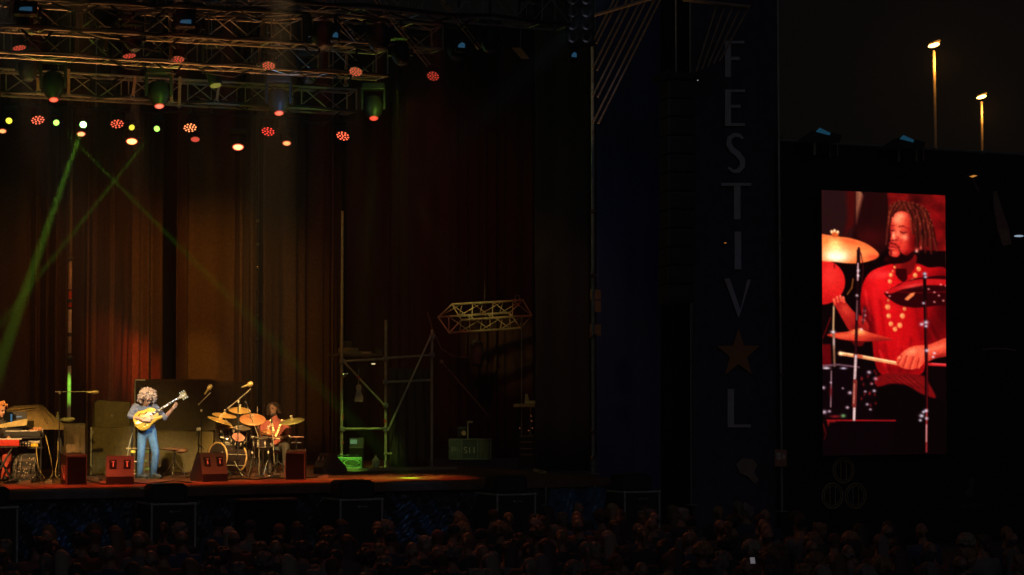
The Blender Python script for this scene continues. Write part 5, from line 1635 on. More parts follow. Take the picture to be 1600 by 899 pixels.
def mic_stand(label, base_px, Y, top_py, boom0, boom1, mic, mrot, fat=1.0, name='microphone_stand', legs=True, bar=None):
    f = Loc(base_px, Y)
    t = thing(name, label, 'microphone stand', f.p, f.rz, 'microphone stands on the stage')
    MB().tube((0, 0, .1), (0, 0, f.z(top_py)), .011).build('pole', M_BLACK, t)
    MB().box((0, -.02, f.z(top_py)), (.04, .05, .05), bev=.01).build('clutch', M_GLINT, t)
    for k in range(3):
        a = 2 * PI * k / 3 + .8
        MB().tube((0, 0, .16), (.28 * math.cos(a), .28 * math.sin(a), .012), .009).build('leg', M_BLACK, t)
    p, q = f.v(*boom0, -.03), f.v(*boom1, -.03)
    MB().tube(p, q, .008 * fat).tube(p, p + (q - p) * .12, .014 * fat).build('boom', mat('boom_tube', (.4, .33, .22), .35, .5), t)
    m_ = f.v(*mic, -.03)
    d = (Matrix.Rotation(-R(mrot), 3, 'Y') @ Vector((1, 0, 0)))
    mb = MB().lathe([(.012, -.16), (.016, -.12), (.022, -.04), (.036 * fat, -.03), (.04 * fat, .02), (.034 * fat, .055), (.012, .07)], m_, d, 14)
    mb.build('microphone', mat('brass_microphone', (.5, .36, .14), .35, .4), t, smooth=True)
    return t
mic_stand('tall microphone stand with boom pointing at the guitarist side of the drums', 314, 39.4, 642, (309, 633), (328, 614), (326, 606), 55, 1.1)
mic_stand('tall overhead microphone stand with long boom over the cymbals', 371.5, 39.3, 628, (355, 639), (391, 608), (389, 601), 20, 1.2)
mic_stand('horizontal boom microphone stand above the keyboard desk', 92, 39.8, 614, (85, 613), (140, 612), (146, 613), 2, .9)
f = Loc(310, 39.8)
t = thing('microphone_stand', 'shorter empty stand beside the long olive covered base', 'microphone stand', f.p, f.rz, 'microphone stands on the stage')
MB().tube((0, 0, .02), (0, 0, f.z(666)), .016).build('pole', M_BLACK, t); MB().box((0, -.01, f.z(671)), (.09, .06, .06), bev=.015).build('clutch', M_GLINT, t); MB().lathe([(.14, 0), (.14, .02), (.03, .035)]).build('base', M_BLACK, t)
MB().tube((.04, -.02, f.z(668)), (-.05, -.03, f.z(682)), .012).build('arm', M_BLACK, t)

# ---------------- drum kit
M_SHELL = mat('dark_drum_shell', (.03, .02, .016), .2, var=.4, scale=5)
M_BRASS = mat('cymbal_bronze', (.75, .42, .12), .32, .5, var=.25, scale=3)
M_BRASR = mat('cymbal_reddish', (.62, .24, .09), .38, .35, var=.2, scale=3)
M_HEAD = mat('drum_head', (.55, .42, .3), .5)
M_HOOP = mat('hoop_wood', (.45, .27, .1), .35)
DG = 'drums of the kit'
def drum(name, label, px, py, Y, r, depth, tilt, yaw, legs=None, head_m=M_HEAD, hoop=M_CHROME, axis=None, lugs=8):
    """drum whose near/top head centre sits at px,py"""
    f = Loc(px, Y)
    c = f.v(px, py, 0)
    t = thing(name, label, 'drum', f.p, f.rz, DG)
    n = Vector(axis).normalized() if axis else Matrix.Rotation(R(yaw), 3, 'Y') @ Vector((0, -math.sin(R(tilt)), math.cos(R(tilt))))
    MB().lathe([(r * .97, -depth), (r, -depth + .005), (r, -.004), (r * .97, 0)], c, n, 30).build('shell', M_SHELL, t, smooth=True)
    MB().lathe([(r * .985, .0), (r * .985, .006), (r * .5, .008), (.001, .009)], c, n, 30).build('head', head_m, t, smooth=True)
    MB().ring(c + n * .004, n, r * 1.02, .012 if r < .25 else .018, n=36).build('hoop', hoop, t, smooth=True)
    MB().ring(c - n * (depth - .004), n, r * 1.02, .012 if r < .25 else .018, n=36).build('hoop', hoop, t, smooth=True)
    q = n.to_track_quat('Z', 'Y')
    mb = MB()
    for k in range(lugs):
        a = 2 * PI * k / lugs + .2
        e = q @ Vector((math.cos(a), math.sin(a), 0))
        mb.tube(c + e * r * 1.05 - n * .01, c + e * r * 1.05 - n * (depth - .01), .006, n=6)
        mb.box(c + e * r * 1.04 - n * depth * .5, (.025, .025, .05), rot=q.to_matrix(), bev=.006)
    mb.build('lugs', M_GLINT, t)
    if legs:
        for (x, y) in legs:
            MB().tube(c + Vector((x, y, 0)) - Vector((0, 0, .08)), Vector((c.x + x * 1.25, c.y + y * 1.2, .01)), .011).build('leg', M_CHROME, t)
    return t
YD = 40.2
# bass drum lies on its side, front head towards the viewer's left
drum('bass_drum', 'bass drum on its side with dark front head and wooden hoops', 340, 714, YD, .265, .5, 0, 0, axis=(-.74, -.66, .05), hoop=M_HOOP, head_m=mat('bass_head', (.035, .026, .02), .3), lugs=8)
f = Loc(340, YD); bdt = [o for o in bpy.data.objects if o.name == 'bass_drum'][0]
for q in (Vector((-.15, -.26, 0)), Vector((.16, .2, 0)), Vector((.22, -.32, 0))):
    cpt = f.v(340, 714) + Vector((.15, .15, -.05))
    MB().tube(cpt + q * .75 + Vector((0, 0, -.05)), cpt * 0 + Vector((cpt.x + q.x * 1.5, cpt.y + q.y * 1.5, .01)), .011).build('spur', M_CHROME, bdt)
cpt = f.v(340, 714)
nax = Vector((-.74, -.66, .05)).normalized()
MB().lathe([(.1, 0), (.1, .004)], cpt + nax * .012 + Vector((.02, -.02, -.12)), nax, 20).build('port_pad', mat('red_pad', (.35, .12, .08), .6), bdt)
drum('tom_drum', 'smaller mounted tom, the one nearest the tall microphone stand', 351, 668, YD + .25, .15, .2, 14, -8)
drum('tom_drum', 'larger mounted tom directly under the big red cymbal', 378, 670, YD + .2, .17, .22, 16, 6)
drum('tom_drum', 'pinkish small tom glimpsed low between the cymbal stands', 372, 684, YD - .1, .13, .12, 38, 14, head_m=mat('pink_head', (.6, .22, .16), .5))  # pink head colour imitates reflected red light
drum('floor_tom', 'dark floor tom half hidden behind the cymbal stands', 394, 684, YD + .6, .2, .38, 4, 0, legs=((-.2, 0), (.15, -.15), (.1, .2)))
drum('snare_drum', 'snare drum with chrome hoops in front of the drummer', 411, 685, YD + .1, .18, .16, 7, 0)
f = Loc(411, YD + .1)
t = thing('snare_stand', 'short chrome tripod stand under the snare drum', 'stand', f.p, f.rz)
MB().tube((0, 0, .1), (0, 0, f.z(698)), .013).build('column', M_CHROME, t)
for k in range(3):
    a = 2 * PI * k / 3 + .2
    MB().tube((0, 0, .22), (.22 * math.cos(a), .22 * math.sin(a), .012), .01).build('leg', M_CHROME, t)
    MB().tube((0, 0, f.z(703)), (.16 * math.cos(a), .16 * math.sin(a), f.z(699)), .008).build('basket_arm', M_CHROME, t)
CGP = 'cymbals on stands around the drum kit'
def cymbal(label, px, py, Y, rx, ry, roll, base_px, m, top=True, name='cymbal_stand', second=None):
    f = Loc(base_px, Y)
    t = thing(name, label, 'cymbal', f.p, f.rz, CGP)
    c = f.v(px, py)
    r = rx * .94 / f.S
    tl = math.asin(min(.95, max(-.95, ry / rx)))
    n = Matrix.Rotation(R(roll), 3, 'Y') @ Vector((0, -math.sin(tl), math.cos(tl)))
    def cyl(c, s=1):
        return MB().lathe([(r, -.012 * s), (r * .98, -.006 * s), (r * .6, .012 * s), (r * .3, .022 * s), (r * .2, .03 * s), (r * .12, .055 * s), (.012, .062 * s), (.012, .054 * s), (r * .11, .046 * s), (r * .2, .02 * s), (r * .6, .004 * s), (r * .96, -.014 * s)], c, n, 36)
    cyl(c).build('cymbal', m, t, smooth=True)
    if second: cyl(c - n * .05, -1).build('cymbal', m, t, smooth=True)
    MB().tube(c - n * .03, c + n * .09, .006).box(c + n * .1, (.05, .012, .02), bev=.004).lathe([(.018, .06), (.018, .075)], c, n, 10).build('wing_nut', M_GLINT, t)
    j = Vector((0, 0.02, max(.3, c.z - .06)))
    MB().tube((0, 0, .14), j, .011).tube(j, c - n * .03, .009).build('pole', M_CHROME, t)
    mb = MB()
    for z in (.45, .75, c.z - .1): mb.box((0, -.015, min(z, c.z - .06)), (.035, .05, .045), bev=.01)
    mb.build('memory_lock', M_GLINT, t)
    for k in range(3):
        a = 2 * PI * k / 3 + base_px
        MB().tube((0, 0, .32), (.24 * math.cos(a), .24 * math.sin(a), .012), .009).build('leg', M_CHROME, t)
    return t
cymbal('highest golden cymbal, behind the long overhead boom', 374, 641, YD + .5, 18.5, 5.2, 4, 376, M_BRASS)
cymbal('thin golden cymbal above the smaller tom, tipped slightly', 350, 649, YD + .2, 20.5, 3.4, 8, 352, M_BRASS)
cymbal('steeply tipped golden cymbal jutting out towards the stool', 343, 657, YD - .1, 21, 2.8, 19, 347, M_BRASS)
cymbal('largest reddish cymbal facing the audience at the middle of the kit', 394, 655, YD - .3, 22, 9.5, 2, 394, M_BRASR)
cymbal('greenish yellow cymbal beside the shoulder of the drummer', 456, 658, YD + .2, 21, 4.4, -10, 452, mat('cymbal_green', (.5, .42, .14), .35, .6, var=.2, scale=3))
cymbal('pair of small reddish hi-hat cymbals before the necklace of the drummer', 419, 674.5, YD - .2, 13.5, 1.6, 2, 419, M_BRASR, second=True, name='hi_hat')
cymbal('small splash cymbal lying low over the smaller tom', 352.5, 666.5, YD, 12.5, 1.6, 3, 345, M_BRASS)
f = Loc(419, YD - .2)
t = thing('hi_hat_pedal', 'chrome pedal plate and guard at the foot of the hi-hat', 'pedal', f.p + Vector((0, -.15, 0)), f.rz)
MB().box((0, 0, .03), (.1, .3, .02), rot=(R(8), 0, 0), bev=.005).build('footboard', M_CHROME, t)
mb = MB()
for k in range(7): mb.ring((.1 + .0 * k, .05 - .03 * k, .12), (1, 0, .3), .09 + .006 * k, .006, n=16, m=4)
mb.build('cable_coil', M_CHROME, t)
def close_mic(label, a, b, base, Y):
    f = Loc(base[0], Y)
    t = thing('close_microphone', label, 'microphone', f.p, f.rz, 'thin close microphones around the drums')
    MB().tube((0, 0, .02), f.v(*b), .008).tube(f.v(*b), f.v(*a), .009).build('pole', mat('boom_tube', (.4, .33, .22), .35, .5), t)
    d = (f.v(*a) - f.v(*b)).normalized()
    MB().lathe([(.01, 0), (.017, .02), (.017, .1), (.012, .12)], f.v(*a), d, 10).build('microphone', M_BLACK, t, smooth=True)
    MB().lathe([(.1, 0), (.1, .015), (.02, .03)]).build('base', M_BLACK, t)
close_mic('slanted close microphone pole crossing the largest cymbal', (386, 636), (404, 684), (405, 742), YD - .5)
close_mic('upright close microphone before the chest of the drummer', (424.5, 662), (427, 700), (430, 742), YD - .5)
close_mic('short close microphone sticking out below the tipped cymbal', (316, 700), (328, 711), (334, 742), YD - .6)
f = Loc(463, YD + .4)
t = thing('side_table', 'thin dark tray stand with reddish rim beside the drummer', 'stand', f.p, f.rz)
MB().box((0, 0, f.z(683)), (.3, .24, .02), bev=.006).build('tray', mat('reddish_tray', (.3, .12, .08), .5), t)
MB().tube((0, 0, .02), (0, 0, f.z(684)), .014).build('column', M_CHROME, t); MB().lathe([(.13, 0), (.13, .018), (.03, .03)]).build('base', M_BLACK, t); MB().tube((-.1, 0, f.z(692)), (.1, 0, f.z(692)), .012).build('crossbar', M_CHROME, t)
f = Loc(447, YD + .3)
t = thing('drum_throne', 'low round black seat of the drummer', 'stool', Loc(433, YD + .95).p, Loc(433, YD).rz)
MB().lathe([(.15, 0), (.18, .02), (.18, .07), (.14, .09)], (0, 0, .44), n=24).build('seat', M_BLACK, t, smooth=True)
MB().tube((0, 0, .1), (0, 0, .44), .02).build('column', M_CHROME, t)
for k in range(3):
    a = 2 * PI * k / 3
    MB().tube((0, 0, .25), (.25 * math.cos(a), .25 * math.sin(a), .012), .012).build('leg', M_CHROME, t)
# ------------------------------------------------------------------ performers
def chain(mb, pts, rads, n=12):
    for i in range(len(pts) - 1):
        mb.cap(pts[i], pts[i + 1], rads[i], rads[i + 1], n)
def hand(mb, w, d, nrm_, curl=.5, s=1.0, thumb=1):
    """palm from wrist w along d, palm facing nrm_, five separate curled fingers"""
    w, d, nrm_ = Vector(w), Vector(d).normalized(), Vector(nrm_).normalized()
    sd = d.cross(nrm_).normalized()
    nrm_ = sd.cross(d).normalized()
    for k in (-1, 0, 1):
        mb.cap(w + sd * k * .02 * s, w + d * .085 * s + sd * k * .026 * s, .016 * s, .013 * s, 8)
    for k, (o, L) in enumerate(((-.034, .066), (-.012, .078), (.011, .074), (.033, .058))):
        p = w + d * .088 * s + sd * o * s
        dd = d.copy()
        for j, fr in enumerate((.45, .32, .25)):
            a = curl * (.55 + .45 * j)
            dd = (Matrix.Rotation(a, 3, sd) @ dd)
            if (Matrix.Rotation(a, 3, sd) @ d).dot(nrm_) < d.dot(nrm_):
                dd = (Matrix.Rotation(-2 * a, 3, sd) @ dd)
            q = p + dd * L * fr * s
            mb.cap(p, q, .0095 * s, .0085 * s, 7)
            p = q
    p = w + d * .025 * s + sd * thumb * .028 * s
    q = p + (d * .6 + sd * thumb * .8 + nrm_ * .3).normalized() * .04 * s
    mb.cap(p, q, .013 * s, .01 * s, 7)
    mb.cap(q, q + (d * .9 + sd * thumb * .1 + nrm_ * .5).normalized() * .034 * s, .01 * s, .0085 * s, 7)
def head_(mb, c, M, s=1.0, beard=False):
    """skull, jaw, nose, ears; M turns the face (-y forward)"""
    c = Vector(c)
    def P(x, y, z): return c + M @ (Vector((x, y, z)) * s)
    mb.ell(P(0, .015, .03), (.076 * s, .094 * s, .1 * s), M, 18, 12)
    mb.ell(P(0, -.02, -.045), (.06 * s, .072 * s, .075 * s), M, 16, 10)
    mb.cap(P(0, -.06, -.085), P(0, -.065, -.095), .03 * s, .026 * s, 10)
    mb.cap(P(0, -.085, .012), P(0, -.105, -.022), .009 * s, .014 * s, 8)
    for k in (-1, 1):
        mb.ell(P(.032 * k, -.072, .028), (.018 * s, .014 * s, .01 * s), M, 8, 6)
        mb.ell(P(.08 * k, .012, 0), (.01 * s, .02 * s, .032 * s), M, 8, 6)
        mb.ell(P(.016 * k, -.093, -.026), (.01 * s, .01 * s, .008 * s), M, 8, 6)
    mb.ell(P(0, -.086, -.055), (.024 * s, .01 * s, .008 * s), M, 8, 6)
    mb.ell(P(0, -.084, -.066), (.02 * s, .01 * s, .008 * s), M, 8, 6)
def eyes(c, M, parent, s=1.0, closed=True):
    c = Vector(c)
    for k in (-1, 1):
        mb = MB()
        mb.ell(c + M @ (Vector((.031 * k, -.083, .012)) * s), (.014 * s, .008 * s, .004 * s if closed else .008 * s), M, 8, 6)
        mb.build('eye', mat('dark_lash', (.03, .015, .01), .5), parent, smooth=True)
        MB().ell(c + M @ (Vector((.031 * k, -.088, .036)) * s), (.018 * s, .006 * s, .004 * s), M, 8, 6).build('eyebrow', mat('dark_lash', (.03, .015, .01), .5), parent, smooth=True)
    MB().ell(c + M @ (Vector((0, -.095, -.06)) * s), (.02 * s, .004 * s, .0025 * s), M, 8, 6).build('mouth', mat('lip_line', (.12, .03, .025), .5), parent, smooth=True)

# ---------------- guitarist
f = Loc(228, 39.7)
GT = thing('person', 'grey curly haired guitarist in blue sweater and jeans bending over a yellow guitar', 'person', f.p, f.rz)
def g(px, py, y=0.0): return f.v(px, py, y)
neck0 = g(226, 635, -.03)
hc = g(230, 623, -.17)
HM = Matrix.Rotation(R(18), 3, 'Z') @ Matrix.Rotation(R(42), 3, 'X')
shR, elR, wrR = g(211, 637, .02), g(203, 650, -.14), g(222, 656, -.345)
shL, elL, wrL = g(240, 637, 0), g(256, 653, -.14), g(269, 638, -.27)
hipR, knR, anR = g(222, 676, 0), g(220, 711, -.03), g(218, 741, .03)
hipL, knL, anL = g(236, 676, 0), g(243, 708, -.06), g(239, 741, .03)
pel, chest = g(229, 673, .01), g(225, 645, .0)
mb = MB()
chain(mb, [pel, g(227, 660, .01), chest, neck0], [.14, .125, .145, .055])
mb.cap(neck0, hc + Vector((0, .04, -.04)), .055, .055)
head_(mb, hc, HM)
for (a, b, c, k) in ((shR, elR, wrR, 1), (shL, elL, wrL, -1)):
    chain(mb, [chest, a], [.11, .062]); chain(mb, [a, b, c], [.055, .042, .028])
for (a, b, c) in ((hipR, knR, anR), (hipL, knL, anL)):
    chain(mb, [a, b, c], [.085, .058, .042])
hand(mb, wrR, Vector((1, .05, .05)), Vector((.1, .85, -.5)), .5, 1.1, 1)
hand(mb, wrL, Vector((.55, .15, .8)), Vector((-.5, .8, .3)), 1.0, 1.05, -1)
blob(mb, 'body', M_SKIN, GT, .0085, 3)
mb = MB()
chain(mb, [pel + Vector((0, 0, .06)), g(227, 660, .01), chest, neck0 + Vector((0, 0, -.04))], [.155, .145, .163, .075])
mb.ell(chest + Vector((0, .0, -.02)), (.2, .13, .15))
chain(mb, [chest + Vector((-.05, 0, .03)), shR, elR, elR + (wrR - elR) * .25], [.12, .078, .062, .052])
chain(mb, [chest + Vector((.05, 0, .03)), shL, elL, elL + (wrL - elL) * .12], [.12, .078, .06, .055])
blob(mb, 'sweater', mat('blue_grey_knit', (.13, .15, .22), .9, var=.2, scale=22, bump=.3), GT, .011, 4)
mb = MB()
chain(mb, [pel + Vector((0, 0, .05)), pel], [.15, .152])
chain(mb, [hipR, knR, anR + Vector((0, 0, -.02))], [.094, .07, .058]); chain(mb, [hipL, knL, anL + Vector((0, 0, -.02))], [.094, .07, .058])
mb.cap(pel + Vector((-.06, 0, -.02)), pel + Vector((.06, 0, -.02)), .12, .12)
for (a, c) in ((knR, anR), (knL, anL)):
    for q in (.55, .75, .92): mb.ring(a + (c - a) * q, (c - a) + Vector((.2, .1, 0)), .057, .012, n=14, m=6)
blob(mb, 'jeans', mat('blue_denim', (.10, .22, .40), .85, var=.3, scale=16, bump=.25), GT, .011, 3)
for c in (anR, anL):
    s = MB(); s.cap(c + Vector((-.03, .05, -.045)), c + Vector((.13, -.15, -.05)), .05, .046); s.cap(c + Vector((0, .03, -.0)), c + Vector((.06, -.07, -.035)), .056, .05)
    s.v = [(x, y, max(z, .004)) for x, y, z in s.v]
    o = blob(s, 'shoe', mat('grey_suede', (.07, .11, .17), .8), GT, .01, 3)
    MB().box(Vector((c.x + .05, c.y - .05, .012)), (.09, .29, .02), rot=(0, 0, R(38)), bev=.008).build('sole', mat('grey_sole', (.3, .3, .3), .7), o)
# big curly hair
mb = MB(); rr_ = random.Random(11)
mb.ell(hc + HM @ Vector((0, .06, .04)), (.125, .125, .135), HM)
for _ in range(420):
    th, ph = rr_.uniform(0, 2 * PI), math.acos(rr_.uniform(-.8, 1))
    d = Vector((math.sin(ph) * math.cos(th), math.sin(ph) * math.sin(th), math.cos(ph)))
    if d.y < -.4 and d.z < .4: continue
    r0 = rr_.uniform(.8, 1.0)
    p = hc + HM @ (Vector((0, .055, .02)) + Vector((d.x * .15, d.y * .145, d.z * .155)) * r0)
    q = p + HM @ (d * rr_.uniform(.01, .035)) + Vector((rr_.uniform(-.03, .03), rr_.uniform(-.02, .02), rr_.uniform(-.045, .005)))
    e = q + Vector((rr_.uniform(-.03, .03), rr_.uniform(-.02, .02), rr_.uniform(-.04, -.0)))
    mb.cap(p, q, .012, .009, 6); mb.cap(q, e, .009, .006, 6)
for _ in range(40):
    s_ = rr_.choice((-1, 1)); p = hc + HM @ Vector((s_ * rr_.uniform(.09, .14), rr_.uniform(.0, .12), rr_.uniform(-.06, .0)))
    mb.cap(p, p + Vector((rr_.uniform(-.03, .03), 0, -rr_.uniform(.05, .1))), .014, .007, 6)
blob(mb, 'hair', mat('grey_blond_curls', (.42, .33, .30), .85, var=.5, scale=60, bump=.9, spec=.2), GT, .0065, 1)
eyes(hc, HM, GT)

# ---------------- guitar
gc = g(230, 652.5, -.24)
ang = math.atan2(22, 37)
GU = thing('archtop_guitar', 'yellow hollow body jazz guitar with pale inlaid neck held by the guitarist', 'guitar', f.p + Matrix.Rotation(f.rz, 3, 'Z') @ gc, f.rz)
GM = Matrix.Scale(.9, 4) @ Matrix.Rotation(R(-14), 4, 'X') @ Matrix.Rotation(-ang, 4, 'Y') @ Matrix.Rotation(R(-8), 4, 'Z')
outl = []
for k in range(44):
    a = 2 * PI * k / 44
    x, z = math.cos(a), math.sin(a)
    xx = .265 * x
    w = .205 - .035 * x
    waist = 1 - .16 * math.exp(-((xx - .055) / .07) ** 2)
    w2 = w * waist * (abs(z) ** .72) * (1 if z >= 0 else -1)
    if xx > .12 and z < 0: w2 *= 1 - .12 * (xx - .12) / .14
    outl.append((xx - .03, w2))
outl = [p for p in outl]
mb = MB()
n = len(outl)
rings = [(.0, .93), (.012, 1.0), (.078, 1.0), (.09, .94)]
vs = []
for (y, s) in rings:
    vs += [GM @ Vector((x * s, y - .045, z * s)) for x, z in outl]
fc = [(i * n + k, i * n + (k + 1) % n, (i + 1) * n + (k + 1) % n, (i + 1) * n + k) for i in range(3) for k in range(n)]
# arched top and back: inner ring + centre
for (base, y, s) in ((0, -.062, .5), (3 * n, .062, .5)):
    o0 = len(vs)
    vs += [GM @ Vector((x * s, y, z * s)) for x, z in outl]
    fc += [(base + k, base + (k + 1) % n, o0 + (k + 1) % n, o0 + k) for k in range(n)]
    fc.append(tuple(range(o0, o0 + n)))
mb.add(vs, fc)
mb.build('body', mat('yellow_lacquer', (.60, .40, .06), .32, var=.12, scale=4), GU, smooth=True)
def gp(x, y, z): return GM @ Vector((x, y, z))
# horn of the cutaway
hb = MB(); hb.cap(gp(.13, 0, -.1), gp(.235, 0, -.135), .05, .032, 12); hb.v = [tuple(v) for v in hb.v]
hb.build('cutaway_horn', mat('yellow_lacquer', (.60, .40, .06), .32), GU, smooth=True)
for s_ in (-1, 1):
    pts = [gp(-.13 + .16 * t, -.072 - .0 * t, s_ * (.125 - .03 * t) + .02 * math.sin(t * 2 * PI)) for t in np.linspace(0, 1, 8)]
    m_ = MB().path(pts, [.008, .007, .006, .0055, .0055, .006, .007, .008], 6)
    m_.ell(pts[0], (.013, .013, .013), None, 8, 6).ell(pts[-1], (.013, .013, .013), None, 8, 6)
    m_.build('sound_hole', mat('hole_dark', (.02, .012, .008), .8), GU)
MB().box(gp(.02, -.075, -.07), (.16, .008, .07), rot=GM.to_3x3(), bev=.003).build('pickguard', mat('tortoise', (.3, .1, .03), .3), GU)
MB().box(gp(-.1, -.08, 0), (.02, .025, .12), rot=GM.to_3x3(), bev=.004).build('bridge', mat('ebony', (.05, .025, .012), .4), GU)
MB().prism([(-.26, -.03), (-.15, -.045), (-.15, .045), (-.26, .03)], .008, GM @ Matrix.Translation((0, -.07, 0))).build('tailpiece', mat('gold_metal', (.6, .42, .14), .25, .8), GU)
MB().box(gp(.1, -.078, 0), (.035, .018, .08), rot=GM.to_3x3(), bev=.005).build('pickup', M_CHROME, GU)
for (x, z) in ((-.15, -.14), (-.09, -.155)): MB().lathe([(.014, 0), (.012, .02)], gp(x, -.062, z), GM.to_3x3() @ Vector((0, -1, 0)), 10).build('knob', mat('gold_metal', (.6, .42, .14), .25, .8), GU)
MB().box(gp(.46, -.05, 0), (.62, .03, .05), rot=GM.to_3x3(), bev=.012).build('neck', mat('maple_neck', (.45, .28, .1), .35), GU)
MB().box(gp(.42, -.071, 0), (.70, .012, .052), rot=GM.to_3x3(), bev=.003).build('fretboard', mat('ebony', (.05, .025, .012), .4), GU)
mb = MB()
for k in range(8): mb.box(gp(.2 + .07 * k, -.0785, 0), (.034 - .002 * k, .004, .04), rot=GM.to_3x3())
mb.build('inlays', mat('pearl', (.72, .82, .85), .3), GU)
fr = MB()
for k in range(15): fr.box(gp(.17 + .042 * k, -.0785, 0), (.004, .003, .05), rot=GM.to_3x3())
fr.build('frets', M_CHROME, GU)
HD = GM @ Matrix.Translation((.84, -.045, 0)) @ Matrix.Rotation(R(0), 4, 'Y')
MB().prism([(-.075, -.028), (.02, -.06), (.1, -.048), (.085, 0), (.1, .048), (.02, .06), (-.075, .028)], .022, HD).build('headstock', mat('head_black', (.06, .05, .04), .3), GU)
for s_ in (-1, 1):
    for k in range(3):
        q = HD @ Vector((-.02 + .045 * k, 0, s_ * .075))
        MB().ell(q, (.016, .012, .016), None, 8, 6).tube(q, HD @ Vector((-.02 + .045 * k, 0, s_ * .04)), .005).build('tuner', mat('pearl', (.72, .82, .85), .3), GU)
MB().box(HD @ Vector((.03, -.014, 0)), (.07, .004, .03), rot=GM.to_3x3()).build('head_inlay', mat('pearl', (.72, .82, .85), .3), GU)
mb = MB()
for k in range(6): mb.tube(gp(-.16, -.097, -.02 + .008 * k), gp(.77, -.082, -.018 + .0072 * k), .0011, n=4)
mb.build('strings', M_CHROME, GU)
MB().path([gp(-.29, .02, 0), gp(-.28, .2, .12), gp(-.12, .36, .33), gp(.1, .33, .30), gp(.22, .1, .18)], .016, 5).build('strap', mat('grey_strap', (.2, .2, .22), .8), GU)

# ---------------- drummer
f = Loc(430, 41.15)
DR = thing('person', 'seated drummer with short dreadlocks, dark red shirt and gold disc necklace', 'person', f.p, f.rz)
g = lambda px, py, y=0.0: f.v(px, py, y)
pel, chest, neck0 = g(432, 699, .12), g(431, 668, .05), g(428, 651, .0)
hc = g(426, 640, -.04)
HM = Matrix.Rotation(R(-24), 3, 'Z') @ Matrix.Rotation(R(4), 3, 'X') @ Matrix.Rotation(R(-5), 3, 'Y')
shR, elR, wrR = g(415, 663, .03), g(405, 681, -.1), g(403, 668, -.36)
shL, elL, wrL = g(446, 663, .03), g(452, 683, -.05), g(434, 684, -.36)
hipR, knR, anR = g(424, 700, .05), g(418, 698, -.42), g(420, 735, -.35)
hipL, knL, anL = g(440, 700, .05), g(446, 697, -.38), g(447, 735, -.35)
mb = MB()
chain(mb, [pel, g(432, 684, .1), chest, neck0], [.15, .14, .15, .06]); mb.cap(neck0, hc + Vector((0, .03, -.04)), .055, .052)
head_(mb, hc, HM)
for (a, b, c) in ((shR, elR, wrR), (shL, elL, wrL)):
    chain(mb, [chest, a], [.11, .066]); chain(mb, [a, b, c], [.056, .043, .029])
for (a, b, c) in ((hipR, knR, anR), (hipL, knL, anL)):
    chain(mb, [a, b, c], [.09, .06, .042])
hand(mb, wrR, Vector((.1, -.3, 1)), Vector((1, -.3, 0)), 1.05, 1.05, 1)
hand(mb, wrL, Vector((-1, -.35, -.1)), Vector((0, -.3, -1)), .95, 1.05, -1)
blob(mb, 'body', M_DSKIN, DR, .0085, 3)
mb = MB()
chain(mb, [pel + Vector((0, 0, .0)), g(432, 684, .1), chest, neck0 + Vector((0, 0, -.05))], [.175, .165, .17, .085]); mb.ell(chest, (.21, .14, .15))
chain(mb, [chest + Vector((-.05, 0, .03)), shR, shR + (elR - shR) * .75], [.12, .085, .078]); chain(mb, [chest + Vector((.05, 0, .03)), shL, shL + (elL - shL) * .75], [.12, .085, .078])
blob(mb, 'shirt', mat('dark_red_cotton', (.27, .055, .032), .85, var=.2, scale=10, bump=.25), DR, .012, 4)
mb = MB()
chain(mb, [pel, pel + Vector((0, 0, -.02))], [.165, .16]); chain(mb, [hipR, knR, anR], [.11, .082, .065]); chain(mb, [hipL, knL, anL], [.11, .082, .065])
blob(mb, 'trousers', mat('dark_olive_trousers', (.045, .035, .022), .9, var=.2), DR, .013, 4)
for c in (anR, anL):
    s = MB(); s.cap(c + Vector((0, .04, -.045)), c + Vector((0, -.18, -.055)), .045, .04); blob(s, 'shoe', M_BLACK, DR, .01, 2)
mb = MB(); rr_ = random.Random(5)
mb.ell(hc + HM @ Vector((0, .035, .06)), (.088, .1, .085), HM)
for _ in range(46):
    a = rr_.uniform(-2.1, 2.1)
    d = Vector((math.sin(a), math.cos(a), 0))
    p = hc + HM @ (d * .075 + Vector((0, .02, .105 + rr_.uniform(0, .02))))
    q = hc + HM @ (d * (.115 + rr_.uniform(0, .03)) + Vector((0, .015, .05)))
    e = hc + HM @ (d * (.12 + rr_.uniform(0, .035)) + Vector((0, .015, -.06 - rr_.uniform(0, .05))))
    mb.cap(p, q, .013, .013, 7); mb.cap(q, e, .013, .009, 7)
blob(mb, 'hair', mat('brown_dreadlocks', (.035, .018, .01), .9, var=.5, scale=40, bump=.4, spec=.1), DR, .009, 1)
eyes(hc, HM, DR)
mb = MB(); mb.ell(hc + HM @ Vector((0, -.072, -.1)), (.042, .026, .032), HM)
mb.cap(hc + HM @ Vector((-.05, -.03, -.085)), hc + HM @ Vector((0, -.08, -.105)), .02, .024); mb.cap(hc + HM @ Vector((.05, -.03, -.085)), hc + HM @ Vector((0, -.08, -.105)), .02, .024)
mb.cap(hc + HM @ Vector((-.025, -.094, -.047)), hc + HM @ Vector((.025, -.094, -.047)), .006, .006)
blob(mb, 'beard', mat('dark_beard', (.03, .017, .012), .9), DR, .008, 2)
mb = MB()
for k in range(15):
    u = (k / 14) * 2 - 1
    x = (1 - abs(u)) * .0 + u * .085 if abs(u) > .4 else u * .09
    px = 431 + u * 8.5; py = 681 - 24 * abs(u) ** 1.2
    c = g(px, py, -.135 + .05 * abs(u) - .03)
    mb.lathe([(.02, -.004), (.022, 0), (.02, .004)], c, (0, -1, .1), 10)
mb.build('necklace', mat('gold_discs', (.75, .5, .2), .35, .3), DR)
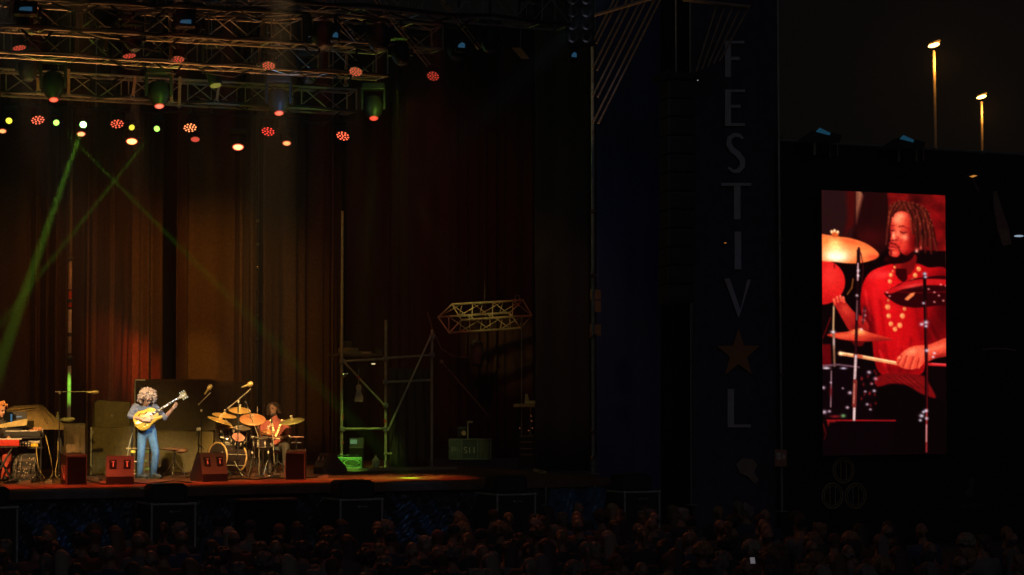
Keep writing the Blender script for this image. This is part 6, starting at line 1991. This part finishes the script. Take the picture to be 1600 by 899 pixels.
for lb, a, b in (('pale drumstick raised upright behind the largest cymbal', g(402.5, 668, -.38), g(402, 636, -.42)), ('pale drumstick held low over the snare drum', g(437, 685, -.4), g(404, 682, -.5))):
    o = MB().tube(a - b * 0 - (a + b) / 2 + Vector((0, 0, 0)), b - (a + b) / 2, .008, .006, 8).ell(b - (a + b) / 2, (.008, .008, .009), None, 8, 6).build('drumstick', mat('hickory', (.7, .5, .26), .5))
    M3 = Matrix.Rotation(f.rz, 3, 'Z')
    o.location = f.p + M3 @ ((a + b) / 2); o.rotation_euler = (0, 0, f.rz)
    tag(o, lb, 'drumstick')

# ---------------- keyboard player at the picture's edge
f = Loc(-4, 39.75)
KP = thing('person', 'seated keyboard player with curly ginger hair and dark red trousers', 'person', f.p, f.rz)
g = lambda px, py, y=0.0: f.v(px, py, y)
pel, chest, neck0 = g(-10, 700, .1), g(-9, 668, 0), g(-5, 652, -.04)
hc = g(0.5, 641, -.08)
HM = Matrix.Rotation(R(38), 3, 'Z') @ Matrix.Rotation(R(18), 3, 'X')
mb = MB()
chain(mb, [pel, chest, neck0], [.15, .15, .06]); mb.cap(neck0, hc, .055, .052); head_(mb, hc, HM)
shR, shL = g(-24, 664, 0), g(3, 663, -.06)
for (a, b, c) in ((shR, g(-28, 684, -.1), g(-16, 685, -.32)), (shL, g(12, 682, -.1), g(12, 684, -.34))):
    chain(mb, [chest, a], [.11, .065]); chain(mb, [a, b, c], [.056, .043, .029]); hand(mb, c, Vector((0.15, -1, -.05)), Vector((0, 0, -1)), .35, 1.0, 1 if a is shR else -1)
L1 = [g(-16, 702, .05), g(-14, 702, -.35), g(-16, 742, -.25)]; L2 = [g(0, 702, .05), g(11, 703, -.3), g(8, 743, -.25)]
for q in (L1, L2): chain(mb, q, [.09, .06, .042])
blob(mb, 'body', M_SKIN, KP, .0095, 3)
mb = MB(); chain(mb, [pel, chest, neck0 + Vector((0, 0, -.05))], [.17, .17, .08]); chain(mb, [chest, shR, g(-28, 684, -.1)], [.12, .08, .062]); chain(mb, [chest, shL, g(12, 682, -.1), g(12, 683, -.25)], [.12, .08, .062, .05])
blob(mb, 'shirt', mat('black_cotton', (.035, .03, .03), .9), KP, .013, 4)
mb = MB(); chain(mb, [pel, pel + Vector((0, 0, -.03))], [.165, .16])
for q in (L1, L2): chain(mb, q, [.115, .095, .085])
blob(mb, 'trousers', mat('red_trousers', (.38, .05, .03), .85, var=.3, scale=12, bump=.3), KP, .013, 3)
for q in (L1, L2):
    s = MB(); s.cap(q[2] + Vector((0, .04, -.03)), q[2] + Vector((0, -.18, -.04)), .045, .04); blob(s, 'shoe', M_BLACK, KP, .01, 2)
mb = MB(); rr_ = random.Random(3); mb.ell(hc + HM @ Vector((0, .03, .05)), (.09, .1, .09), HM)
for _ in range(130):
    th, ph = rr_.uniform(0, 2 * PI), math.acos(rr_.uniform(-.35, 1))
    d = Vector((math.sin(ph) * math.cos(th), math.sin(ph) * math.sin(th), math.cos(ph)))
    if d.y < -.45 and d.z < .55: continue
    mb.ell(hc + HM @ (Vector((0, .025, .04)) + d * rr_.uniform(.1, .125)), (rr_.uniform(.014, .024),) * 3, None, 8, 6)
blob(mb, 'hair', mat('ginger_curls', (.5, .2, .06), .8, var=.4, scale=40, bump=.6), KP, .0095, 1)
eyes(hc, HM, KP)
t = thing('piano_stool', 'padded black stool under the keyboard player', 'stool', f.p + Matrix.Rotation(f.rz, 3, 'Z') @ Vector((pel.x, pel.y, 0)), f.rz)
MB().box((0, 0, .41), (.44, .36, .09), bev=.03).build('seat', M_BLACK, t)
for x in (-.18, .18):
    for y in (-.14, .14): MB().tube((x * .9, y * .9, .37), (x, y, 0), .016).build('leg', M_BLACK, t)
# ------------------------------------------------------------------ cases and fills in the pit
M_CEDGE = mat('case_edge_alu', (.5, .47, .44), .4, .3)
M_CBODY = mat('case_black', (.022, .022, .027), .6)
PG = 'subwoofer cases along the stage front'
def pit_case(px0, px1, pleft, ytop, Y, lb, fill=True, lb2=None):
    a, b = atY(px0, ytop, Y), atY(px1, ytop, Y)
    w = b.x - a.x; h = (a.z + b.z) / 2
    t = thing('subwoofer_case', lb, 'speaker case', ((a.x + b.x) / 2, Y, 0), 0, PG)
    q = atY(pleft, ytop - 2, Y)
    dp = .85
    MB().box((0, dp / 2, h / 2), (w, dp, h), bev=.012).build('body', M_CBODY, t)
    e = .022
    for (s, n_) in ((-1, 0), (1, 0)):
        MB().box((s * (w / 2), -.004, h / 2), (e * 1.6, e, h + .01), bev=.005).build('edge', M_CEDGE, t)
    MB().box((0, -.004, h), (w + .02, e, e * 1.5), bev=.005).build('edge', M_CEDGE, t)
    MB().box((-w / 2, dp / 2, h), (e, dp, e * 1.5), bev=.005).build('edge', M_CEDGE, t)
    MB().box((w / 2, dp / 2, h), (e, dp, e * 1.5), bev=.005).build('edge', M_CEDGE, t)
    for s in (-1, 1): MB().box((s * w / 2, -.006, h), (.05, .05, .05), bev=.015).build('corner', M_CEDGE, t)
    mb = MB().ell((-.04, -.012, h - .12), (.035, .004, .02), n=14, m=6)
    for k in range(4): mb.box((.02 + .03 * k, -.012, h - .12), (.022, .006, .024))
    mb.build('badge', mat('pale_badge', (.3, .28, .28), .5), t)
    if fill:
        hh = .42
        s = thing('front_fill', lb2, 'loudspeaker', ((a.x + b.x) / 2 - .04, Y + .1, h + .012), R(-6), 'front fill speakers on the cases')
        MB().prism([(-w * .42, 0), (w * .42, 0), (w * .42, .26), (w * .34, .31), (-w * .34, .31), (-w * .42, .26)], .5, Matrix.Translation((0, .3, 0))).build('cabinet', M_BLACK, s)
        MB().box((0, .042, .15), (w * .7, .012, .22), bev=.004).build('grille', mat('fill_grille', (.03, .025, .03), .5), s)
pit_case(237, 305, 213, 788, 34.6, 'black subwoofer case with pale edges below the guitarist', True, 'black front fill speaker on the case below the guitarist')
pit_case(532, 597, 506, 781, 34.8, 'black subwoofer case with pale edges below the scaffold', True, 'black front fill speaker on the case below the scaffold')
pit_case(777, 836, 748, 773, 34.9, 'black subwoofer case with pale edges below the brown wing curtain', True, 'black front fill speaker on the case below the wing curtain')
pit_case(976, 1030, 944, 769, 35.0, 'black subwoofer case with pale edges below the navy scrim', True, 'black front fill speaker on the case below the navy scrim')
pit_case(-50, 27, -60, 794, 34.5, 'black subwoofer case with pale edges below the keyboard player', True, 'black front fill speaker on the case below the keyboards')
q = atY(415, 780, 34.7)
t = thing('pit_barrier', 'low red edged black barrier section before the stage between two cases', 'barrier', (q.x, 34.7, 0))
MB().box((0, 0, q.z / 2), (1.0, .3, q.z - .02), bev=.01).build('panel', M_MATTE, t)
MB().box((0, -.02, q.z), (1.02, .3, .03), bev=.006).build('top_rail', mat('red_rail', (.4, .1, .06), .5), t)
q = atY(895, 775, 35.4)
t = thing('folded_tarp', 'crumpled blue tarpaulin heap on a frame below the wing pole', 'tarpaulin', (q.x, 35.3, 0))
bm = bmesh.new(); bmesh.ops.create_grid(bm, x_segments=26, y_segments=14, size=.5)
for v in bm.verts:
    x, y = v.co.x, v.co.y
    v.co = Vector((x * 1.15, .1 - .25 * (y + .5), .25 + (y + .5) * 1.22 + .05 * math.sin(9 * x + 4 * y) * math.sin(7 * y) + random.uniform(-.02, .02)))
    v.co.y += .06 * math.sin(13 * x + 6 * y) + random.uniform(-.02, .02)
mb = MB(); bm.verts.index_update(); mb.add([v.co for v in bm.verts], [[v.index for v in fc.verts] for fc in bm.faces]); bm.free()
o = mb.build('sheet', mat('blue_tarpaulin', (.04, .14, .24), .3, var=.4, scale=6, bump=.3), t); o.modifiers.new('t', 'SOLIDIFY').thickness = .006
for x in (-.5, .5): MB().tube((x, .2, 0), (x, .2, 1.5), .02).build('post', M_STEEL, t)
MB().tube((-.5, .2, 1.0), (.5, .2, 1.0), .016).tube((-.5, .2, .6), (.5, .2, .6), .016).build('crossbar', M_STEEL, t)

# ------------------------------------------------------------------ crowd
def cloth_mat(name, col):
    return mat(name, col, .9, var=.2, vary_obj=.5)
CM = [cloth_mat('dark_jacket', (.035, .03, .032)), cloth_mat('blue_shirt', (.04, .05, .1)), cloth_mat('pale_shirt', (.13, .11, .1)), cloth_mat('rust_top', (.14, .05, .035))]
HMt = [mat('brown_hair', (.06, .03, .018), .6, var=.4, scale=50, bump=.5, vary_obj=.5), mat('grey_hair', (.2, .15, .12), .7, var=.3, scale=50, bump=.5, vary_obj=.4), mat('fair_hair', (.2, .11, .05), .65, var=.3, scale=50, bump=.5, vary_obj=.4)]
def spectator(seed, hair, standing=False):
    """seen from behind: faces +y (the stage)"""
    r_ = random.Random(seed)
    k = .94 + .1 * r_.random()
    hz = 1.24 * k if not standing else 1.62 * k
    b = .0
    mb = MB()
    sh = hz - .215
    hipz = .47 if not standing else .88
    tw = .0
    chain(mb, [(0, -.02, hipz), (0, -.05, (hipz + sh) / 2), (0, -.03, sh - .06), (0, 0, hz - .12)], [.15, .145, .14, .062])
    mb.ell((0, -.03, sh - .1), (.21 * k, .12, .16))
    for s in (-1, 1):
        e = Vector((s * (.25 + .03 * r_.random()), .04, sh - .3)); w = Vector((s * .14, .26, sh - .36))
        chain(mb, [(s * .08, -.02, sh - .05), (s * .185, -.01, sh - .02), e, w], [.09, .068, .05, .035])
        hand(mb, w, (-s * .4, 1, 0), (0, 0, -1), .5, 1.0, -s)
        if standing:
            chain(mb, [(s * .09, 0, .88), (s * .1, .02, .48), (s * .1, 0, .08)], [.09, .065, .045]); mb.cap((s * .1, -.02, .04), (s * .1, .14, .035), .042, .035)
        else:
            chain(mb, [(s * .1, 0, .48), (s * .12, .42, .5), (s * .12, .4, .08)], [.09, .065, .045]); mb.cap((s * .12, .38, .04), (s * .12, .54, .035), .042, .035)
    Mh = Matrix.Rotation(PI + R(r_.uniform(-30, 30)), 3, 'Z') @ Matrix.Rotation(R(r_.uniform(-4, 10)), 3, 'X')
    hc = Vector((r_.uniform(-.03, .03), .03, hz))
    head_(mb, hc, Mh)
    nm = 'tmp_body'
    o = blob(mb, 'person', mat('shaded_skin', (.3, .15, .1), .55), None, .02, 3)
    me = o.data
    me.materials.append(CM[0])
    me.materials.append(mat('dark_trousers', (.04, .04, .05), .9))
    cols = np.zeros(len(me.polygons), np.int32)
    for p in me.polygons:
        c = p.center
        if c.z < hipz + .02 or (not standing and c.z < .62 and c.y > .1 and abs(c.x) < .24 and c.z < sh - .42):
            cols[p.index] = 2
        elif c.z < hz - .155 and not (c.y > .2 and c.z > .55):
            cols[p.index] = 1
    me.polygons.foreach_set('material_index', cols)
    # hair child
    h = MB()
    if hair == 0:      # short
        h.ell(hc + Mh @ Vector((0, .022, .045)), (.085, .1, .1), Mh); h.ell(hc + Mh @ Vector((0, .06, -.03)), (.07, .055, .07), Mh)
        for _ in range(30):
            a = r_.uniform(0, 6.28); z = r_.uniform(-.03, .13)
            d = Vector((math.cos(a) * .08, .03 + math.sin(a) * .09, z))
            if d.y < -.03 and z < .07: continue
            h.ell(hc + Mh @ d, (.022,) * 3, None, 7, 5)
    elif hair == 1:    # long
        h.ell(hc + Mh @ Vector((0, .02, .045)), (.09, .105, .1), Mh)
        for _ in range(26):
            a = r_.uniform(-1.4, 1.4)
            p = Vector((math.sin(a) * .085, .03 + math.cos(a) * .085, .05))
            e = Vector((math.sin(a) * .12, .05 + math.cos(a) * .09, -.2 - .08 * r_.random()))
            h.cap(hc + Mh @ p, hc + Mh @ e, .026, .018, 7)
    elif hair == 2:    # curly, full
        h.ell(hc + Mh @ Vector((0, .03, .05)), (.1, .11, .11), Mh)
        for _ in range(70):
            a = r_.uniform(0, 6.28); u = r_.uniform(-.4, 1)
            q = math.sqrt(1 - u * u)
            d = Vector((q * math.cos(a) * .115, .03 + q * math.sin(a) * .12, .04 + u * .12))
            if d.y < -.05 and d.z < .08: continue
            h.ell(hc + Mh @ d, (.028,) * 3, None, 7, 5)
    elif hair == 3:    # bald with a fringe
        for _ in range(40):
            a = r_.uniform(-1.9, 1.9)
            h.ell(hc + Mh @ Vector((math.sin(a) * .076, .02 + math.cos(a) * .092, r_.uniform(-.04, .035))), (.016,) * 3, None, 7, 5)
    elif hair == 4:    # ponytail
        h.ell(hc + Mh @ Vector((0, .02, .045)), (.086, .1, .1), Mh)
        h.cap(hc + Mh @ Vector((0, .12, .05)), hc + Mh @ Vector((0, .17, .02)), .03, .032); h.cap(hc + Mh @ Vector((0, .17, .02)), hc + Mh @ Vector((0, .15, -.16)), .03, .016)
    elif hair == 5:    # cap
        h.ell(hc + Mh @ Vector((0, .02, .05)), (.09, .106, .09), Mh); h.cap(hc + Mh @ Vector((-.03, -.1, .05)), hc + Mh @ Vector((.03, -.1, .05)), .035, .035, 8)
    ho = blob(h, 'hair' if hair != 5 else 'cap', HMt[0], o, .014, 1)
    return o
protos = []
KINDS = [(0, 'short haired'), (1, 'long haired'), (2, 'curly haired'), (3, 'balding'), (4, 'ponytailed'), (0, 'short haired'), (1, 'long haired'), (2, 'bushy haired')]
for i, (hk, nm) in enumerate(KINDS):
    protos.append((spectator(100 + i, hk), hk))
protos.append((spectator(140, 0, True), 0)); protos.append((spectator(141, 1, True), 1)); protos.append((spectator(142, 3, True), 3)); protos.append((spectator(143, 5), 5))
used = [False] * len(protos)
HAIRN = {0: 'short', 1: 'long loose', 2: 'curly', 3: 'thin fringe of', 4: 'tied back', 5: 'capped'}
CLN = ['dark jacket', 'blue shirt', 'pale shirt', 'rust coloured top']
HCN = ['dark', 'grey', 'fair']
# meshes per clothing colour share geometry through copies of the datablock
variants = {}
def body_variant(pi, ci, hi):
    key = (pi, ci, hi)
    if key not in variants:
        o = protos[pi][0]
        bmesh_ = o.data.copy(); bmesh_.materials[1] = CM[ci]
        ch = o.children[0]
        hm_ = ch.data.copy(); hm_.materials[0] = HMt[hi] if protos[pi][1] != 5 else CM[3 if ci == 0 else 0]
        variants[key] = (bmesh_, hm_)
    return variants[key]
rr_ = random.Random(21)
count = 0
def seat(px, Y, pi, ci, hi, rz=0.0, label=None, dz=0.0):
    global count
    o = protos[pi][0]
    c = o.copy(); COL.objects.link(c)
    h = o.children[0].copy(); COL.objects.link(h); h.parent = c
    c.data, h.data = body_variant(pi, ci, hi)
    c.location = fl(px, Y, 0); c.location.z = 0
    c.rotation_euler = (0, 0, rz)
    stand = pi in (8, 9, 10)
    hk = protos[pi][1]
    hn = {0: '%s short hair' % HCN[hi], 1: 'long loose %s hair' % HCN[hi], 2: 'curly %s hair' % HCN[hi], 3: 'a bald crown and %s fringe' % HCN[hi], 4: 'a %s ponytail' % HCN[hi], 5: 'a cap'}[hk]
    c['label'] = label or '%s spectator with %s and %s seen from behind' % ('standing' if stand else 'seated', hn, CLN[ci])
    c['category'] = 'person'
    c['group'] = 'spectators in the dark crowd'
    count += 1
    return c
Yr = 20.2
row = 0
front = np.array([(0, 31.5), (300, 31.2), (620, 30.5), (760, 31.8), (1000, 32.5), (1200, 30.6), (1320, 27.0), (1600, 24.0)])
while Yr < 33:
    xs = fl(-30, Yr, 0).x, fl(1640, Yr, 0).x
    x = xs[0] + rr_.uniform(0, .6)
    while x < xs[1]:
        p = Vector((x, Yr + rr_.uniform(-.12, .12), 1.3))
        px, py, _ = proj(p)
        lim = np.interp(px, front[:, 0], front[:, 1])
        if Yr < lim and py < 935 and rr_.random() < .84:
            last = Yr > lim - 2.2
            pi = rr_.choice((8, 9, 10)) if (last and rr_.random() < .0) else rr_.choice((0, 0, 1, 2, 3, 3, 4, 5, 6, 7, 11))
            hi = 0 if rr_.random() < .5 else rr_.choice((1, 2))
            seat(px, p.y, pi, rr_.choice((0, 0, 0, 1, 2, 3)), hi, R(-12 - 8 * px / 800) * .6 + R(rr_.uniform(-14, 14)))
        x += rr_.uniform(.56, .74)
    row += 1
    Yr += .98
for o, _ in protos:
    ch = o.children[0]
    bpy.data.objects.remove(ch); bpy.data.objects.remove(o)
# one lit phone in the crowd
q = atY(1176, 876, 20.3)
t = thing('phone', 'small phone with lit white screen held up among the spectators', 'phone', q, az(1176))
MB().box((0, 0, 0), (.062, .01, .1), rot=(R(-20), 0, R(20)), bev=.004).build('case', M_BLACK, t)
MB().box((.0, -.0075, 0), (.054, .002, .07), rot=(R(-20), 0, R(20))).build('display', glow('phone_glow', (.8, .72, .78), .14), t)
MB().ell((.015, -.009, .042), (.006, .002, .006), None, 8, 6).build('lens', M_CHROME, t)
print('SPECTATORS', count)
# ------------------------------------------------------------------ light of the stage lamps and added fill lamps
def P(px, py, Y): return atY(px, py, Y)
WARM = (1.0, .62, .28); AMB = (1.0, .45, .12); RED = (1.0, .07, .03); GREEN = (.35, 1.0, .06)
# key lights from the front truss over the audience
spot((5.2, 26, 9.6), fl(228, 39.7) + Vector((0, 0, 1.1)), 14000, (1.0, .78, .52), 6.5, .7, .1)
spot((15.5, 26.5, 9.8), fl(232, 39.7) + Vector((0, 0, .8)), 4500, (.4, .72, 1.0), 5.5, .6, .1)
spot((9.5, 26, 9.6), fl(398, 40.3) + Vector((0, 0, .85)), 31000, (1.0, .64, .25), 8.5, .8, .1)
spot((1.5, 27, 9.6), fl(16, 39.6) + Vector((0, 0, .8)), 20000, (1.0, .55, .18), 7, .7, .1)
spot((6.5, 26, 9.9), fl(215, 41.8) + Vector((0, 0, .4)), 6500, (1.0, .68, .15), 12, .9, .1)
# top light over drums and keys
spot(P(395, 60, 37.5), fl(392, 40.2) + Vector((0, 0, .8)), 1200, (1.0, .6, .2), 22, .8, .04)
spot(P(40, 90, 37.5), fl(40, 39.4) + Vector((0, 0, .8)), 1000, (1.0, .6, .2), 22, .8, .04)
spot(P(210, 120, 37.5), fl(222, 39.2), 2600, (1.0, .5, .18), 22, 1.0, .04)
# curtain wash from the rear bar lamps
for px, tx, ty, pw, c in ((206, 190, 500, 250, (1.0, .20, .012)), (372, 365, 540, 310, (1.0, .38, .03)), (127, 40, 500, 80, (1.0, .42, .05)), (448, 470, 560, 70, (1.0, .45, .05)), (300, 310, 560, 200, (1.0, .36, .025))):
    spot(P(px, 190, 40.2), P(tx, ty, 44.5), pw, c, 66, 1.0, .1)
spot(P(183, 235, 41.5), P(218, 585, 44.4), 2700, (1.0, .08, .012), 13, 1.0, .08)
spot(P(165, 235, 41.5), P(170, 560, 44.4), 700, (1.0, .14, .012), 18, 1.0, .08)
spot(P(330, 235, 41.5), P(320, 590, 44.4), 800, (1.0, .40, .03), 16, 1.0, .08)
spot(P(640, 150, 37.0), P(720, 430, 46.4), 380, (1.0, .12, .04), 50, 1.0, .1)
for px, pw in ((70, 900), (320, 1300), (440, 1300), (545, 1500), (640, 1300)):
    spot(P(px, 120, 37.5), fl(px, 38.6), pw, (1.0, .42, .1), 20, 1.0, .05)
spot(P(620, 120, 36.5), fl(632, 37.9), 2300, (.8, .85, .08), 13, .8, .05)  # added wide spot that paints the floor pool of the green beam
spot(P(560, 120, 36.5), fl(560, 37.4), 1800, (1.0, .42, .06), 16, .9, .05)
# red floor wash
for px in (-20, 55, 130, 205, 280, 355, 430, 505, 590, 680):
    spot(P(px, -14 if px < 300 else -4, 32.0), fl(px, 37.55) + Vector((0, 0, .1)), 5200 if px < 560 else 3000, (1.0, .11, .035), 10.5, .9, .1)
# green beams
spot(P(130, 195, 41.1), fl(-60, 38.6) + Vector((0, 0, .2)), 270000, GREEN, 3.2, .5, .05)
spot(P(91, 195, 41.1), fl(640, 37.9), 150000, (.25, 1.0, .03), 2.1, .8, .03)
spot(P(242, 204, 41.1), P(-10, 520, 41.0), 190000, (.3, 1.0, .05), 2.0, .7, .03)
# green stain on the pole and wash on the scaffold corner
spot(P(110, 230, 41.2), P(107, 612, 43.4), 2600, GREEN, 3.2, .5, .03)
spot(P(584, 196, 37.6), P(572, 690, 42.6), 1700, (.55, .95, .12), 13, 1.0, .08)
spot(P(584, 196, 37.4), P(545, 728, 41.4), 3600, (.3, 1.0, .1), 6, .9, .08)
spot(P(640, 300, 40.0), P(755, 497, 45.0), 750, (.9, .78, .2), 14, .9, .08)
spot(P(700, 250, 39.5), P(715, 700, 44.6), 260, (.7, .9, .3), 12, 1.0, .08)  # added greenish fill to brighten the road case
spot(P(780, 40, 35), P(880, 520, 39), 110, (1.0, .5, .2), 34, 1.0, .1)  # added warm fill for the brown wing curtain
spot(P(990, -60, 34), P(985, 420, 38.4), 22, (.25, .35, 1.0), 40, 1.0, .1)  # added blue fill for the navy scrim
# added dim fill on the roof wing ribs, no lamp stands there
spot(P(840, 420, 35.6), P(960, 60, 36.2), 200, (1.0, .6, .3), 34, 1.0, .1)
# added point lights that put coloured glints on the big heads
for (x, y, c, pw) in ((70, 147, GREEN, 6), (266, 148, GREEN, 8), (450, 158, (.1, .45, 1.0), 8), (604, 165, (.5, 1.0, .1), 12)):
    point(P(x, y + 8, 37.2), pw, c, .04)
# added upward spots standing in for warm bounce into the rig
spot(P(180, 700, 36.6), P(170, 80, 36.5), 1150, (1.0, .46, .16), 62, .9, .3)
spot(P(420, 700, 36.6), P(420, 90, 36.0), 650, (1.0, .46, .16), 50, .9, .3)
# blue spill on the skirt
spot(P(660, -60, 33.0), P(655, 790, 36.0), 500, (.1, .4, 1.0), 9, .9, .08)
spot(P(890, -60, 33.0), P(890, 775, 35.6), 500, (.1, .45, 1.0), 7, .9, .08)
spot(P(240, -60, 33.0), P(120, 790, 36.0), 300, (.1, .35, 1.0), 12, .9, .08)
# stage light spilling over the crowd
spot(P(300, 20, 33.5), P(400, 860, 26.0), 320, (1.0, .2, .08), 60, 1.0, .3)
spot(P(640, 40, 33.5), P(900, 840, 27.0), 290, (1.0, .22, .09), 60, 1.0, .3)

# ------------------------------------------------------------------ air
hz = MB().box((60, 110, 40), (260, 260, 90))
ho = hz.build('haze', M_BLACK)
tag(ho, 'thin stage haze in the night air', 'haze', kind='stuff')
hm = bpy.data.materials.new('haze'); hm.use_nodes = True
hm.node_tree.nodes.clear()
out = hm.node_tree.nodes.new('ShaderNodeOutputMaterial')
pv = hm.node_tree.nodes.new('ShaderNodeVolumePrincipled')
pv.inputs['Color'].default_value = (.9, .9, .9, 1)
pv.inputs['Density'].default_value = 0.0014
pv.inputs['Anisotropy'].default_value = 0.0
hm.node_tree.links.new(pv.outputs[0], out.inputs['Volume'])
ho.data.materials.clear(); ho.data.materials.append(hm)

# ------------------------------------------------------------------ pieces that belong to a part of their thing
SUB = {'lens': 'head', 'lens_ring': 'head', 'leds': 'body', 'face': 'body', 'wing_nut': 'cymbal', 'memory_lock': 'pole', 'tuner': 'headstock',
       'head_inlay': 'headstock', 'inlays': 'fretboard', 'frets': 'fretboard', 'handle': 'handle_pocket', 'connectors': 'connector_plate',
       'badge': 'body', 'display': 'lid', 'red_band': 'standard', 'coupler': 'tube', 'band': 'tube', 'lugs': 'shell', 'microphone': 'boom'}
for t in [o for o in COL.objects if o.parent is None and o.type == 'EMPTY']:
    kids = {}
    for c in t.children:
        kids.setdefault(c.name.split('.')[0], []).append(c)
    used_ = {}
    for a, b in SUB.items():
        if a in kids and b in kids:
            for c in kids[a]:
                i = used_.get(a, 0); used_[a] = i + 1
                c.parent = kids[b][min(i, len(kids[b]) - 1)] if a == 'handle' else kids[b][0]
